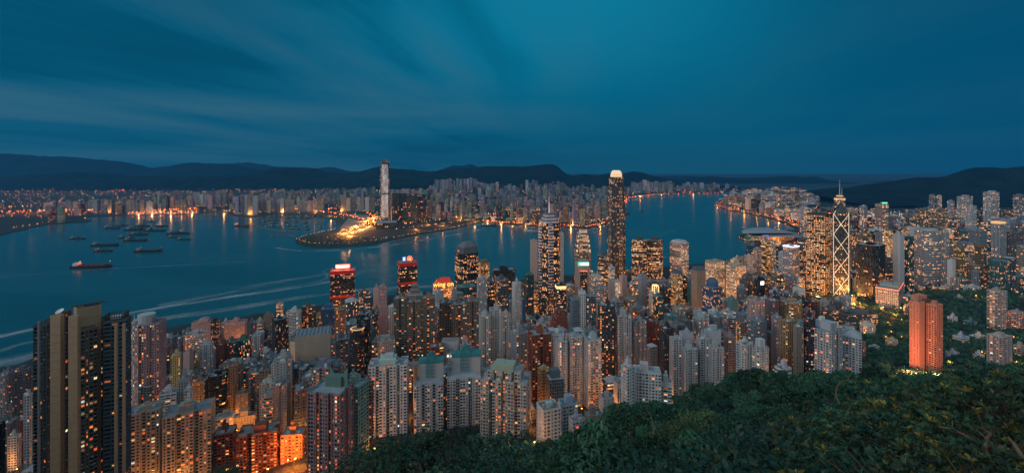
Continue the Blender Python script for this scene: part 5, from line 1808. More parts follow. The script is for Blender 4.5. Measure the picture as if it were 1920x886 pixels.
def strut_tower():
    """prism tower with light tubes along its edges"""
    y = 1247
    pxL, pxM, pxR = 1561.5, 1577, 1591.5
    M0 = ((pxM - CX) * (y - 26) / F, y - 26)
    poly, size = fit_plan(rot2(plan_poly('rect', 1.), .98), pxL, pxR, y - 26)
    lo = min(poly, key=lambda p: p[1])
    i0 = poly.index(lo)
    A, B, C, D = [poly[(i0 + k) % 4] for k in range(4)]    # A nearest corner, B right, D left (counter-clockwise)
    cen = (sum(p[0] for p in poly) / 4, sum(p[1] for p in poly) / 4)
    zb = 40
    Z = lambda py: CZ - (py - HY) * cen[1] / F
    zR, zL, zA, zC = Z(400), Z(383), Z(380), Z(378)
    root = thing(OT, 'slim prism-shaped glass tower traced by white diagonal light tubes, twin masts on top', 'skyscraper', (cen[0], cen[1], zb))
    # four triangular shafts of different height with sloping tops
    for (p, q, h0, hp, hq, s) in ((A, B, Z(384), Z(398), Z(402), 1), (B, C, Z(380), Z(400), Z(396), 2), (C, D, Z(374), Z(384), Z(388), 3), (D, A, Z(376), Z(402), Z(396), 4)):
        mb = MB()
        L = math.hypot(q[0] - p[0], q[1] - p[1])
        mb.polys([[(p[0], p[1], zb), (q[0], q[1], zb), (q[0], q[1], hq), (p[0], p[1], hp)]], uv=np.array([[(0, 0), (L, 0), (L, hq - zb), (0, hp - zb)]]), wall=(.06, .09, .10, thr(.10)), par=(2.4, 3.9, .92, .86))
        mb.polys([[(p[0], p[1], hp), (q[0], q[1], hq), (cen[0], cen[1], h0)]], uv=np.array([[(0, 0), (L, 0), (L / 2, 20)]]), wall=(.07, .10, .11, 0), par=(2.4, 3.9, .92, .86))
        mb.build('glass_shaft', M['facade'], root)
    r = .58

    def T(a, b, nm='light_tube'):
        mb = MB()
        mb.tube([a, b], r, 5)
        mb.build(nm, M['cream_tube'], root)
    tops = {A: Z(397), B: Z(400), D: Z(402)}
    for p in (A, B, D):
        T((p[0], p[1], zb), (p[0], p[1], tops[p]))
    for p, q in ((A, B), (D, A)):
        z = Z(552)
        step = (Z(400) - Z(552)) / 4.0
        for k in range(4):
            a, b = z + k * step, z + (k + 1) * step
            # outward nudge keeps the tubes clear of the glass
            T((p[0], p[1], a), (q[0], q[1], b))
            T((q[0], q[1], a), (p[0], p[1], b))
    T((A[0], A[1], tops[A]), (cen[0], cen[1], Z(378)))
    T((B[0], B[1], tops[B]), (cen[0], cen[1], Z(378)))
    T((A[0], A[1], tops[A]), (B[0], B[1], tops[B]))
    T((D[0], D[1], tops[D]), (cen[0], cen[1], Z(378)))
    for dx in (-3.5, 3.5):
        mb = MB()
        mb.tube([(cen[0] + dx, cen[1], Z(384)), (cen[0] + dx, cen[1], Z(352))], [.8, .35], 5)
        mb.build('mast', M['mast'], root)
    BUILT.append((1561, 1592, 380, 560, 1225, 'the tube-lit prism tower', poly, zb, zA))


M['mast'] = mat_plain('pale_mast', (.6, .62, .64), .5)
strut_tower()


def crown_tower_east():
    r = tower(1564, 1585, 373, 420, 2150, 'off', (.22, .17, .12), .45, OT, 'tower behind the prism with a stepped golden crown and needle mast', cat='skyscraper', rot=.3, asp=1., plan='oct', geo=False, roof='none')
    root, poly, z0, z1, size = r
    cx, cy = sum(p[0] for p in poly) / len(poly), sum(p[1] for p in poly) / len(poly)
    for i, (k, za, zb, mt) in enumerate(((1.04, -4, 3, 'gold'), (.84, 3.1, 12, 'roofcol'), (.62, 12.1, 17, 'gold'), (.42, 17.1, 30, 'roofcol'))):
        mb = MB()
        q = [(cx + (p[0] - cx) * k, cy + (p[1] - cy) * k) for p in poly]
        mb.prism(q, z1 + za, z1 + zb, bottom=True, wall=(.2, .17, .14, 0), poly2=None if i < 3 else [(cx + (p[0] - cx) * .06, cy + (p[1] - cy) * .06) for p in poly])
        mb.build('crown_tier', M['gold'] if mt == 'gold' else M['roof'], root)
    mb = MB()
    mb.tube([(cx, cy, z1 + 28), (cx, cy, CZ - (337 - HY) * cy / F)], [1.6, .5], 5)
    mb.build('mast', M['mast'], root)
    BUILT.append((1564, 1585, 360, 420, 2150, 'the gold-crowned tower', poly, z0, z1))


crown_tower_east()
# rim of the honeycomb tower, dark reveals at its corners
root, poly, z0, z1, size = HONEY
mb = MB()
mb.prism([(p[0], p[1]) for p in offset_poly(poly, -.8)], z1 + .05, z1 + 4, wall=(.05, .055, .06, 0))
mb.build('roof_rim', M['wall'], root)
mb = MB()
mb.box((bounds(poly)[1] - 14, bounds(poly)[2] + 22, z1 + 1), (9, 3, 4.6), .6)
mb.build('roof_sign', M['redhot'], root)


def across_harbour():
    y = 3127
    x = (721.5 - CX) * y / F
    root = thing(OT, 'tallest tower across the harbour, its face shimmering with white light', 'skyscraper', (x, y, 3))
    zt = 484
    rot = .30
    prev = None
    for i, (wa, wb, za, zb) in enumerate(((70, 68, 3, 60), (66, 66, 60, 330), (66, 62, 330, 420), (62, 60, 420, 470))):
        q0 = [(a * wa + x, b * wa + y) for a, b in rot2(plan_poly('oct'), rot)]
        q1 = [(a * wb + x, b * wb + y) for a, b in rot2(plan_poly('oct'), rot)]
        mb = MB()
        mb.prism(q0, za, zb, poly2=q1, wall=(.13, .16, .18, thr(.08)), par=(3.2, 4.2, .9, .8), u0=300.0 * i)
        mb.build('tower_body', M['facade'], root)
    # the led face: a skin of lights hung on the front
    a = rot2(plan_poly('oct'), rot)
    mb = MB()
    f0, f1 = a[0], a[1]
    n = (f1[1] - f0[1], -(f1[0] - f0[0]))
    L = math.hypot(*n)
    n = (n[0] / L, n[1] / L)
    for wa, wb, za, zb in ((66, 66, 66, 232), (66, 66, 240, 330), (66, 62, 330, 446)):
        P = lambda f, w, z: (f[0] * w + x + n[0] * 1.2, f[1] * w + y + n[1] * 1.2, z)
        w_ = (wb - wa)
        mb.polys([[P(f0, wa, za), P(f1, wa, za), P(f1, wb, zb), P(f0, wb, zb)]], uv=np.array([[(0, za), (46, za), (46, zb), (0, zb)]]))
    mb.build('led_face', M['ledface'], root)
    for k in (0, 2, 4, 6):
        mb = MB()
        p0, p1 = a[k], a[k + 1]
        mb.polys([[(p0[0] * 60 + x, p0[1] * 60 + y, 470.1), (p1[0] * 60 + x, p1[1] * 60 + y, 470.1), (p1[0] * 59 + x, p1[1] * 59 + y, zt), (p0[0] * 59 + x, p0[1] * 59 + y, zt)],
                  [(p1[0] * 57.5 + x, p1[1] * 57.5 + y, 470.1), (p0[0] * 57.5 + x, p0[1] * 57.5 + y, 470.1), (p0[0] * 57 + x, p0[1] * 57 + y, zt), (p1[0] * 57 + x, p1[1] * 57 + y, zt)],
                  [(p0[0] * 59 + x, p0[1] * 59 + y, zt), (p1[0] * 59 + x, p1[1] * 59 + y, zt), (p1[0] * 57 + x, p1[1] * 57 + y, zt), (p0[0] * 57 + x, p0[1] * 57 + y, zt)]], wall=(.10, .13, .16, 0))
        mb.build('crown_wall', M['wall'], root)
    BUILT.append((708, 734, 298, 420, 3100, 'the tallest tower across the harbour', [(x - 35, y - 35), (x + 35, y - 35), (x + 35, y + 35), (x - 35, y + 35)], 3, zt))
    # podium and neighbours
    def blk(px0, px1, ptop, y, style, col, lit, name, label, short, **k):
        return H(px0, px1, ptop, 440, y, style, col, lit, name, label, short, geo=False, roof=k.pop('roof', 'none'), **k)
    for args in ((704, 744, 418, 2960, 'glass', (.03, .055, .06), .10, 'shopping_podium', 'dark green glass podium at the foot of the shimmering tower across the harbour', 'the glass podium'),
                 (735, 748, 362, 3300, 'glass', 'charcoal', .06, AT, 'dark apartment tower nearest the shimmering tower across the harbour', 'the dark tower by the podium'),
                 (746, 763, 362, 3330, 'glass', (.05, .075, .09), .06, AT, 'blue-dark apartment slab with white dotted lights and a lit mid band', 'the dotted blue-dark slab'),
                 (762, 783, 363, 3330, 'glass', (.05, .075, .09), .045, AT, 'blue-dark apartment slab joined to its dotted twin, duller lights', 'the duller blue-dark slab'),
                 (783, 799, 364, 3380, 'glass', (.03, .035, .04), .05, AT, 'very dark paired apartment tower at the end of the waterfront group', 'the very dark end tower'),
                 (873, 892, 385, 4200, 'glass', 'charcoal', .22, OT, 'dark office pair above the lit waterfront malls', 'the dark office pair'),
                 (883, 912, 405, 3640, 'fin', 'cream', .65, 'terminal', 'cream waterfront building with a row of warm floodlit columns', 'the floodlit waterfront building'),
                 (941, 958, 388, 3900, 'glass', 'charcoal', .32, OT, 'dark waterfront slab outlined by amber windows', 'the dark waterfront slab'),
                 (958, 980, 390, 3700, 'off', 'charcoal', .40, OT, 'dark green block with yellow windows, nearer of the waterfront slabs', 'the yellow-windowed block'),
                 (990, 1012, 391, 3650, 'glass', 'charcoal', .40, OT, 'broad dark block with scattered yellow windows behind the spire', 'the scattered yellow block')):
        blk(*args, rot=.25, asp=.8)


def mat_ledface():
    m, t, b = new_mat('led_face')
    u, v, _ = t.xyz(t.n('ShaderNodeUVMap').outputs[0])
    wn = t.n('ShaderNodeTexWhiteNoise', noise_dimensions='2D')
    t.put(wn.inputs['Vector'], t.vec(t.m('FLOOR', t.m('DIVIDE', u, 7.0)), t.m('FLOOR', t.m('DIVIDE', v, 4.4)), 0))
    n = t.noise(t.vec(t.m('MULTIPLY', u, .04), t.m('MULTIPLY', v, .016), 0), 1.0, 4)
    s = t.m('MULTIPLY', t.smooth(n, .25, .7), t.m('ADD', .35, t.m('MULTIPLY', wn.outputs['Value'], 1.0)))
    fl = t.m('LESS_THAN', t.m('FRACT', t.m('DIVIDE', v, 8.8)), .8)
    t.put(b.inputs['Emission Color'], t.mixc(wn.outputs['Value'], srgb(178, 190, 214), srgb(255, 232, 214)))
    t.put(b.inputs['Emission Strength'], t.m('MULTIPLY', t.m('MULTIPLY', s, fl), .62))
    b.inputs['Base Color'].default_value = (.2, .22, .24, 1)
    m.cycles.emission_sampling = 'NONE'
    return m


M['ledface'] = mat_ledface()
across_harbour()


def winged_hall():
    """exhibition hall with a layered wing roof on the water"""
    y = 2560
    x0, x1 = (1388 - CX) * y / F, (1470 - CX) * y / F
    cx = (x0 + x1) / 2 + 10
    root = thing('exhibition_hall', 'exhibition hall with a sweeping grey wing-like roof by the water', 'exhibition hall', (cx, y, 3))
    W = (x1 - x0)
    mb = MB()
    q = [(cx - W * .40, y - 70), (cx + W * .46, y - 80), (cx + W * .46, y + 60), (cx - W * .30, y + 40)]
    mb.prism(q, 3, 28, wall=(.30, .24, .18, thr(.62)), par=(5, 4, .9, .6))
    mb.build('hall', M['facade'], root)

    def wing(xa, xb, ya, yb, z, rise, name):
        mb = MB()
        n = 16
        top, bot = [], []
        for i in range(n + 1):
            t = i / n
            s = 2 * t - 1
            px = xa + (xb - xa) * t
            zz = z + rise * (1 - .55 * s * s) - 10 * max(0, s) ** 2
            half = (yb - ya) / 2 * (1 - abs(s) ** 2.4 * .86)
            top.append([(px, (ya + yb) / 2 - half, zz - 3), (px, (ya + yb) / 2, zz + 3), (px, (ya + yb) / 2 + half, zz - 1)])
        P, Bq = [], []
        for i in range(n):
            for j in range(2):
                a, b, c, d = top[i][j], top[i + 1][j], top[i + 1][j + 1], top[i][j + 1]
                P.append([a, b, c, d])
                dn = lambda p: (p[0], p[1], p[2] - 2.2)
                Bq.append([dn(d), dn(c), dn(b), dn(a)])
            a, b = top[i][0], top[i + 1][0]
            P.append([(a[0], a[1], a[2] - 2.2), (b[0], b[1], b[2] - 2.2), b, a])
            a, b = top[i][2], top[i + 1][2]
            P.append([a, b, (b[0], b[1], b[2] - 2.2), (a[0], a[1], a[2] - 2.2)])
        mb.polys(P + Bq)
        mb.build(name, M['wingroof'], root, smooth=False)
    wing(x0 - 4, x1 + 60, y - 120, y + 70, 34, 26, 'wing_roof')
    wing(x0 + 70, x1 + 86, y - 150, y - 30, 26, 15, 'lower_wing_roof')
    mb = MB()
    mb.box((cx - W * .42, y - 66, 3), (60, 46, 22), .1, wall=(.05, .3, .22, thr(.4)), par=(6, 5, .8, .6))
    mb.build('glass_prow', M['facade'], root)
    BUILT.append((1386, 1500, 424, 455, 2440, 'the winged exhibition hall', q, 3, 60))


M['wingroof'] = mat_plain('aluminium_roof', (.36, .38, .40), .5, .06, .02)
winged_hall()


def brown_complex():
    """the large brown tower close to the camera: stone blades, glass wings, roof frames"""
    y = 325
    px = lambda p, yy: (p - CX) * yy / F
    root = thing(AT, 'huge brown stone and glass apartment tower nearest the camera with a white roof dish', 'apartment tower', (px(150, y + 20), y + 20, 120))
    Z = lambda py, yy: CZ - (py - HY) * yy / F
    stone, dark, pale = (.42, .28, .17), (.06, .075, .078), (.22, .235, .24)
    z0 = 110

    def block(pa, pb, pt, yy, asp, rot, col, style, lit, name, parts=0, plan='rect', ledge=False):
        SEED[0] += 1
        poly, size = fit_plan(rot2(plan_poly(plan, asp, 2), rot), pa, pb, yy)
        z1 = Z(pt, yy)
        body(root, poly, z0, z1, style, col, lit, SEED[0], True, Z(900, yy), name=name, parts=parts, ledge=ledge, roofcol=(.16, .16, .16))
        parapet(root, poly, z1, 1.4, .4, [c * 1.1 for c in col])
        return poly, z1, size
    block(62, 101, 613, 348, .9, .30, dark, 'bay', .07, 'glass_wing', 30)
    block(70, 76, 606, 340, 1.4, .3, pale, 'blank', 0, 'stone_blade')
    block(94, 120, 595, 322, .5, .18, stone, 'blank', 0, 'stone_blade', ledge=True)
    block(104, 134, 589, 335, .9, .18, (.10, .085, .07), 'bay', .14, 'recess_wing', 20)
    block(128, 151, 596, 318, .5, .18, stone, 'blank', 0, 'stone_blade', ledge=True)
    p, z1, s = block(138, 190, 582, 326, .8, .95, stone, 'blank', 0, 'stone_head', ledge=True)
    block(147, 183, 622, 322, .8, .95, (.13, .10, .075), 'bay', .36, 'window_wing', 40)
    block(170, 198, 603, 334, .9, .6, (.12, .12, .115), 'bay', .32, 'corner_wing', 30)
    block(194, 246, 606, 330, .8, .42, (.08, .105, .115), 'wide', .12, 'glass_wing', 40, ledge=True)
    block(214, 221, 612, 322, 1.2, .4, stone, 'blank', 0, 'stone_blade', ledge=True)
    block(229, 236, 610, 321, 1.2, .4, stone, 'blank', 0, 'stone_blade', ledge=True)
    # string courses across the stone blades
    c = (px(165, 340), 340)
    # white roof deck with a dark railing over the last glass wing
    q, _ = fit_plan(rot2(plan_poly('rect', .8), .42), 198, 240, 332)
    zt = Z(603, 332) + .9
    mb = MB()
    mb.prism(offset_poly(q, 3), zt, zt + 2.2, wall=(.55, .56, .58, 0))
    mb.build('roof_deck', M['roof'], root)
    mb = MB()
    big = offset_poly(q, -.6)
    for i in range(4):
        a, b = big[i], big[(i + 1) % 4]
        for k in range(9):
            t = k / 8
            mb.box((a[0] * (1 - t) + b[0] * t, a[1] * (1 - t) + b[1] * t, zt), (.35, .35, 4.2), .42)
        for h in (2.0, 4.0):
            mb.tube([(a[0], a[1], zt + h), (b[0], b[1], zt + h)], .16, 4)
    mb.build('railing', M['darkmetal'], root)
    # frames and machinery on the stone head
    mb = MB()
    cx, cy = sum(v[0] for v in p) / 4, sum(v[1] for v in p) / 4
    for k in range(5):
        t = (k - 2) * 3.4
        mb.tube([(cx + t, cy - 4 + t * .5, z1), (cx + t + 1.0, cy + t * .5, z1 + 2.2 + k * .2), (cx + t + 2, cy + 4 + t * .5, z1 + 1)], .2, 4)
    mb.box((cx + 2, cy + 2, z1), (9, 5, 1.6), .95)
    mb.tube([(cx - 9, cy - 4, z1 + 1.5), (cx + 9, cy + 5, z1 + 3.6)], .4, 4)
    mb.build('roof_frame', M['darkmetal'], root)
    q2, _ = fit_plan(rot2(plan_poly('rect', .6), .3), 72, 98, 350)
    zr = Z(612, 350)
    mb = MB()
    for i in range(6):
        t = i / 5
        a = (q2[0][0] * (1 - t) + q2[1][0] * t, q2[0][1] * (1 - t) + q2[1][1] * t)
        mb.tube([(a[0], a[1], zr), (a[0] + 1, a[1] + 5, zr + 4 + 3 * t)], .3, 4)
    mb.tube([(q2[0][0], q2[0][1] + 4, zr + 4), (q2[1][0], q2[1][1] + 4, zr + 7)], .35, 4)
    mb.build('roof_frame', M['darkmetal'], root)
    dish(root, (px(113, 332), 332), Z(592, 332) + .5, 2.7, 3.3, 1.0)
    BUILT.append((62, 246, 570, 886, 320, 'the huge brown tower', [(px(62, 330), 318), (px(246, 330), 318), (px(246, 330), 385), (px(62, 330), 385)], z0, 0))


brown_complex()

# flared green crown of the pink and green tower
root, poly, z0, z1, size = POLYPG
cx, cy = sum(p[0] for p in poly) / len(poly), sum(p[1] for p in poly) / len(poly)
parapet(root, poly, z1, 1.5, .4, (.22, .30, .26))
y = cy
mb = MB()
n = 12
prof = []
for i in range(n + 1):
    t = i / n
    prof.append((cx - size * .16 + t * size * .64, cy + size * .30 - t * size * .25, z1 + 3 + 7.5 * (2 * t - 1) ** 2 + 3 * t))
for i in range(n):
    a, b = prof[i], prof[i + 1]
    for dy in (0, 1.2):
        mb.quad((a[0], a[1] + dy, z1 - .5), (b[0], b[1] + dy, z1 - .5), (b[0] + .0, b[1] + dy, b[2] + 3.0), (a[0], a[1] + dy, a[2] + 3.0), wall=(.13, .24, .20, 0))
    mb.quad((a[0], a[1], a[2] + 3.0), (b[0], b[1], b[2] + 3.0), (b[0], b[1] + 1.2, b[2] + 3.0), (a[0], a[1] + 1.2, a[2] + 3.0), wall=(.16, .28, .24, 0))
mb.build('flared_crown', M['wall'], root)
mb = MB()
mb.box((cx + size * .05, cy + size * .2, z1), (size * .5, size * .26, 8), -.14, wall=(.14, .22, .19, 0))
mb.build('roof_house', M['wall'], root)
mb = MB()
for i in range(4):
    c0 = poly[0]
# pink piers run up the front
for i in range(len(poly)):
    a, b = poly[i], poly[(i + 1) % len(poly)]
    if facing(a, b) and math.hypot(b[0] - a[0], b[1] - a[1]) > 4:
        for e in (a, b):
            mb.box((e[0], e[1], z0), (1.0, 1.0, z1 - z0 + 1.5), -.14, wall=(.40, .17, .17, 0))
mb.build('pink_pier', M['wall'], root)
# ================================================================ the rest of the city
WATERLINE_PX = [0, 62, 245, 320, 365, 420, 480, 520, 600, 660, 720, 800, 860, 905, 960, 1060, 1100, 1180, 1250, 1300, 1350, 1400, 1440, 1500, 1600, 2000]
WATERLINE_PY = [700, 690, 622, 634, 607, 606, 602, 606, 586, 574, 574, 570, 556, 524, 532, 530, 536, 530, 524, 506, 494, 474, 452, 440, 412, 380]


def footprint_boxes():
    out = []
    for b in BUILT:
        q = b[6]
        cx, cy = sum(p[0] for p in q) / len(q), sum(p[1] for p in q) / len(q)
        out.append((cx, cy, max(math.hypot(p[0] - cx, p[1] - cy) for p in q)))
    return out


def cap_py(px0, px1, y):
    """highest image row a new building at this depth may reach without hiding what the photo shows behind it"""
    if y > 2300:
        cap = np.interp((px0 + px1) / 2, [1300, 1338, 1352, 1372, 1400, 1450, 1500, 1530, 1600, 1700, 1900], [500, 388, 374, 360, 352, 349, 352, 368, 380, 384, 386])
    else:
        cap = max(np.interp(px0, WATERLINE_PX, WATERLINE_PY), np.interp(px1, WATERLINE_PX, WATERLINE_PY), np.interp((px0 + px1) / 2, WATERLINE_PX, WATERLINE_PY))
    for b in BUILT:
        if b[4] > y - 4 and b[0] < px1 - 1 and b[1] > px0 + 1 and b[3]:
            cap = max(cap, b[3] - 3)
    return cap


COLS_RES = ['white', 'palegrey', 'palegrey', 'grey', 'beige', 'pink', 'grey', 'taupe', 'white', 'mauve', 'bluegrey', 'palegrey', 'grey', 'redbrick', 'darkgrey', 'bluegrey', 'white', 'teal', 'charcoal', 'bluegrey', 'charcoal', 'darkgrey']
COLS_OFF = ['charcoal', 'darkgrey', 'bluegrey', 'palegrey', 'beige', 'teal', 'grey', 'charcoal', 'gold', 'cream', 'taupe']


def sites():
    rnd = random.Random(21)
    out = []
    occ = footprint_boxes()
    ox = np.array([o[0] for o in occ]); oy = np.array([o[1] for o in occ]); orr = np.array([o[2] for o in occ])
    placed = []
    rows = []
    y = 430.0
    while y < 7400:
        st = 26 if y < 1200 else 34 if y < 1600 else 62 if y < 2600 else 95
        rows.append((y, st))
        y += st
    for y, st in rows:
        half = 1.28 * y
        x = -half
        while x < half:
            xx, yy = x + rnd.uniform(-.22, .22) * st, y + rnd.uniform(-.22, .22) * st
            x += st
            px = CX + F * xx / yy
            if px < -60 or px > 1985:
                continue
            out.append((xx, yy, st))
    X = np.array([o[0] for o in out]); Y = np.array([o[1] for o in out])
    ins = pip(X, Y, ISLAND) & pip(X - 14, Y + 16, ISLAND) & pip(X + 14, Y + 20, ISLAND)
    Zt = terrain(X, Y)
    for (xx, yy, st), ok, zt in zip(out, ins, Zt):
        if not ok:
            continue
        px = CX + F * xx / yy
        if yy < 1290 and px > 1612:
            continue                                   # the park and the woods
        if yy > 2000 and (zt > 60 or (px > 1530 and yy > 3300)):
            continue
        if px > 1560 and yy > 2700:
            if rnd.random() < .5:
                continue
        if px > 1350 and yy < 480:
            continue
        if 870 < px and yy < 455:
            continue
        if 1392 < px < 1512 and 1700 < yy < 2900 and rnd.random() < .93:
            continue                                   # open ground of the waterfront
        w, d = rnd.uniform(.46, .78) * st, rnd.uniform(.46, .74) * st
        r = math.hypot(w, d) / 2
        if np.any((ox - xx) ** 2 + (oy - yy) ** 2 < (orr * .86 + r * .8) ** 2):
            continue
        rot = .25 + rnd.uniform(-.25, .25) if px < 1250 else rnd.uniform(-.2, .55)
        off = rnd.random() < (0.10 if yy < 760 else .38 if yy < 1050 else .62 if yy < 2000 else .4)
        if px < 500:
            off = rnd.random() < .18
        if yy < 760:
            h = rnd.uniform(55, 118)
        elif yy < 1100:
            h = rnd.uniform(38, 105)
        elif yy < 1700:
            h = rnd.uniform(45, 140)
        elif yy < 2800:
            h = rnd.uniform(40, 165) if rnd.random() < .7 else rnd.uniform(25, 60)
        else:
            h = rnd.uniform(40, 130)
        if px < 520:
            h = rnd.uniform(32, 88)
        poly0 = [(p[0] * w + xx, p[1] * w + yy) for p in rot2(plan_poly('rect', d / w), rot)]
        a, b = px_span(poly0)
        yf = min(p[1] for p in poly0)
        z0 = footprint_base(poly0)
        cap = cap_py(a, b, yf)
        zcap = CZ - (cap - HY) * yf / F
        z1 = min(z0 + h, zcap - rnd.uniform(0, 6))
        if z1 < z0 + 11:
            continue
        out2 = dict(x=xx, y=yy, w=w, d=d, rot=rot, off=off, z0=z0, z1=z1, a=a, b=b, yf=yf, poly=poly0,
                    ptop=HY + F * (CZ - z1) / yf, pbot=HY + F * (CZ - z0) / yf, rs=rnd.randint(0, 10 ** 6))
        placed.append(out2)
    return placed


def visible_area(items):
    """rough painter's count of the photo pixels each box shows"""
    Wd, Hd = 960, 443
    buf = np.zeros((Hd, Wd), bool)
    # the wooded spur in front hides what lies below it
    pxs = np.arange(Wd) * 2.0
    sp = HY + F * np.interp(pxs, SP_PX, SP_S) - 22
    rr = np.arange(Hd)[:, None] * 2.0
    buf |= (rr > sp[None, :]) & (pxs[None, :] > 900)
    seq = [(b[4], b[0], b[1], b[2], HY + F * (CZ - b[7]) / b[4], None) for b in BUILT] + [(s['yf'], s['a'], s['b'], s['ptop'], s['pbot'], s) for s in items]
    seq.sort(key=lambda t: t[0])
    for yv, a, b, t, bo, s in seq:
        i0, i1, j0, j1 = max(0, int(a / 2)), min(Wd, int(b / 2) + 1), max(0, int(t / 2)), min(Hd, int(bo / 2) + 1)
        if i1 <= i0 or j1 <= j0:
            if s is not None:
                s['vis'] = 0
            continue
        sub = buf[j0:j1, i0:i1]
        if s is not None:
            s['vis'] = int((~sub).sum())
            vv = np.argwhere(~sub)
            s['vc'] = (2 * (i0 + vv[:, 1].mean()), 2 * (j0 + vv[:, 0].mean())) if len(vv) else None
        sub[:] = True


FILL = sites()
visible_area(FILL)
FILL = [s for s in FILL if s['vis'] > 2]
FILL.sort(key=lambda s: -s['vis'])
KINDN, KCAP = {}, {'apartment tower': 190, 'office tower': 170, 'apartment block': 130, 'office block': 60}
USED_LABELS = set()


def landmark_near(px, py, y, k):
    c = []
    for b in BUILT:
        mx, my = (b[0] + b[1]) / 2, min(b[2] + 40, (b[2] + b[3]) / 2)
        c.append((abs(mx - px) + .8 * abs(my - py) + abs(b[4] - y) * .02, b))
    c.sort(key=lambda t: t[0])
    return [t[1] for t in c[:k]]


def describe(s, colword, kind, looks):
    """a label no other building has: its look, then the landmarks it stands by"""
    px, py = s['vc']
    near = landmark_near(px, py, s['yf'], 7)
    opts = []
    for b in near:
        rel = 'behind' if s['yf'] > b[4] + 25 else 'in front of' if s['yf'] < b[4] - 25 else 'beside'
        opts.append(f'{rel} {b[5]}')
    pairs = [f'between {a[5]} and {b[5]}' for i, a in enumerate(near[:5]) for b in near[i + 1:5]
             if ((a[0] + a[1]) / 2 - px) * ((b[0] + b[1]) / 2 - px) < 0]
    for lk in looks:
        for o in pairs[:3] + opts:
            t = f'{lk} {colword} {kind} {o}'
            if 4 <= len(t.replace('-', '').split()) <= 15 and t not in USED_LABELS:
                USED_LABELS.add(t)
                return t, None
    for i, a in enumerate(near):
        for b in near[i + 1:]:
            t = f'{looks[0]} {colword} {kind} by {a[5]} and {b[5]}'
            if len(t.replace('-', ' ').split()) <= 16 and t not in USED_LABELS:
                USED_LABELS.add(t)
                return t, None
    t = f'{looks[0]} {colword} {kind} {opts[0]}'
    return t, 'look-alike blocks ' + opts[0]


def build_fill():
    dist = MB()
    for n, s in enumerate(FILL):
        rnd = random.Random(s['rs'])
        off = s['off']
        col = rnd.choice(COLS_OFF if off else COLS_RES)
        jit = rnd.uniform(.5, 1.3)
        c = tuple(min(.7, v * jit) for v in PAL[col])
        if off:
            style = rnd.choice(['off', 'off', 'grid', 'glass', 'fin', 'blank' if rnd.random() < .3 else 'off'])
            lit = rnd.choice([.12, .22, .35, .5])
        else:
            style = rnd.choice(['res', 'res', 'rib', 'small', 'resb', 'bay'])
            lit = rnd.choice([.05, .08, .11, .15, .22])
        if s['y'] > 1900:
            lit = min(.6, lit * 1.5 + .05)
        hgt = s['z1'] - s['z0']
        tall = hgt > 45
        kind = ('office tower' if tall else 'office block') if off else ('apartment tower' if tall else 'apartment block')
        KINDN[kind] = KINDN.get(kind, 0) + 1
        if KINDN[kind] <= KCAP[kind]:
            plan = 'rect' if off else rnd.choice(['notch', 'notch', 'bays', 'rect', 'cross'])
            if off and rnd.random() < .2:
                plan = 'oct'
            if s['y'] > 1700:
                plan = 'rect'
            k = 2 if s['w'] < 22 else 3
            poly = [(p[0] * s['w'] + s['x'], p[1] * s['w'] + s['y']) for p in rot2(plan_poly(plan, s['d'] / s['w'], k), s['rot'])]
            slim = s['w'] < 19 and tall
            litw = 'dark' if lit < .11 else 'sparsely lit' if lit < .2 else 'partly lit' if lit < .34 else 'brightly lit'
            if col in ('charcoal', 'darkgrey', 'black') and litw == 'dark':
                litw = 'unlit'
            size = 'slim' if slim else 'tall' if hgt > 85 else 'short' if hgt < 30 else 'broad' if s['w'] > 26 else 'narrow' if s['w'] < 17 else 'plain'
            lab, grp = describe(s, CWORD.get(col, col), kind, [f'{size}, {litw}', f'{litw}', f'{size}', f'{size} flat-roofed'])
            setb = (rnd.uniform(5, 14), .18) if off and tall and rnd.random() < .3 else None
            tower(0, 0, s['ptop'], min(s['pbot'], 900), s['yf'], style, c, lit, kind.replace(' ', '_'), lab, cat=kind, rot=s['rot'], plan=plan, poly=poly, ztop=s['z1'], geo=s['y'] < 780, group=grp,
                  roof='kit' if rnd.random() < .93 else 'hip', setback=setb)
        else:
            st = STYLES[style]
            far = min(2.6, max(1.0, s['y'] / 950.0))
            wall, par = c + (thr(lit),), (st[0] * far, st[1] * far, st[2], st[3])
            if not off and s['y'] < 1500:
                s['poly'] = [(p[0] * s['w'] + s['x'], p[1] * s['w'] + s['y']) for p in rot2(plan_poly('notch', s['d'] / s['w'], 2), s['rot'])]
            dist.prism(s['poly'], s['z0'], s['z1'], top=False, u0=rnd.randint(0, 4000) * par[0], wall=wall, par=par)
            dist.polys([[(p[0], p[1], s['z1']) for p in s['poly']]], mat=1, wall=(.3, .32, .34, 0), par=par)
            if s['y'] < 2500:
                q = offset_poly(s['poly'], s['w'] * .32)
                dist.prism(q, s['z1'] + .004, s['z1'] + 4, mat=1, wall=tuple(v * .9 for v in c) + (0,), par=par)
    return dist


DIST = build_fill()


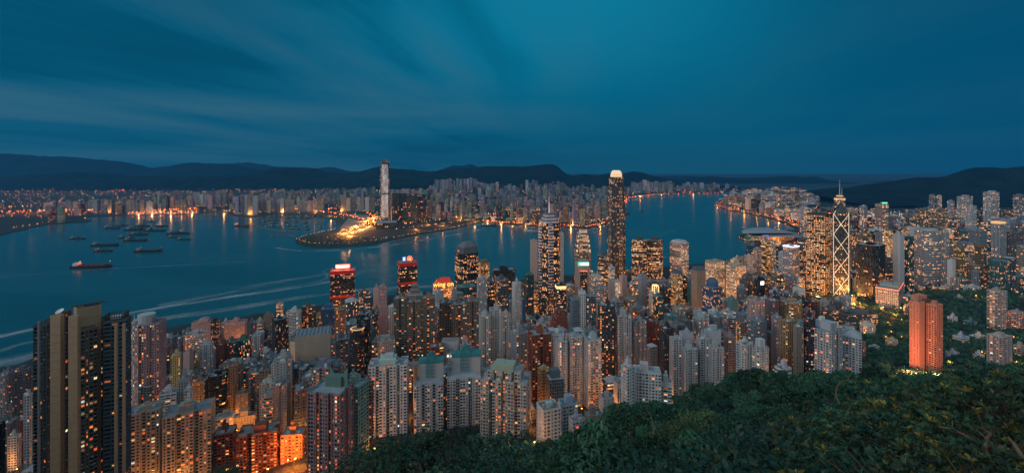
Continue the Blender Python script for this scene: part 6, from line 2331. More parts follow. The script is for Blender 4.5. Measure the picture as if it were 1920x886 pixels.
# ---- the far shore: one mass of buildings across the water
def far_shore(mb):
    rnd = random.Random(5)
    # skyline of the far shore in photo rows, by column
    SKX = [-100, 0, 60, 90, 165, 180, 260, 290, 420, 440, 480, 520, 560, 620, 700, 800, 815, 890, 905, 1000, 1060, 1075, 1140, 1180, 1260, 1280, 1360, 1420, 1520, 1650]
    SKY = [392, 388, 392, 376, 373, 372, 371, 358, 358, 364, 364, 354, 352, 352, 349, 352, 335, 334, 343, 341, 339, 336, 334, 337, 338, 342, 344, 349, 352, 356]
    pts = []
    n = 0
    while n < 5200:
        n += 1
        py = rnd.uniform(357, 432)
        y = (CZ - 3) * F / (py - HY)
        if rnd.random() < .45:
            y = rnd.uniform(3300, 9000)
        px = rnd.uniform(-120, 1640)
        pts.append(((px - CX) * y / F, y, px))
    X = np.array([p[0] for p in pts]); Y = np.array([p[1] for p in pts])
    ok = pip(X, Y, KOWLOON) & pip(X - 30, Y - 45, KOWLOON) & pip(X + 30, Y - 45, KOWLOON)
    taken = {}
    for (x, y, px), o in zip(pts, ok):
        if not o:
            continue
        pg = HY + F * (CZ - 3) / y
        # reclaimed tip, container yards and the interchange stay open
        if 545 < px < 735 and pg > 402:
            continue
        if px < 90 and pg > 396:
            continue
        if 640 < px < 905 and pg > 413:
            continue
        if 480 < px < 720 and pg > 392:
            continue
        if 90 < px < 440 and pg > 392 and rnd.random() < .85:
            continue
        if 740 < px < 800 and 385 < pg < 412:
            continue
        cell = (int(x / (48 if y < 5000 else 70)), int(y / (48 if y < 5000 else 90)))
        if cell in taken:
            continue
        taken[cell] = 1
        cap = np.interp(px, SKX, SKY) + rnd.uniform(0, 7) + (14 * rnd.random() ** 2)
        zc = CZ - (cap - HY) * y / F
        h = rnd.choice([18, 26, 32, 40, 55, 70, 95, 120, 140]) * rnd.uniform(.8, 1.2)
        if px < 90:
            h = min(h, 30)
        if 90 < px < 440:
            h = rnd.choice([60, 95, 115, 130]) * rnd.uniform(.9, 1.1)
        z1 = min(3.2 + h + max(0, (y - 6500) * .012), zc)
        if y > 6200 and rnd.random() < .5:
            z1 = zc
        if z1 < 9:
            continue
        if 1060 < px < 1185 and pg < 404 and z1 > 90:
            z1 *= .6
        w = rnd.uniform(24, 46) * (1 if y < 5500 else 1.25)
        d = rnd.uniform(20, 40)
        rot = rnd.choice([.1, .25, -.2, .4]) + rnd.uniform(-.1, .1)
        P = [(p[0] * w + x, p[1] * w + y) for p in rot2(plan_poly('rect', d / w), rot)]
        col = rnd.choice(['palegrey', 'grey', 'bluegrey', 'beige', 'bluegrey', 'taupe', 'grey', 'darkgrey', 'charcoal', 'teal'])
        c = tuple(v * rnd.uniform(.65, 1.0) for v in PAL[col])
        lit = rnd.choice([.03, .05, .08, .12, .18]) + (.08 if y < 4200 else 0)
        wall = c + (thr(lit),)
        par = (rnd.choice([5.0, 6.5, 8.0]), rnd.choice([3.4, 4.2, 5.0]), .55, .55)
        mb.prism(P, 2.5, z1, top=False, u0=rnd.randint(0, 3000) * par[0], wall=wall, par=par)
        mb.polys([[(p[0], p[1], z1) for p in P]], mat=1, wall=(.28, .3, .32, 0), par=par)
        if z1 > 60 and rnd.random() < .6:
            q = offset_poly(P, w * .34)
            mb.prism(q, z1 + .01, z1 + 7, mat=1, wall=c + (0,), par=par)
    # rows of slab estates on the left
    for (pa, pb, pt, yb, step) in ((88, 168, 376, 4300, 9.5), (178, 262, 374, 4050, 9), (295, 420, 359, 4700, 10), (440, 482, 364, 3900, 9), (480, 545, 372, 4100, 8), (560, 600, 371, 4150, 9), (640, 700, 366, 4200, 9),
                                   (752, 800, 354, 5200, 8), (815, 888, 334, 7600, 6.5), (905, 935, 341, 7400, 6), (985, 1008, 338, 7600, 6), (1184, 1260, 338, 7900, 7), (1282, 1345, 342, 8300, 6)):
        p = pa
        while p < pb:
            x = (p + step / 2 - CX) * yb / F
            wdt = step * .82 * yb / F
            z1 = CZ - (pt + rnd.uniform(-1.5, 5) - HY) * yb / F
            P = [(q[0] * wdt + x, q[1] * wdt + yb + rnd.uniform(-30, 30)) for q in rot2(plan_poly('rect', .7), .2)]
            c = tuple(v * rnd.uniform(.8, 1.05) for v in PAL[rnd.choice(['palegrey', 'grey', 'bluegrey', 'grey', 'bluegrey'])])
            mb.prism(P, 2.5, z1, top=False, u0=rnd.randint(0, 3000) * 6.0, wall=c + (thr(.07),), par=(6.0, 4.2, .5, .5))
            mb.polys([[(q[0], q[1], z1) for q in P]], mat=1, wall=(.3, .32, .34, 0), par=(6, 4, .5, .5))
            p += step


far_shore(DIST)
tag(DIST.build('distant_buildings', [M['facade'], M['roof']], weld=False), kind='stuff')
# ================================================================ roads, lamps, boats, wakes
M['asphalt'] = mat_plain('asphalt', (.055, .055, .058), .85, .3, .05)
M['paver'] = mat_plain('pale_paving', (.22, .21, .19), .85, .3, .05)
M['roadpaint'] = mat_plain('road_paint', (.6, .6, .56), .7)


def strip(pts, w, dz, drape=True, z=None):
    mb = MB()
    P = [Vector((p[0], p[1], 0)) for p in pts]
    # subdivide
    Q = [P[0]]
    for a, b in zip(P[:-1], P[1:]):
        n = max(1, int((b - a).length / 25))
        for i in range(1, n + 1):
            Q.append(a.lerp(b, i / n))
    L = []
    for i, p in enumerate(Q):
        t = (Q[min(i + 1, len(Q) - 1)] - Q[max(i - 1, 0)]).normalized()
        n = Vector((-t.y, t.x, 0))
        zz = z if z is not None else max(3.5, TZ(p.x, p.y)) + dz
        L.append((p - n * w / 2, p + n * w / 2, zz))
    for (a0, b0, z0), (a1, b1, z1) in zip(L[:-1], L[1:]):
        mb.quad((a0.x, a0.y, z0), (a1.x, a1.y, z1), (b1.x, b1.y, z1), (b0.x, b0.y, z0))
    return mb


def ground_hit(px, py):
    """where the view ray through a photo pixel meets the island"""
    y = 250.0
    while y < 6000:
        x = (px - CX) * y / F
        z = CZ - (py - HY) * y / F
        if z <= max(3.5, TZ(x, y)):
            break
        y *= 1.006
    return (px - CX) * y / F, y


S4 = lambda pts: [sea(p[0], p[1], 4.0) for p in pts]
ROADS = [  # photo polylines at sea level, width
    ([(1340, 386), (1352, 389), (1380, 395), (1425, 403), (1455, 410), (1482, 419), (1500, 428), (1512, 440)], 42),
    ([(1395, 490), (1420, 482), (1450, 472), (1480, 462), (1505, 452), (1530, 444)], 46),
    ([(1400, 478), (1440, 466), (1475, 452), (1500, 445)], 26),
    ([(1345, 502), (1375, 494), (1400, 488)], 26)]
for pts, w in ROADS:
    o = strip(S4(pts), w, .25).build('road', M['asphalt'])
    tag(o, kind='structure')
    o = strip(S4(pts), 1.0, .255).build('lane_marking', M['roadpaint'])
    tag(o, kind='structure')
KROADS = [([(478, 394), (520, 392), (570, 394), (620, 400), (660, 407), (690, 416), (705, 424)], 60),
          ([(638, 442), (655, 434), (680, 425), (700, 415), (704, 408), (690, 400)], 70),
          ([(650, 444), (670, 436), (694, 428), (704, 420)], 50),
          ([(745, 423), (790, 418), (840, 412), (880, 406), (940, 402)], 40),
          ([(0, 402), (60, 400), (120, 398), (180, 399), (240, 397), (310, 396), (380, 395)], 50),
          ([(560, 451), (580, 456), (620, 458), (660, 456), (700, 451), (730, 446)], 16)]
for pts, w in KROADS:
    tag(strip(S4(pts), w, .0, z=3.5).build('road', M['asphalt']), kind='structure')
# pale yard of the interchange and the container wharf
mb = MB()
mb.polys([[(p[0], p[1], 3.3) for p in S4([(632, 443), (664, 441), (705, 428), (702, 405), (660, 400), (640, 424)])]])
tag(mb.build('pavement', M['paver']), kind='structure')
mb = MB()
mb.polys([[(p[0], p[1], 3.35) for p in S4([(238, 402), (372, 400), (374, 393), (240, 393)])]])
tag(mb.build('pavement', M['paver']), kind='structure')

mb = MB()
mb.polys([[(p[0], p[1], 3.9) for p in S4([(1398, 490), (1440, 482), (1500, 470), (1535, 448), (1512, 431), (1470, 433), (1425, 440), (1408, 455), (1402, 474)])][::-1]])
tag(mb.build('pavement', M['paver']), kind='structure')

# ---- lamps far across the water: heads on poles, one object
lrnd = random.Random(3)
poles, LAMPN = MB(), 0
HEADS = [MB(), MB(), MB()]


def far_lamp(x, y, z, r, h, k):
    HEADS[k].ball((x, y, z + h), r, 4, 2)
    poles.quad((x - .25, y, z), (x + .25, y, z), (x + .25, y, z + h - r), (x - .25, y, z + h - r))


def lamp_line(pts, step, k=0, jit=6, r=1.5, h=13, z=3.3):
    P = S4(pts)
    for a, b in zip(P[:-1], P[1:]):
        L = math.hypot(b[0] - a[0], b[1] - a[1])
        n = max(1, int(L / step))
        for i in range(n):
            t = (i + lrnd.random() * .5) / n
            x, y = a[0] * (1 - t) + b[0] * t + lrnd.uniform(-jit, jit), a[1] * (1 - t) + b[1] * t + lrnd.uniform(-jit, jit)
            far_lamp(x, y, z, r * lrnd.uniform(.6, 1.3) * (y / 3400) ** .7, h, k if lrnd.random() < .8 else lrnd.randrange(3))


for pts, w in KROADS[:3]:
    lamp_line(pts, 26, 0, w * .4, 1.8)
lamp_line(KROADS[3][0], 26, 1, 26, 1.5)
lamp_line(KROADS[4][0], 34, 0, 60, 1.8)
lamp_line([(240, 400), (300, 399), (372, 397)], 20, 0, 34, 2.2)
lamp_line([(240, 402.3), (300, 401.5), (372, 400)], 26, 0, 4, 2.2)
lamp_line([(270, 392), (330, 390), (378, 388)], 30, 1, 30, 1.6)
lamp_line([(380, 397), (415, 396), (470, 400)], 36, 1, 20, 1.5)
lamp_line(KROADS[5][0], 22, 1, 5, .9, 7)
lamp_line([(556, 449), (575, 442), (605, 435), (632, 429)], 20, 1, 4, .9, 7)
lamp_line([(575, 450), (620, 447), (660, 449), (700, 446)], 40, 1, 36, .8, 7)
lamp_line([(740, 446), (790, 436), (850, 427), (900, 416)], 22, 1, 10, 1.0, 7)
lamp_line([(745, 430), (800, 424), (860, 416), (900, 410)], 20, 1, 22, 1.1, 9)
lamp_line([(905, 414), (960, 419), (1010, 422), (1060, 423), (1100, 426), (1140, 417)], 18, 0, 8, 1.4, 9)
lamp_line([(910, 408), (960, 412), (1010, 414), (1060, 414), (1110, 416), (1138, 410)], 16, 1, 36, 1.3, 12)
lamp_line([(1142, 418), (1152, 406), (1166, 402)], 20, 0, 5, 1.4)
lamp_line([(1168, 384), (1176, 372), (1230, 365), (1295, 363.5), (1360, 361.5)], 60, 0, 20, 1.8)
lamp_line([(0, 390), (50, 388), (85, 386)], 24, 0, 40, 2.0)
lamp_line([(0, 399), (70, 397), (130, 395), (180, 396), (235, 394)], 22, 0, 30, 2.4)
lamp_line([(270, 396), (330, 394), (372, 392)], 18, 0, 24, 2.4)
lamp_line([(640, 436), (668, 428), (690, 418), (700, 408)], 12, 0, 34, 1.9)
lamp_line([(1400, 484), (1440, 474), (1480, 462), (1508, 448)], 12, 0, 20, .9, 9)
lamp_line([(1420, 446), (1460, 442), (1500, 440)], 14, 1, 12, .8, 8)
lamp_line([(20, 430), (60, 424), (95, 418)], 40, 1, 8, 1.2)
lamp_line([(0, 408), (40, 406), (90, 408), (130, 404)], 60, 0, 60, 1.8)
lamp_line([(480, 396), (540, 394), (600, 393), (650, 392)], 26, 0, 40, 1.9)
lamp_line([(170, 356), (200, 355), (230, 358)], 60, 0, 40, 2.2)
for pts, w in ROADS[:1]:
    lamp_line(pts, 30, 0, 14, 1.2)
lamp_line([(1445, 408), (1480, 412), (1510, 424)], 24, 0, 40, 1.3)
lamp_line([(1385, 445), (1395, 450), (1410, 455)], 18, 1, 3, .8, 6)
for i in range(2300):
    px = lrnd.uniform(0, 1450)
    y = lrnd.uniform(3500, 8200)
    x = (px - CX) * y / F
    if pip(np.array([x]), np.array([y]), KOWLOON)[0]:
        far_lamp(x, y, 3.2, lrnd.uniform(.5, 1.5) * (y / 3400) ** .7, lrnd.choice([9, 12, 16, 22, 30]) if y > 4500 else lrnd.choice([9, 12, 16]), lrnd.choice([0, 0, 1, 1, 2]))
for i in range(420):
    px = lrnd.uniform(1380, 1920)
    y = lrnd.uniform(1900, 4200)
    x = (px - CX) * y / F
    if pip(np.array([x]), np.array([y]), ISLAND)[0] and TZ(x, y) < 40:
        far_lamp(x, y, TZ(x, y), lrnd.uniform(.6, 1.3), lrnd.choice([9, 14, 25, 40, 60]), lrnd.choice([0, 0, 1, 1, 2]))
LM = [mat_glow('far_sodium_lamp', srgb(255, 104, 20), 18.0), mat_glow('far_amber_lamp', srgb(255, 170, 80), 13.0), mat_glow('far_white_lamp', srgb(255, 236, 214), 10.0)]
allm = MB()
for k, h in enumerate(HEADS):
    for ch in h.ch:
        allm.ch.append((ch[0], k) + ch[2:])
for ch in poles.ch:
    allm.ch.append((ch[0], 3) + ch[2:])
o = allm.build('distant_lamps', LM + [M['darkmetal']], weld=False)
tag(o, kind='stuff')

# ---- street lamps that light the near streets
LAMPMESH = {}


def street_lamp(x, y, z, power, label, group, h=9.0, rad=.55, col=(1.0, .33, .06)):
    if not LAMPMESH:
        mb = MB()
        mb.tube([(0, 0, 0), (0, 0, h - .6), (.5, 0, h)], [.11, .08, .06], 5)
        a = mb.build('pole', M['metal'])
        mb = MB()
        mb.ball((1.0, 0, h - .1), rad, 8, 4, .5)
        b = mb.build('lamp_head', M['lamp'])
        LAMPMESH['pole'], LAMPMESH['head'] = a.data, b.data
        bpy.data.objects.remove(a)
        bpy.data.objects.remove(b)
    r = thing('street_lamp', label, 'street lamp', (x, y, z), group)
    for nm, me in (('pole', LAMPMESH['pole']), ('lamp_head', LAMPMESH['head'])):
        c = bpy.data.objects.new(nm, me)
        COL.objects.link(c)
        c.parent = r
    ld = bpy.data.lights.new('lamp_light', 'POINT')
    ld.energy = power
    ld.color = col
    ld.shadow_soft_size = 1.2
    l = bpy.data.objects.new('lamp_light', ld)
    l.location = (1.0, 0, h + .9)
    l.parent = r
    COL.objects.link(l)
    return r


def light_streets():
    rnd = random.Random(77)
    occ = [(s['poly']) for s in FILL] + [b[6] for b in BUILT]
    cen = np.array([[sum(p[0] for p in q) / len(q), sum(p[1] for p in q) / len(q)] for q in occ])
    rad = np.array([max(math.hypot(p[0] - c[0], p[1] - c[1]) for p in q) for q, c in zip(occ, cen)])
    spots = []
    # spots where the photo shows orange street light
    for px, py, pw in ((560, 812, 1.3), (545, 850, 1.0), (500, 800, 1.0), (430, 800, 1.0), (1000, 850, .5), (990, 800, 1.0), (265, 720, 1.2), (255, 740, 1.0), (316, 735, 1.2), (316, 712, 1.2), (640, 620, 1.4), (632, 600, 1.3), (545, 700, .8),
                       (1030, 600, 1.2), (1028, 560, 1.0), (1180, 560, 1.6), (1186, 545, 1.6), (1180, 580, 1.4), (1076, 545, 1.3), (1110, 512, 1.5), (1170, 505, 1.5), (1250, 600, 1.0), (1330, 560, 1.2), (1420, 500, 2.0),
                       (1440, 488, 2.2), (1470, 478, 2.2), (1490, 466, 2.2), (1460, 452, 2.2), (1440, 470, 2.2), (1504, 520, 1.8), (1500, 540, 1.6), (1508, 570, 1.6), (1520, 572, 1.6), (1595, 560, 1.8), (1600, 575, 1.4), (1570, 570, 1.5),
                       (1585, 580, 1.2), (1595, 510, 2.5), (1600, 540, 1.8), (1690, 606, 1.4), (1676, 596, 1.3), (1664, 612, 1.1), (1598, 480, 2.2), (1740, 660, 1.4), (1758, 640, .9), (1780, 690, .9), (1840, 670, 1.2), (1850, 640, .8),
                       (1875, 680, 1.1), (1905, 690, 1.2), (1690, 640, .7), (1660, 640, .6), (1670, 630, .6), (1620, 632, .7), (1900, 640, .9), (1830, 560, .8), (1750, 545, 1.2), (1460, 640, 1.0), (1400, 690, .5),
                       (1140, 760, .7), (1245, 756, .7), (700, 860, .25), (760, 868, .3), (690, 830, .3)):
        x, y = ground_hit(px, py)
        spots.append((x, y, pw, True))
    n = 0
    while n < 120:
        y = rnd.uniform(430, 1480)
        px = rnd.uniform(0, 1580)
        x = (px - CX) * y / F
        if not pip(np.array([x]), np.array([y]), ISLAND)[0]:
            continue
        d = np.hypot(cen[:, 0] - x, cen[:, 1] - y) - rad
        if d.min() < 1.5 or d.min() > 30:
            continue
        spots.append((x, y, rnd.uniform(.5, 1.4), False))
        n += 1
    for x, y, pw, own in spots:
        px = CX + F * x / y
        b = landmark_near(px, HY + F * (CZ - TZ(x, y)) / y, y, 3)
        g = 'street lamps by ' + b[0][5]
        street_lamp(x, y, max(3.5, TZ(x, y)), 15000 * pw * (1 if y < 1000 else 3.4) * (.4 if px > 1610 and y < 1300 else 2.6 if 1490 < px < 1610 and y > 900 else 1), f'orange sodium street lamp in the street by {b[0][5]}'[:110], g)


light_streets()
# lamps that wash single fronts with orange
for px, y, pw, col in ((552, 396, 3.2, (1.0, .22, .03)), (538, 398, 2.4, (1.0, .22, .03)), (500, 392, 1.4, (1.0, .26, .05)), (1716, 560, 2.6, (1.0, .34, .16)), (1752, 558, 2.6, (1.0, .34, .16)), (1700, 575, 1.6, (1.0, .34, .16)), (1018, 424, 1.0, (1.0, .3, .05)),
                       (330, 392, .8, (1.0, .36, .08)), (270, 388, .7, (1.0, .36, .08)), (1655, 1060, 3.0, (1.0, .4, .12)), (1688, 1060, 2.4, (1.0, .4, .12)), (1530, 1225, 6.0, (1.0, .4, .1)), (1580, 1200, 6.0, (1.0, .4, .1)), (1310, 1030, 3.0, (1.0, .4, .15)), (1340, 1300, 4.0, (1.0, .4, .1)), (1380, 1210, 4.0, (1.0, .4, .1))):
    x = (px - CX) * y / F
    b = landmark_near(px, HY + F * (CZ - TZ(x, y)) / y, y, 1)[0]
    street_lamp(x, y, max(3.5, TZ(x, y)), 15000 * pw * (1.7 if 1695 < px < 1760 else 1), f'bright orange street lamp at the foot of {b[5]}', 'bright street lamps at the foot of ' + b[5], col=col)
for px, py in ((645, 437), (660, 434), (676, 430), (690, 424), (700, 416), (668, 424), (684, 414), (655, 442), (620, 404), (560, 396), (700, 408), (300, 397), (340, 396), (260, 400), (120, 396), (60, 398), (960, 414), (1040, 416), (1100, 418),
               (1370, 392), (1420, 401), (1460, 411), (1490, 420), (800, 420), (860, 411), (1345, 386), (1395, 395.5), (1440, 404), (915, 416), (940, 418), (985, 420), (1015, 421), (1070, 422), (1125, 421), (1150, 405), (285, 400), (320, 400), (360, 399), (200, 399), (420, 396), (470, 402), (530, 398), (590, 398), (640, 396), (500, 394), (550, 393), (600, 392), (1200, 365), (1240, 363.5), (1300, 362), (780, 430), (830, 422), (890, 413), (20, 400), (90, 400)):
    x, y = sea(px, py, 4)
    b = landmark_near(px, py, y, 1)[0]
    street_lamp(x, y, 3.6, 1100000 if px in (645, 660, 676, 690, 700, 668, 684, 655) else 240000, 'tall floodlight mast flooding the road with orange light', 'floodlight masts along the far roads', 9.0)

# ---- boats
M['hull_dark'] = mat_plain('dark_hull_paint', (.018, .022, .026), .5)
M['hull_red'] = mat_plain('red_hull_paint', (.18, .05, .03), .5)
M['deck_rust'] = mat_plain('rusty_deck', (.07, .05, .04), .8)
M['cabin_white'] = mat_plain('white_cabin', (.55, .55, .52), .6)


def barge(px0, px1, py, ang, label, kind=0, cat='barge', name='barge', hullm='hull_dark'):
    x, y = sea((px0 + px1) / 2, py)
    L = (px1 - px0) * y / F * 1.0
    B = L * (.22 if kind != 3 else .24)
    h = L * .055 + 1.5
    root = thing(name, label, cat, (x, y, 0))
    c, s = math.cos(ang), math.sin(ang)
    W = lambda u, v, z: (x + u * c - v * s, y + u * s + v * c, z)
    mb = MB()
    # hull with a raked bow and flared sides
    st = [(-.5, .80, .9), (-.42, 1, 1), (.34, 1, 1), (.44, .78, 1.06), (.5, .30, 1.2)]
    for (u0, b0, k0), (u1, b1, k1) in zip(st[:-1], st[1:]):
        for sg in (1, -1):
            q = [W(u0 * L, sg * b0 * B / 2 * .86, -1), W(u1 * L * .99, sg * b1 * B / 2 * .8, -1), W(u1 * L, sg * b1 * B / 2, h * k1), W(u0 * L, sg * b0 * B / 2, h * k0)]
            mb.polys([q if sg < 0 else q[::-1]])
    for u, b0, k0 in (st[0], st[-1]):
        q = [W(u * L, -b0 * B / 2, -1), W(u * L, b0 * B / 2, -1), W(u * L, b0 * B / 2, h * k0), W(u * L, -b0 * B / 2, h * k0)]
        mb.polys([q if u > 0 else q[::-1]])
    mb.build('hull', M[hullm], root)
    mb = MB()
    for (u0, b0, k0), (u1, b1, k1) in zip(st[:-1], st[1:]):
        mb.polys([[W(u0 * L, -b0 * B / 2 * .97, h * k0 - .6), W(u1 * L, -b1 * B / 2 * .97, h * k1 - .6), W(u1 * L, b1 * B / 2 * .97, h * k1 - .6), W(u0 * L, b0 * B / 2 * .97, h * k0 - .6)]])
    mb.build('deck', M['deck_rust'], root)
    p = W(-.38 * L, 0, h - .5)
    mb = MB()
    mb.box(p, (L * .11, B * .7, L * .06 + 2), ang)
    mb.box((p[0], p[1], p[2] + L * .06 + 2.01), (L * .07, B * .5, 2.4), ang)
    mb.build('wheelhouse', M['cabin_white' if kind in (2, 3) else 'metal'], root)
    for u in (-.30, .46):
        q = W(u * L, 0, h)
        mb = MB()
        mb.tube([q, (q[0], q[1], h + L * .09 + 2)], .3, 4)
        mast = mb.build('mast', M['darkmetal'], root)
        mb = MB()
        mb.ball((q[0], q[1], h + L * .09 + 2.5), .7 if kind != 2 else 1.3, 6, 4)
        under(mast, mb.build('deck_lamp', M['sign_white'] if u < 0 else M['warm'], root))
    if kind == 1:
        q = W(.02 * L, 0, h)
        mb = MB()
        mb.box((q[0], q[1], h - .5), (L * .12, B * .5, L * .07), ang)
        house = mb.build('crane_house', M['darkmetal'], root)
        e = W(.34 * L, B * .1, h + L * .24)
        t = W(-.06 * L, 0, h + L * .20)
        mb = MB()
        mb.tube([(q[0], q[1], h + L * .06), e], [.8, .4], 4)
        mb.tube([(q[0], q[1], h + L * .06), t, e], .3, 4)
        under(house, mb.build('crane_jib', M['darkmetal'], root))
    if kind in (2, 3):
        mb = MB()
        for i in range(5 if kind == 2 else 3):
            q = W((-.22 + i * .13) * L, 0, h - .5)
            mb.box(q, (L * .10, B * .72, L * .025 + .8), ang)
        mb.build('hatch_cover', M['hull_red' if kind == 2 else 'cabin_white'], root)
    if kind == 2:
        mb = MB()
        q = W(-.30 * L, -B * .1, h + L * .05)
        mb.box(q, (L * .03, B * .5, 1.2), ang)
        mb.build('deck_floodlight', M['redhot'], root)
    return root


BOATS = [(131, 159, 448, .05, 'low barge with a stubby cabin, lying alone off the islet', 1), (175, 219, 460, .16, 'long empty dark barge, upper of two moored abreast', 0), (179, 209, 471, .14, 'shorter dark barge with a tall stern post, lower of two moored abreast', 1),
         (256, 302, 471, .14, 'long low barge with small white lights at both ends', 0), (235, 274, 451, .13, 'dark open barge with a light at its bow, below the lit crane barges', 0), (224, 250, 446, .15, 'small barge lying just behind the dark open barge', 0),
         (196, 224, 428, .05, 'crane barge at the outer end of the moored cluster', 1), (218, 240, 423, .08, 'dark lighter moored behind the outer crane barge', 1), (238, 284, 431, .12, 'long crane barge with orange lamps amidships', 1), (274, 309, 433, .14, 'dark lighter at the inner end of the moored cluster', 0),
         (246, 276, 440, .2, 'crane barge lit by a fan of warm lamps', 1), (254, 280, 424, .05, 'brightly lit workboat in the middle of the cluster', 1), (291, 315, 424, .05, 'bulky crane lighter with raised jib near the wharf', 1), (278, 292, 415, .05, 'small lighter close to the orange lit wharf', 1),
         (315, 353, 438, .16, 'derrick barge with a tall jib, apart from the cluster', 1), (316, 335, 445, .1, 'small flat barge beside the derrick barge', 0), (333, 356, 449, .12, 'flat dark barge farthest from the cluster', 0)]
for a, b, c, d, lab, k in BOATS:
    barge(a, b, c, d, lab, k)
barge(139, 206, 501, .12, 'coaster under way with red lit hatches and a bright wheelhouse', 2, 'cargo ship', 'cargo_ship')
barge(983, 1008, 433, .12, 'white ferry with rows of lit cabins lying off the lit promenade', 3, 'ferry', 'ferry', 'cabin_white')
barge(902, 932, 423, .10, 'low ferry berthed at the lit pier head', 3, 'ferry', 'ferry')
barge(1199, 1208, 396, .2, 'small dark boat alone in the middle of the harbour', 1, 'boat', 'boat')
barge(1241, 1249, 485, .3, 'small pale boat between the rounded twin and the porthole tower', 3, 'boat', 'boat')
barge(436, 470, 424, -.28, 'long pontoon strung with small lights by the breakwater', 2, 'pontoon', 'pontoon')
rnd = random.Random(9)
for i in range(46):
    px, py = rnd.uniform(488, 634), rnd.uniform(405, 432)
    if 505 < px < 575 and 405 < py < 418 or rnd.random() < .85:
        x, y = sea(px, py)
        if pip(np.array([x]), np.array([y]), KOWLOON)[0]:
            continue
        barge(px - 5, px + 5, py, rnd.uniform(-.3, .3), 'small dark lighter moored in the typhoon shelter behind the breakwater', 1)['group'] = 'lighters moored in the typhoon shelter'

# ---- foam of passing ferries
def mat_foam():
    m, t, b = new_mat('wake_foam')
    pos = t.n('ShaderNodeNewGeometry').outputs['Position']
    x, y, z = t.xyz(pos)
    u, v, _ = t.xyz(t.n('ShaderNodeUVMap').outputs[0])
    n = t.noise(t.vec(t.m('MULTIPLY', u, .006), t.m('MULTIPLY', v, 2.2), 0), 1.0, 5, .6)
    n2 = t.noise(pos, .05, 4)
    edge = t.m('MULTIPLY', t.smooth(v, 0, .5), t.smooth(v, .5, 1, 1, 0))
    a = t.m('MULTIPLY', t.m('MULTIPLY', edge, t.smooth(n, .36, .66)), t.m('ADD', .35, n2))
    b.inputs['Base Color'].default_value = (.45, .52, .54, 1)
    b.inputs['Roughness'].default_value = .7
    t.put(b.inputs['Alpha'], t.m('MULTIPLY', a, attr(t, 'wall').outputs['Alpha'], clamp=True))
    return m


M['foam'] = mat_foam()


def wake(pts, w0, w1, s, n):
    P = [Vector(sea(*p) + (0,)) for p in pts]
    # Catmull-Rom through the points
    Q = []
    for i in range(len(P) - 1):
        p0, p1, p2, p3 = P[max(i - 1, 0)], P[i], P[i + 1], P[min(i + 2, len(P) - 1)]
        for k in range(10):
            t = k / 10
            Q.append(.5 * ((2 * p1) + (p2 - p0) * t + (2 * p0 - 5 * p1 + 4 * p2 - p3) * t * t + (3 * p1 - p0 - 3 * p2 + p3) * t ** 3))
    Q.append(P[-1])
    mb = MB()
    L = 0
    for i in range(len(Q) - 1):
        a, b = Q[i], Q[i + 1]
        t0, t1 = i / (len(Q) - 1), (i + 1) / (len(Q) - 1)
        def nn(j):
            t = (Q[min(j + 1, len(Q) - 1)] - Q[max(j - 1, 0)]).normalized()
            return Vector((-t.y, t.x, 0))
        wa, wb = w0 + (w1 - w0) * t0, w0 + (w1 - w0) * t1
        na, nb = nn(i) * wa / 2, nn(i + 1) * wb / 2
        d = (b - a).length
        z = .25 + n * .03
        mb.polys([[(a.x - na.x, a.y - na.y, z), (b.x - nb.x, b.y - nb.y, z), (b.x + nb.x, b.y + nb.y, z), (a.x + na.x, a.y + na.y, z)]], uv=np.array([[(L, 0), (L + d, 0), (L + d, 1), (L, 1)]]), wall=(1, 1, 1, s))
        L += d
    tag(mb.build('foam', M['foam']), kind='stuff')


for n, a in enumerate((([(-40, 522), (100, 511), (200, 504), (330, 497), (460, 490)], 9, 9, .55), ([(-60, 640), (0, 630), (62, 617), (150, 603), (240, 588), (330, 572), (430, 556), (520, 544), (605, 530), (640, 524)], 30, 16, 1.3),
                       ([(-60, 700), (0, 680), (62, 664), (245, 610), (350, 592), (480, 572), (600, 552), (700, 541), (850, 534)], 30, 18, .8), ([(-60, 668), (0, 657), (62, 640), (300, 596), (420, 578), (560, 556)], 22, 12, .6),
                       ([(300, 574), (400, 553), (480, 536), (560, 522), (615, 512)], 40, 26, .55), ([(420, 560), (520, 540), (600, 527), (615, 516), (606, 508), (640, 500), (720, 495)], 14, 10, .5),
                       ([(516, 464), (545, 468), (590, 470), (650, 468), (720, 461), (790, 450), (850, 440), (900, 430)], 20, 26, .8), ([(690, 548), (760, 538), (850, 535), (960, 520)], 40, 20, .5), ([(-40, 450), (40, 443), (120, 433)], 12, 8, .35),
                       ([(-40, 694), (30, 676), (66, 668)], 60, 60, .6), ([(640, 520), (700, 505), (770, 500)], 60, 40, .3), ([(1170, 470), (1240, 440), (1290, 420)], 16, 12, .18))):
    wake(a[0], a[1] * 2.4, a[2] * 2.4, a[3] * 1.05, n)
# ================================================================ trees and shrubs
def mat_leaf(name, dark, lite, tip=None, gloss=.45):
    m, t, b = new_mat(name)
    g = attr(t, 'wall').outputs
    oi = t.n('ShaderNodeObjectInfo').outputs['Random']
    r = t.xyz(g['Color'])[0]
    c = t.mixc(r, dark, lite)
    if tip:
        c = t.mixc(t.m('GREATER_THAN', t.xyz(g['Color'])[1], .5), c, tip)
    c = t.mixc(1.0, c, t.m('ADD', .45, t.m('MULTIPLY', oi, 1.0)), 'MULTIPLY')
    t.put(b.inputs['Base Color'], c)
    b.inputs['Roughness'].default_value = gloss
    b.inputs['Specular IOR Level'].default_value = .35
    return m


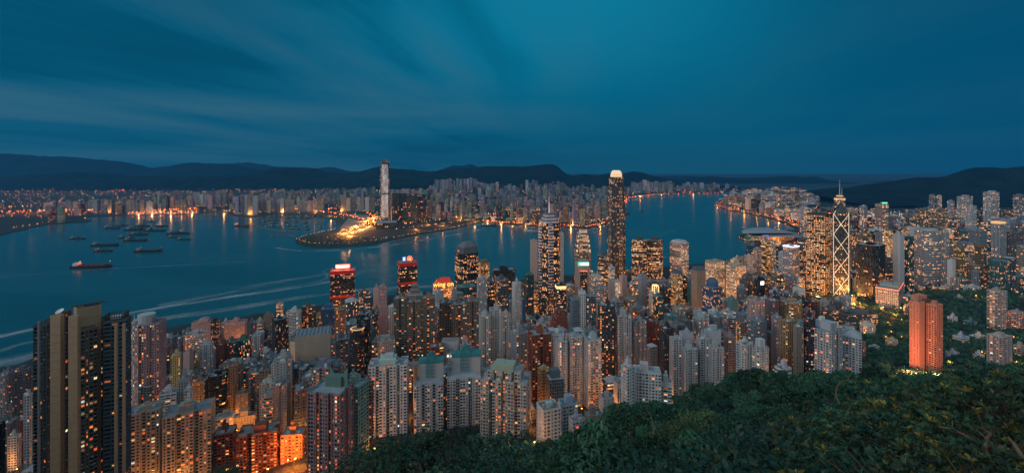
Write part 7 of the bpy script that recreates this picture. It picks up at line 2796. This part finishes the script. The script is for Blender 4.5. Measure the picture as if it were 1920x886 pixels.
M['leaf_deep'] = mat_leaf('deep_green_leaves', (.012, .046, .028), (.060, .150, .080))
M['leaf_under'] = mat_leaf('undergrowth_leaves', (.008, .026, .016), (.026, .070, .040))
M['leaf_mid'] = mat_leaf('mid_green_leaves', (.020, .064, .034), (.085, .195, .095))
M['leaf_olive'] = mat_leaf('olive_leaves', (.030, .060, .028), (.13, .19, .070))
M['leaf_near'] = mat_leaf('glossy_near_leaves', (.012, .052, .034), (.06, .16, .080), (.22, .19, .03), .34)
M['leaf_yellow'] = mat_leaf('yellow_tipped_leaves', (.020, .046, .024), (.07, .12, .045), (.26, .19, .03), .4)


def crown_mesh(seed, r, h, n, leaf, lobes=9, flat=.75):
    """a crown of leaf sprays on uneven lobes, with gaps; the stem's top is at the origin"""
    g = np.random.default_rng(seed)
    L = []
    for i in range(lobes):
        a = g.uniform(0, 2 * math.pi)
        d = r * math.sqrt(g.uniform(.02, .62))
        L.append((d * math.cos(a), d * math.sin(a), h * (.42 + .36 * g.random() - .30 * (d / r) ** 2), r * g.uniform(.26, .50)))
    lc = np.array(L)
    k = g.integers(0, lobes, n)
    v = g.normal(size=(n, 3))
    v /= np.linalg.norm(v, axis=1)[:, None]
    v[:, 2] = np.where(v[:, 2] < -.35, -v[:, 2], v[:, 2])
    rad = lc[k, 3] * (1 - .34 * g.random(n) ** 2) * (1 + .16 * np.sin(v[:, 0] * 9 + seed) * np.cos(v[:, 1] * 8))
    c = lc[k, :3] + v * rad[:, None] * np.array([1, 1, flat])
    nrm = v * .8 + g.normal(size=(n, 3)) * .55 + np.array([0, 0, .35])
    nrm /= np.linalg.norm(nrm, axis=1)[:, None]
    t = np.cross(nrm, g.normal(size=(n, 3)))
    t /= np.linalg.norm(t, axis=1)[:, None]
    u = np.cross(nrm, t)
    s = leaf * g.uniform(.6, 1.4, n)[:, None]
    w = s * .42
    # each spray: two triangles-quads folded along its rib
    fold = nrm * (s * .16)
    A, B = c - t * s, c + t * s
    C, D = c + u * w + fold - t * s * .1, c - u * w + fold - t * s * .1
    q = np.concatenate([np.stack([A, D, B], 1), np.stack([A, B, C], 1)])
    lobev = g.random(lobes)
    val = np.clip(.25 + .5 * lobev[k] * g.uniform(.6, 1.3, n) + .25 * v[:, 2] * 0 + g.normal(size=n) * .14, 0, 1)
    wl = np.zeros((2 * n, 4), np.float32)
    wl[:, 0] = np.concatenate([val, val])
    wl[:, 1] = np.concatenate([g.random(n) < .04] * 2)
    mb = MB()
    mb.polys(q, wall=wl)
    return mb


def trunk_mesh(seed, r, h):
    g = random.Random(seed)
    mb = MB()
    top = (g.uniform(-.3, .3), g.uniform(-.3, .3), h * .55)
    mb.tube([(0, 0, -2.5), (.1, 0, h * .2), top], [.30, .24, .14], 6)
    for i in range(5):
        a = g.uniform(0, 6.28)
        z = h * g.uniform(.2, .5)
        d = r * g.uniform(.4, .75)
        mb.tube([(top[0] * z / h, top[1] * z / h, z), (d * .5 * math.cos(a), d * .5 * math.sin(a), z + h * .16), (d * math.cos(a), d * math.sin(a), z + h * .26)], [.13, .09, .04], 5)
    return mb


def tree_protos():
    out = []
    for i, (r, h, n, leaf, mt, lobes, flat) in enumerate(((3.6, 6.5, 5200, .26, 'leaf_deep', 11, .8), (3.2, 6.0, 5200, .22, 'leaf_mid', 9, .85), (4.2, 6.5, 6200, .27, 'leaf_deep', 14, .7), (3.0, 7.2, 4600, .24, 'leaf_mid', 10, 1.1),
                                                          (3.8, 5.6, 5600, .20, 'leaf_olive', 13, .7), (3.4, 6.4, 4600, .30, 'leaf_deep', 8, .9))):
        root = bpy.data.objects.new('broadleaf_tree', None)
        COL.objects.link(root)
        o = crown_mesh(400 + i, r, h, n, leaf, lobes, flat).build('crown', M[mt], root, weld=False)
        o.location = (0, 0, 0)
        o2 = trunk_mesh(500 + i, r, h).build('trunk', M['bark'], root)
        o2.location = (0, 0, 0)
        out.append((root, r, mt))
    return out


def plant_spur():
    rnd = random.Random(31)
    protos = tree_protos()
    used = [False] * len(protos)
    pts = []
    tries = 0
    while tries < 40000 and len(pts) < 290:
        tries += 1
        px = rnd.uniform(880, 1960)
        cr = float(np.interp(px, SP_PX, SP_CREST))
        y = 13 + (cr * 1.2 - 13) * rnd.random() ** .85
        if y > cr * 1.18:
            continue
        x = (px - CX) * y / F
        sc = rnd.uniform(.75, 1.2) * (1.0 if y > 60 else .8 if y > 32 else .30 + .5 * (y - 10) / 22)
        rr = 2.9 * sc * (1 if y < 90 else 1.25)
        if any((x - p[0]) ** 2 + (y - p[1]) ** 2 < ((rr + p[2]) * .86) ** 2 for p in pts):
            continue
        pts.append((x, y, rr, sc * (1 if y < 90 else 1.25), px, cr))
    NAMES = {'leaf_deep': 'dense dark green', 'leaf_mid': 'mid green', 'leaf_olive': 'pale olive'}
    pts.sort(key=lambda p: p[1])
    cnt = {}
    for x, y, rr, sc, px, cr in pts:
        i = rnd.randrange(len(protos))
        root, r, mt = protos[i]
        if used[i]:
            t = copy_tree(root)
        else:
            t, used[i] = root, True
        t.location = (x, y, TZ(x, y) - .4)
        t.rotation_euler = (rnd.uniform(-.08, .08), rnd.uniform(-.08, .08), rnd.uniform(0, 6.28))
        t.scale = (sc, sc, sc * rnd.uniform(.85, 1.15))
        kind = NAMES[mt]
        size = 'small' if sc < .85 else 'big' if sc > 1.2 else 'rounded'
        if y > cr * .8:
            b = min(BUILT, key=lambda b: abs((b[0] + b[1]) / 2 - px) + (0 if b[3] > 640 and b[4] < 700 else 400))
            place = f'on the crest below {b[5]}'
        elif y > 90:
            place = 'high on the wooded slope' if px > 1300 else 'on the far side of the wooded slope'
        elif y > 50:
            place = 'midway down the wooded slope' if px > 1300 else 'at the thin end of the wooded slope'
        else:
            place = 'just behind the near shrubs' if px > 1250 else 'near the bare twigs of the slope'
        t['label'] = f'{size} {kind} broadleaf tree {place}'
        t['category'] = 'tree'
        t['group'] = f'{size} {kind} trees {place}'
    for u, (root, r, mt) in zip(used, protos):
        if not u:
            for c in list(root.children):
                bpy.data.objects.remove(c)
            bpy.data.objects.remove(root)


plant_spur()


# ---- ground cover of the slope and the far woods: nobody could count these
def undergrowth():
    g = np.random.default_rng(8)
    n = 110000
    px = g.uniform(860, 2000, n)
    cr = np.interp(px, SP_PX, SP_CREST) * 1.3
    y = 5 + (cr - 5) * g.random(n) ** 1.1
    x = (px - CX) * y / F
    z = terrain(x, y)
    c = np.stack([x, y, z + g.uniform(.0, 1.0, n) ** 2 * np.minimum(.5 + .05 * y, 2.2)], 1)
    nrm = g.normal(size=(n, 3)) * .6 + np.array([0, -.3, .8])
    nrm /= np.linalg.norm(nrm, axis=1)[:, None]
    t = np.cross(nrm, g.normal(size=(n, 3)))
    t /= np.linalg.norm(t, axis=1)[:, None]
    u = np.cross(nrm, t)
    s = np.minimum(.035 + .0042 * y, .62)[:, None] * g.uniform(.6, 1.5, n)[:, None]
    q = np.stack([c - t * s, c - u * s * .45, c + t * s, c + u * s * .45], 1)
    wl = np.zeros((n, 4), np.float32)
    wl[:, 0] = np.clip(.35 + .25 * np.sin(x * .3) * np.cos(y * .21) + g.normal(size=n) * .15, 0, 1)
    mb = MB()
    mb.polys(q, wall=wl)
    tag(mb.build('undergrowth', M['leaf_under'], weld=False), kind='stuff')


undergrowth()


def woodland():
    g = np.random.default_rng(18)
    C = []
    for (n, a, b, ya, yb) in ((2600, 1600, 1990, 440, 1290), (360, 1380, 1620, 700, 1060), (300, 1490, 1640, 860, 1250), (500, 870, 1640, 230, 420), (500, 1560, 1980, 260, 470), (160, 1330, 1420, 420, 640)):
        px = g.uniform(a, b, n)
        y = g.uniform(ya, yb, n)
        C.append(np.stack([(px - CX) * y / F, y], 1))
    # park trees on the reclaimed tip across the water
    px, py = g.uniform(560, 735, 420), g.uniform(442, 462, 420)
    yk = (CZ - 4) * F / (py - HY)
    xk = (px - CX) * yk / F
    kk = pip(xk, yk, KOWLOON) & ~((px > 630) & (py < 446))
    C.append(np.stack([xk[kk], yk[kk]], 1))
    C = np.concatenate(C)
    # keep clear of buildings
    keep = np.ones(len(C), bool)
    for q in [b[6] for b in BUILT] + [s['poly'] for s in FILL if s['y'] < 1400]:
        cx, cy = sum(p[0] for p in q) / len(q), sum(p[1] for p in q) / len(q)
        r = max(math.hypot(p[0] - cx, p[1] - cy) for p in q)
        keep &= np.hypot(C[:, 0] - cx, C[:, 1] - cy) > r * .92 + 2
    C = C[keep]
    z = np.where(C[:, 1] > 2200, 3.2, terrain(C[:, 0], C[:, 1]))
    mb = MB()
    per = 85
    n = len(C)
    R_ = g.uniform(3.6, 6.4, n)
    v = g.normal(size=(n, per, 3))
    v /= np.linalg.norm(v, axis=2)[:, :, None]
    v[:, :, 2] = np.abs(v[:, :, 2])
    rad = R_[:, None] * g.uniform(.62, 1.06, (n, per))
    c = np.stack([C[:, 0], C[:, 1], z + R_ * .8], 1)[:, None, :] + v * rad[:, :, None] * np.array([1, 1, .95])
    c = c.reshape(-1, 3)
    vv = v.reshape(-1, 3)
    N = len(c)
    nrm = vv + g.normal(size=(N, 3)) * .5
    nrm /= np.linalg.norm(nrm, axis=1)[:, None]
    t = np.cross(nrm, g.normal(size=(N, 3)))
    t /= np.linalg.norm(t, axis=1)[:, None]
    u = np.cross(nrm, t)
    s = g.uniform(.7, 1.5, N)[:, None]
    q = np.stack([c - t * s, c - u * s * .6, c + t * s, c + u * s * .6], 1)
    wl = np.zeros((N, 4), np.float32)
    wl[:, 0] = np.clip(np.repeat(g.random(n) * .8, per) + g.normal(size=N) * .14, 0, 1)
    mb.polys(q, wall=wl)
    tag(mb.build('woodland', M['leaf_deep'], weld=False), kind='stuff')


woodland()


# ---- shrubs beside the camera, leaf by leaf
def leaf_whorl(g, base, axis, n, size, spread, out, vals, tipp):
    """a tuft of long leaves round a twig's tip"""
    axis = axis / np.linalg.norm(axis)
    a0 = np.cross(axis, [0.3, .2, 1.0])
    a0 /= np.linalg.norm(a0)
    b0 = np.cross(axis, a0)
    yel = g.random() < tipp
    for i in range(n):
        th = i * 2.4 + g.uniform(-.2, .2)
        el = spread * g.uniform(.7, 1.2)
        d = axis * math.cos(el) + (a0 * math.cos(th) + b0 * math.sin(th)) * math.sin(el)
        s = size * g.uniform(.7, 1.2)
        side = np.cross(d, axis)
        side /= np.linalg.norm(side) + 1e-6
        up = np.cross(side, d)
        w = s * .16
        p0 = base + axis * g.uniform(-.03, .02)
        p1 = p0 + d * s * .45 + up * s * .05
        p2 = p0 + d * s - up * s * .10
        for sg in (1, -1):
            e1 = p0 + d * s * .30 + side * sg * w * .9 + up * s * .08
            e2 = p0 + d * s * .68 + side * sg * w + up * s * .03
            qa = [p0, e1, e2, p1] if sg > 0 else [p0, p1, e2, e1]
            qb = [p1, e2, p2, p2] if sg > 0 else [p1, p2, e2, e2]
            out.append(qa)
            out.append([p1, e2, p2, (p1 + p2) / 2] if sg > 0 else [p1, (p1 + p2) / 2, p2, e2])
            v = float(np.clip(g.normal(.45, .2), 0, 1))
            vals += [(v, 1.0 if yel and i < n * .6 else 0.0)] * 2


def shrub(seed, rad, hgt, nw, size, mt, tipp, name='leafy_shrub'):
    g = np.random.default_rng(seed)
    out, vals = [], []
    tw = MB()
    for k in range(nw):
        v = g.normal(size=3)
        v[2] = abs(v[2]) * .9 + .15
        v /= np.linalg.norm(v)
        rr = g.uniform(.55, 1.0)
        tip = v * np.array([rad, rad, hgt]) * rr
        ax = v * .7 + np.array([0, 0, .7]) + g.normal(size=3) * .25
        leaf_whorl(g, tip, ax, int(g.integers(7, 12)), size * g.uniform(.75, 1.2), .95, out, vals, tipp)
        if k % 3 == 0:
            m = tip * .45 + np.array([0, 0, .1 * hgt])
            tw.tube([(0, 0, -2.2), tuple(m), tuple(tip)], [.022, .012, .006], 4)
    root = bpy.data.objects.new(name, None)
    COL.objects.link(root)
    mb = MB()
    wl = np.zeros((len(out), 4), np.float32)
    wl[:, :2] = np.array(vals)
    mb.polys(np.array(out), wall=wl)
    o = mb.build('foliage', M[mt], root, weld=False)
    o.location = (0, 0, 0)
    o = tw.build('stem', M['bark'], root)
    o.location = (0, 0, 0)
    return root


def plant_near():
    rnd = random.Random(12)
    protos = [shrub(1, .85, .75, 190, .092, 'leaf_near', .06), shrub(2, .75, .8, 180, .084, 'leaf_yellow', .22), shrub(3, .95, .7, 215, .084, 'leaf_near', .04), shrub(4, .8, .9, 165, .10, 'leaf_yellow', .16), shrub(5, .9, .8, 260, .066, 'leaf_near', .03)]
    used = [0] * len(protos)
    LAB = ['glossy long-leaved', 'yellow-tipped', 'broad-leaved dark', 'tall yellow-tipped', 'fine-leaved dark']
    spots = []
    # wall of shrubs that rises to the right; photo column, row of its top, distance
    for px, py, y in ((1905, 706, 5.2), (1850, 728, 6.0), (1800, 722, 7.0), (1740, 716, 8.0), (1690, 716, 9.0), (1640, 724, 9.5), (1590, 740, 10), (1545, 760, 11), (1490, 790, 11), (1885, 775, 4.2), (1820, 790, 4.6), (1765, 775, 5.4),
                      (1700, 780, 6.2), (1640, 790, 7.0), (1580, 806, 7.6), (1520, 820, 8.2), (1450, 838, 9), (1390, 850, 10), (1850, 840, 3.4), (1780, 850, 3.8), (1710, 850, 4.3), (1640, 860, 4.8), (1570, 866, 5.4), (1500, 872, 6.2), (1430, 878, 7),
                      (1900, 880, 2.9), (1360, 868, 9), (1920, 730, 6.4), (1610, 758, 8.2), (1670, 752, 7.6), (1560, 786, 9.2),
                      # clump in the middle of the lower edge
                      (770, 792, 9.0), (800, 800, 8.6), (842, 804, 8.4), (885, 816, 8.8), (700, 824, 7.4), (742, 822, 7.8), (790, 836, 7.2), (846, 840, 7.4), (900, 846, 7.6), (940, 838, 8.4), (664, 846, 6.8), (715, 866, 6.4), (770, 872, 6.2),
                      (830, 876, 6.4), (890, 880, 6.6), (950, 872, 7.6), (980, 858, 8.8), (420, 872, 9.0), (396, 880, 8.6), (990, 884, 8)):
        spots.append((px, py, y))
    for n, (px, py, y) in enumerate(spots):
        if 600 < px < 1000 and n % 3 == 1:
            continue
        i = rnd.randrange(len(protos))
        if px < 1000:
            i = rnd.choice([0, 2, 4, 0])
        elif rnd.random() < .5:
            i = rnd.choice([1, 3])
        r = protos[i]
        t = r if not used[i] else copy_tree(r)
        used[i] = 1
        sc = rnd.uniform(.85, 1.15) * (1.0 if y > 4 else .8) * (1 if px > 1000 else .62)
        x, _, z = ipx(px, py, y)
        t.location = (x, y, z - .82 * sc)
        t.rotation_euler = (rnd.uniform(-.2, .2), rnd.uniform(-.2, .2), rnd.uniform(0, 6.28))
        t.scale = (sc, sc, sc)
        if px < 500:
            place = 'in the corner under the beige towers'
        elif px < 1000:
            place = 'in the near clump under the teal-roofed towers'
        elif py < 760:
            place = 'along the top of the near thicket'
        elif py < 830:
            place = 'in the middle of the near thicket'
        else:
            place = 'at the foot of the near thicket'
        t['label'] = f'{LAB[i]} shrub {place}'
        t['category'] = 'shrub'
        t['group'] = f'{LAB[i]} shrubs {place}'


plant_near()


def bare_twigs():
    M['twig'] = mat_plain('bare_twig_bark', (.20, .12, .07), .8, .3, 4.0)
    L = [([(1220, 884), (1222, 840), (1226, 805), (1221, 780), (1214, 768)], 30, .06, 'tall bare yellowish stem rising above the middle of the slope'),
         ([(1225, 886), (1218, 860), (1208, 840), (1207, 825)], 26, .05, 'short bare reddish stem leaning beside the tall stem'),
         ([(1180, 812), (1190, 826), (1198, 835)], 34, .08, 'thin slanting bare twig above the pale crowns'),
         ([(1575, 757), (1567, 742), (1568, 727), (1576, 716), (1590, 711), (1606, 711), (1620, 716)], 9, .013, 'arching dry vine over the top of the near thicket'),
         ([(1861, 870), (1846, 838), (1836, 826), (1815, 818), (1786, 803), (1760, 799)], 4.2, .02, 'forked bare branch low in the near thicket, longest of the bare branches'),
         ([(1846, 838), (1850, 822), (1858, 810), (1864, 806)], 4.15, .02, 'upright bare branch standing from the fork in the near thicket'),
         ([(1918, 858), (1900, 830), (1890, 818)], 3.8, .02, 'straight bare branch at the frame edge'),
         ([(1562, 886), (1555, 862), (1546, 842)], 6.0, .018, 'dark bare stem between yellow-tipped shrubs'),
         ([(1655, 886), (1640, 866), (1632, 854)], 4.4, .022, 'thin bare stem low between the glossy shrubs'),
         ([(1640, 818), (1632, 800), (1626, 785)], 7.6, .018, 'reddish bare stem below the arching vine')]
    for pts, y, r, lab in L:
        n = len(pts)
        P = [ipx(p[0], p[1], y + .15 * i * (y / 10)) for i, p in enumerate(pts)]
        mb = MB()
        mb.tube(P, [r * (1 - .7 * i / (n - 1)) for i in range(n)], 6)
        for i in range(1, n - 1):
            a = Vector(P[i])
            d = (Vector(P[i + 1]) - Vector(P[i - 1])).length
            mb.tube([a, a + Vector(((-1) ** i * d * .22, .05, d * .28))], [r * .35, r * .1], 4)
        tag(mb.build('bare_twig', M['twig']), lab, 'twig')


bare_twigs()
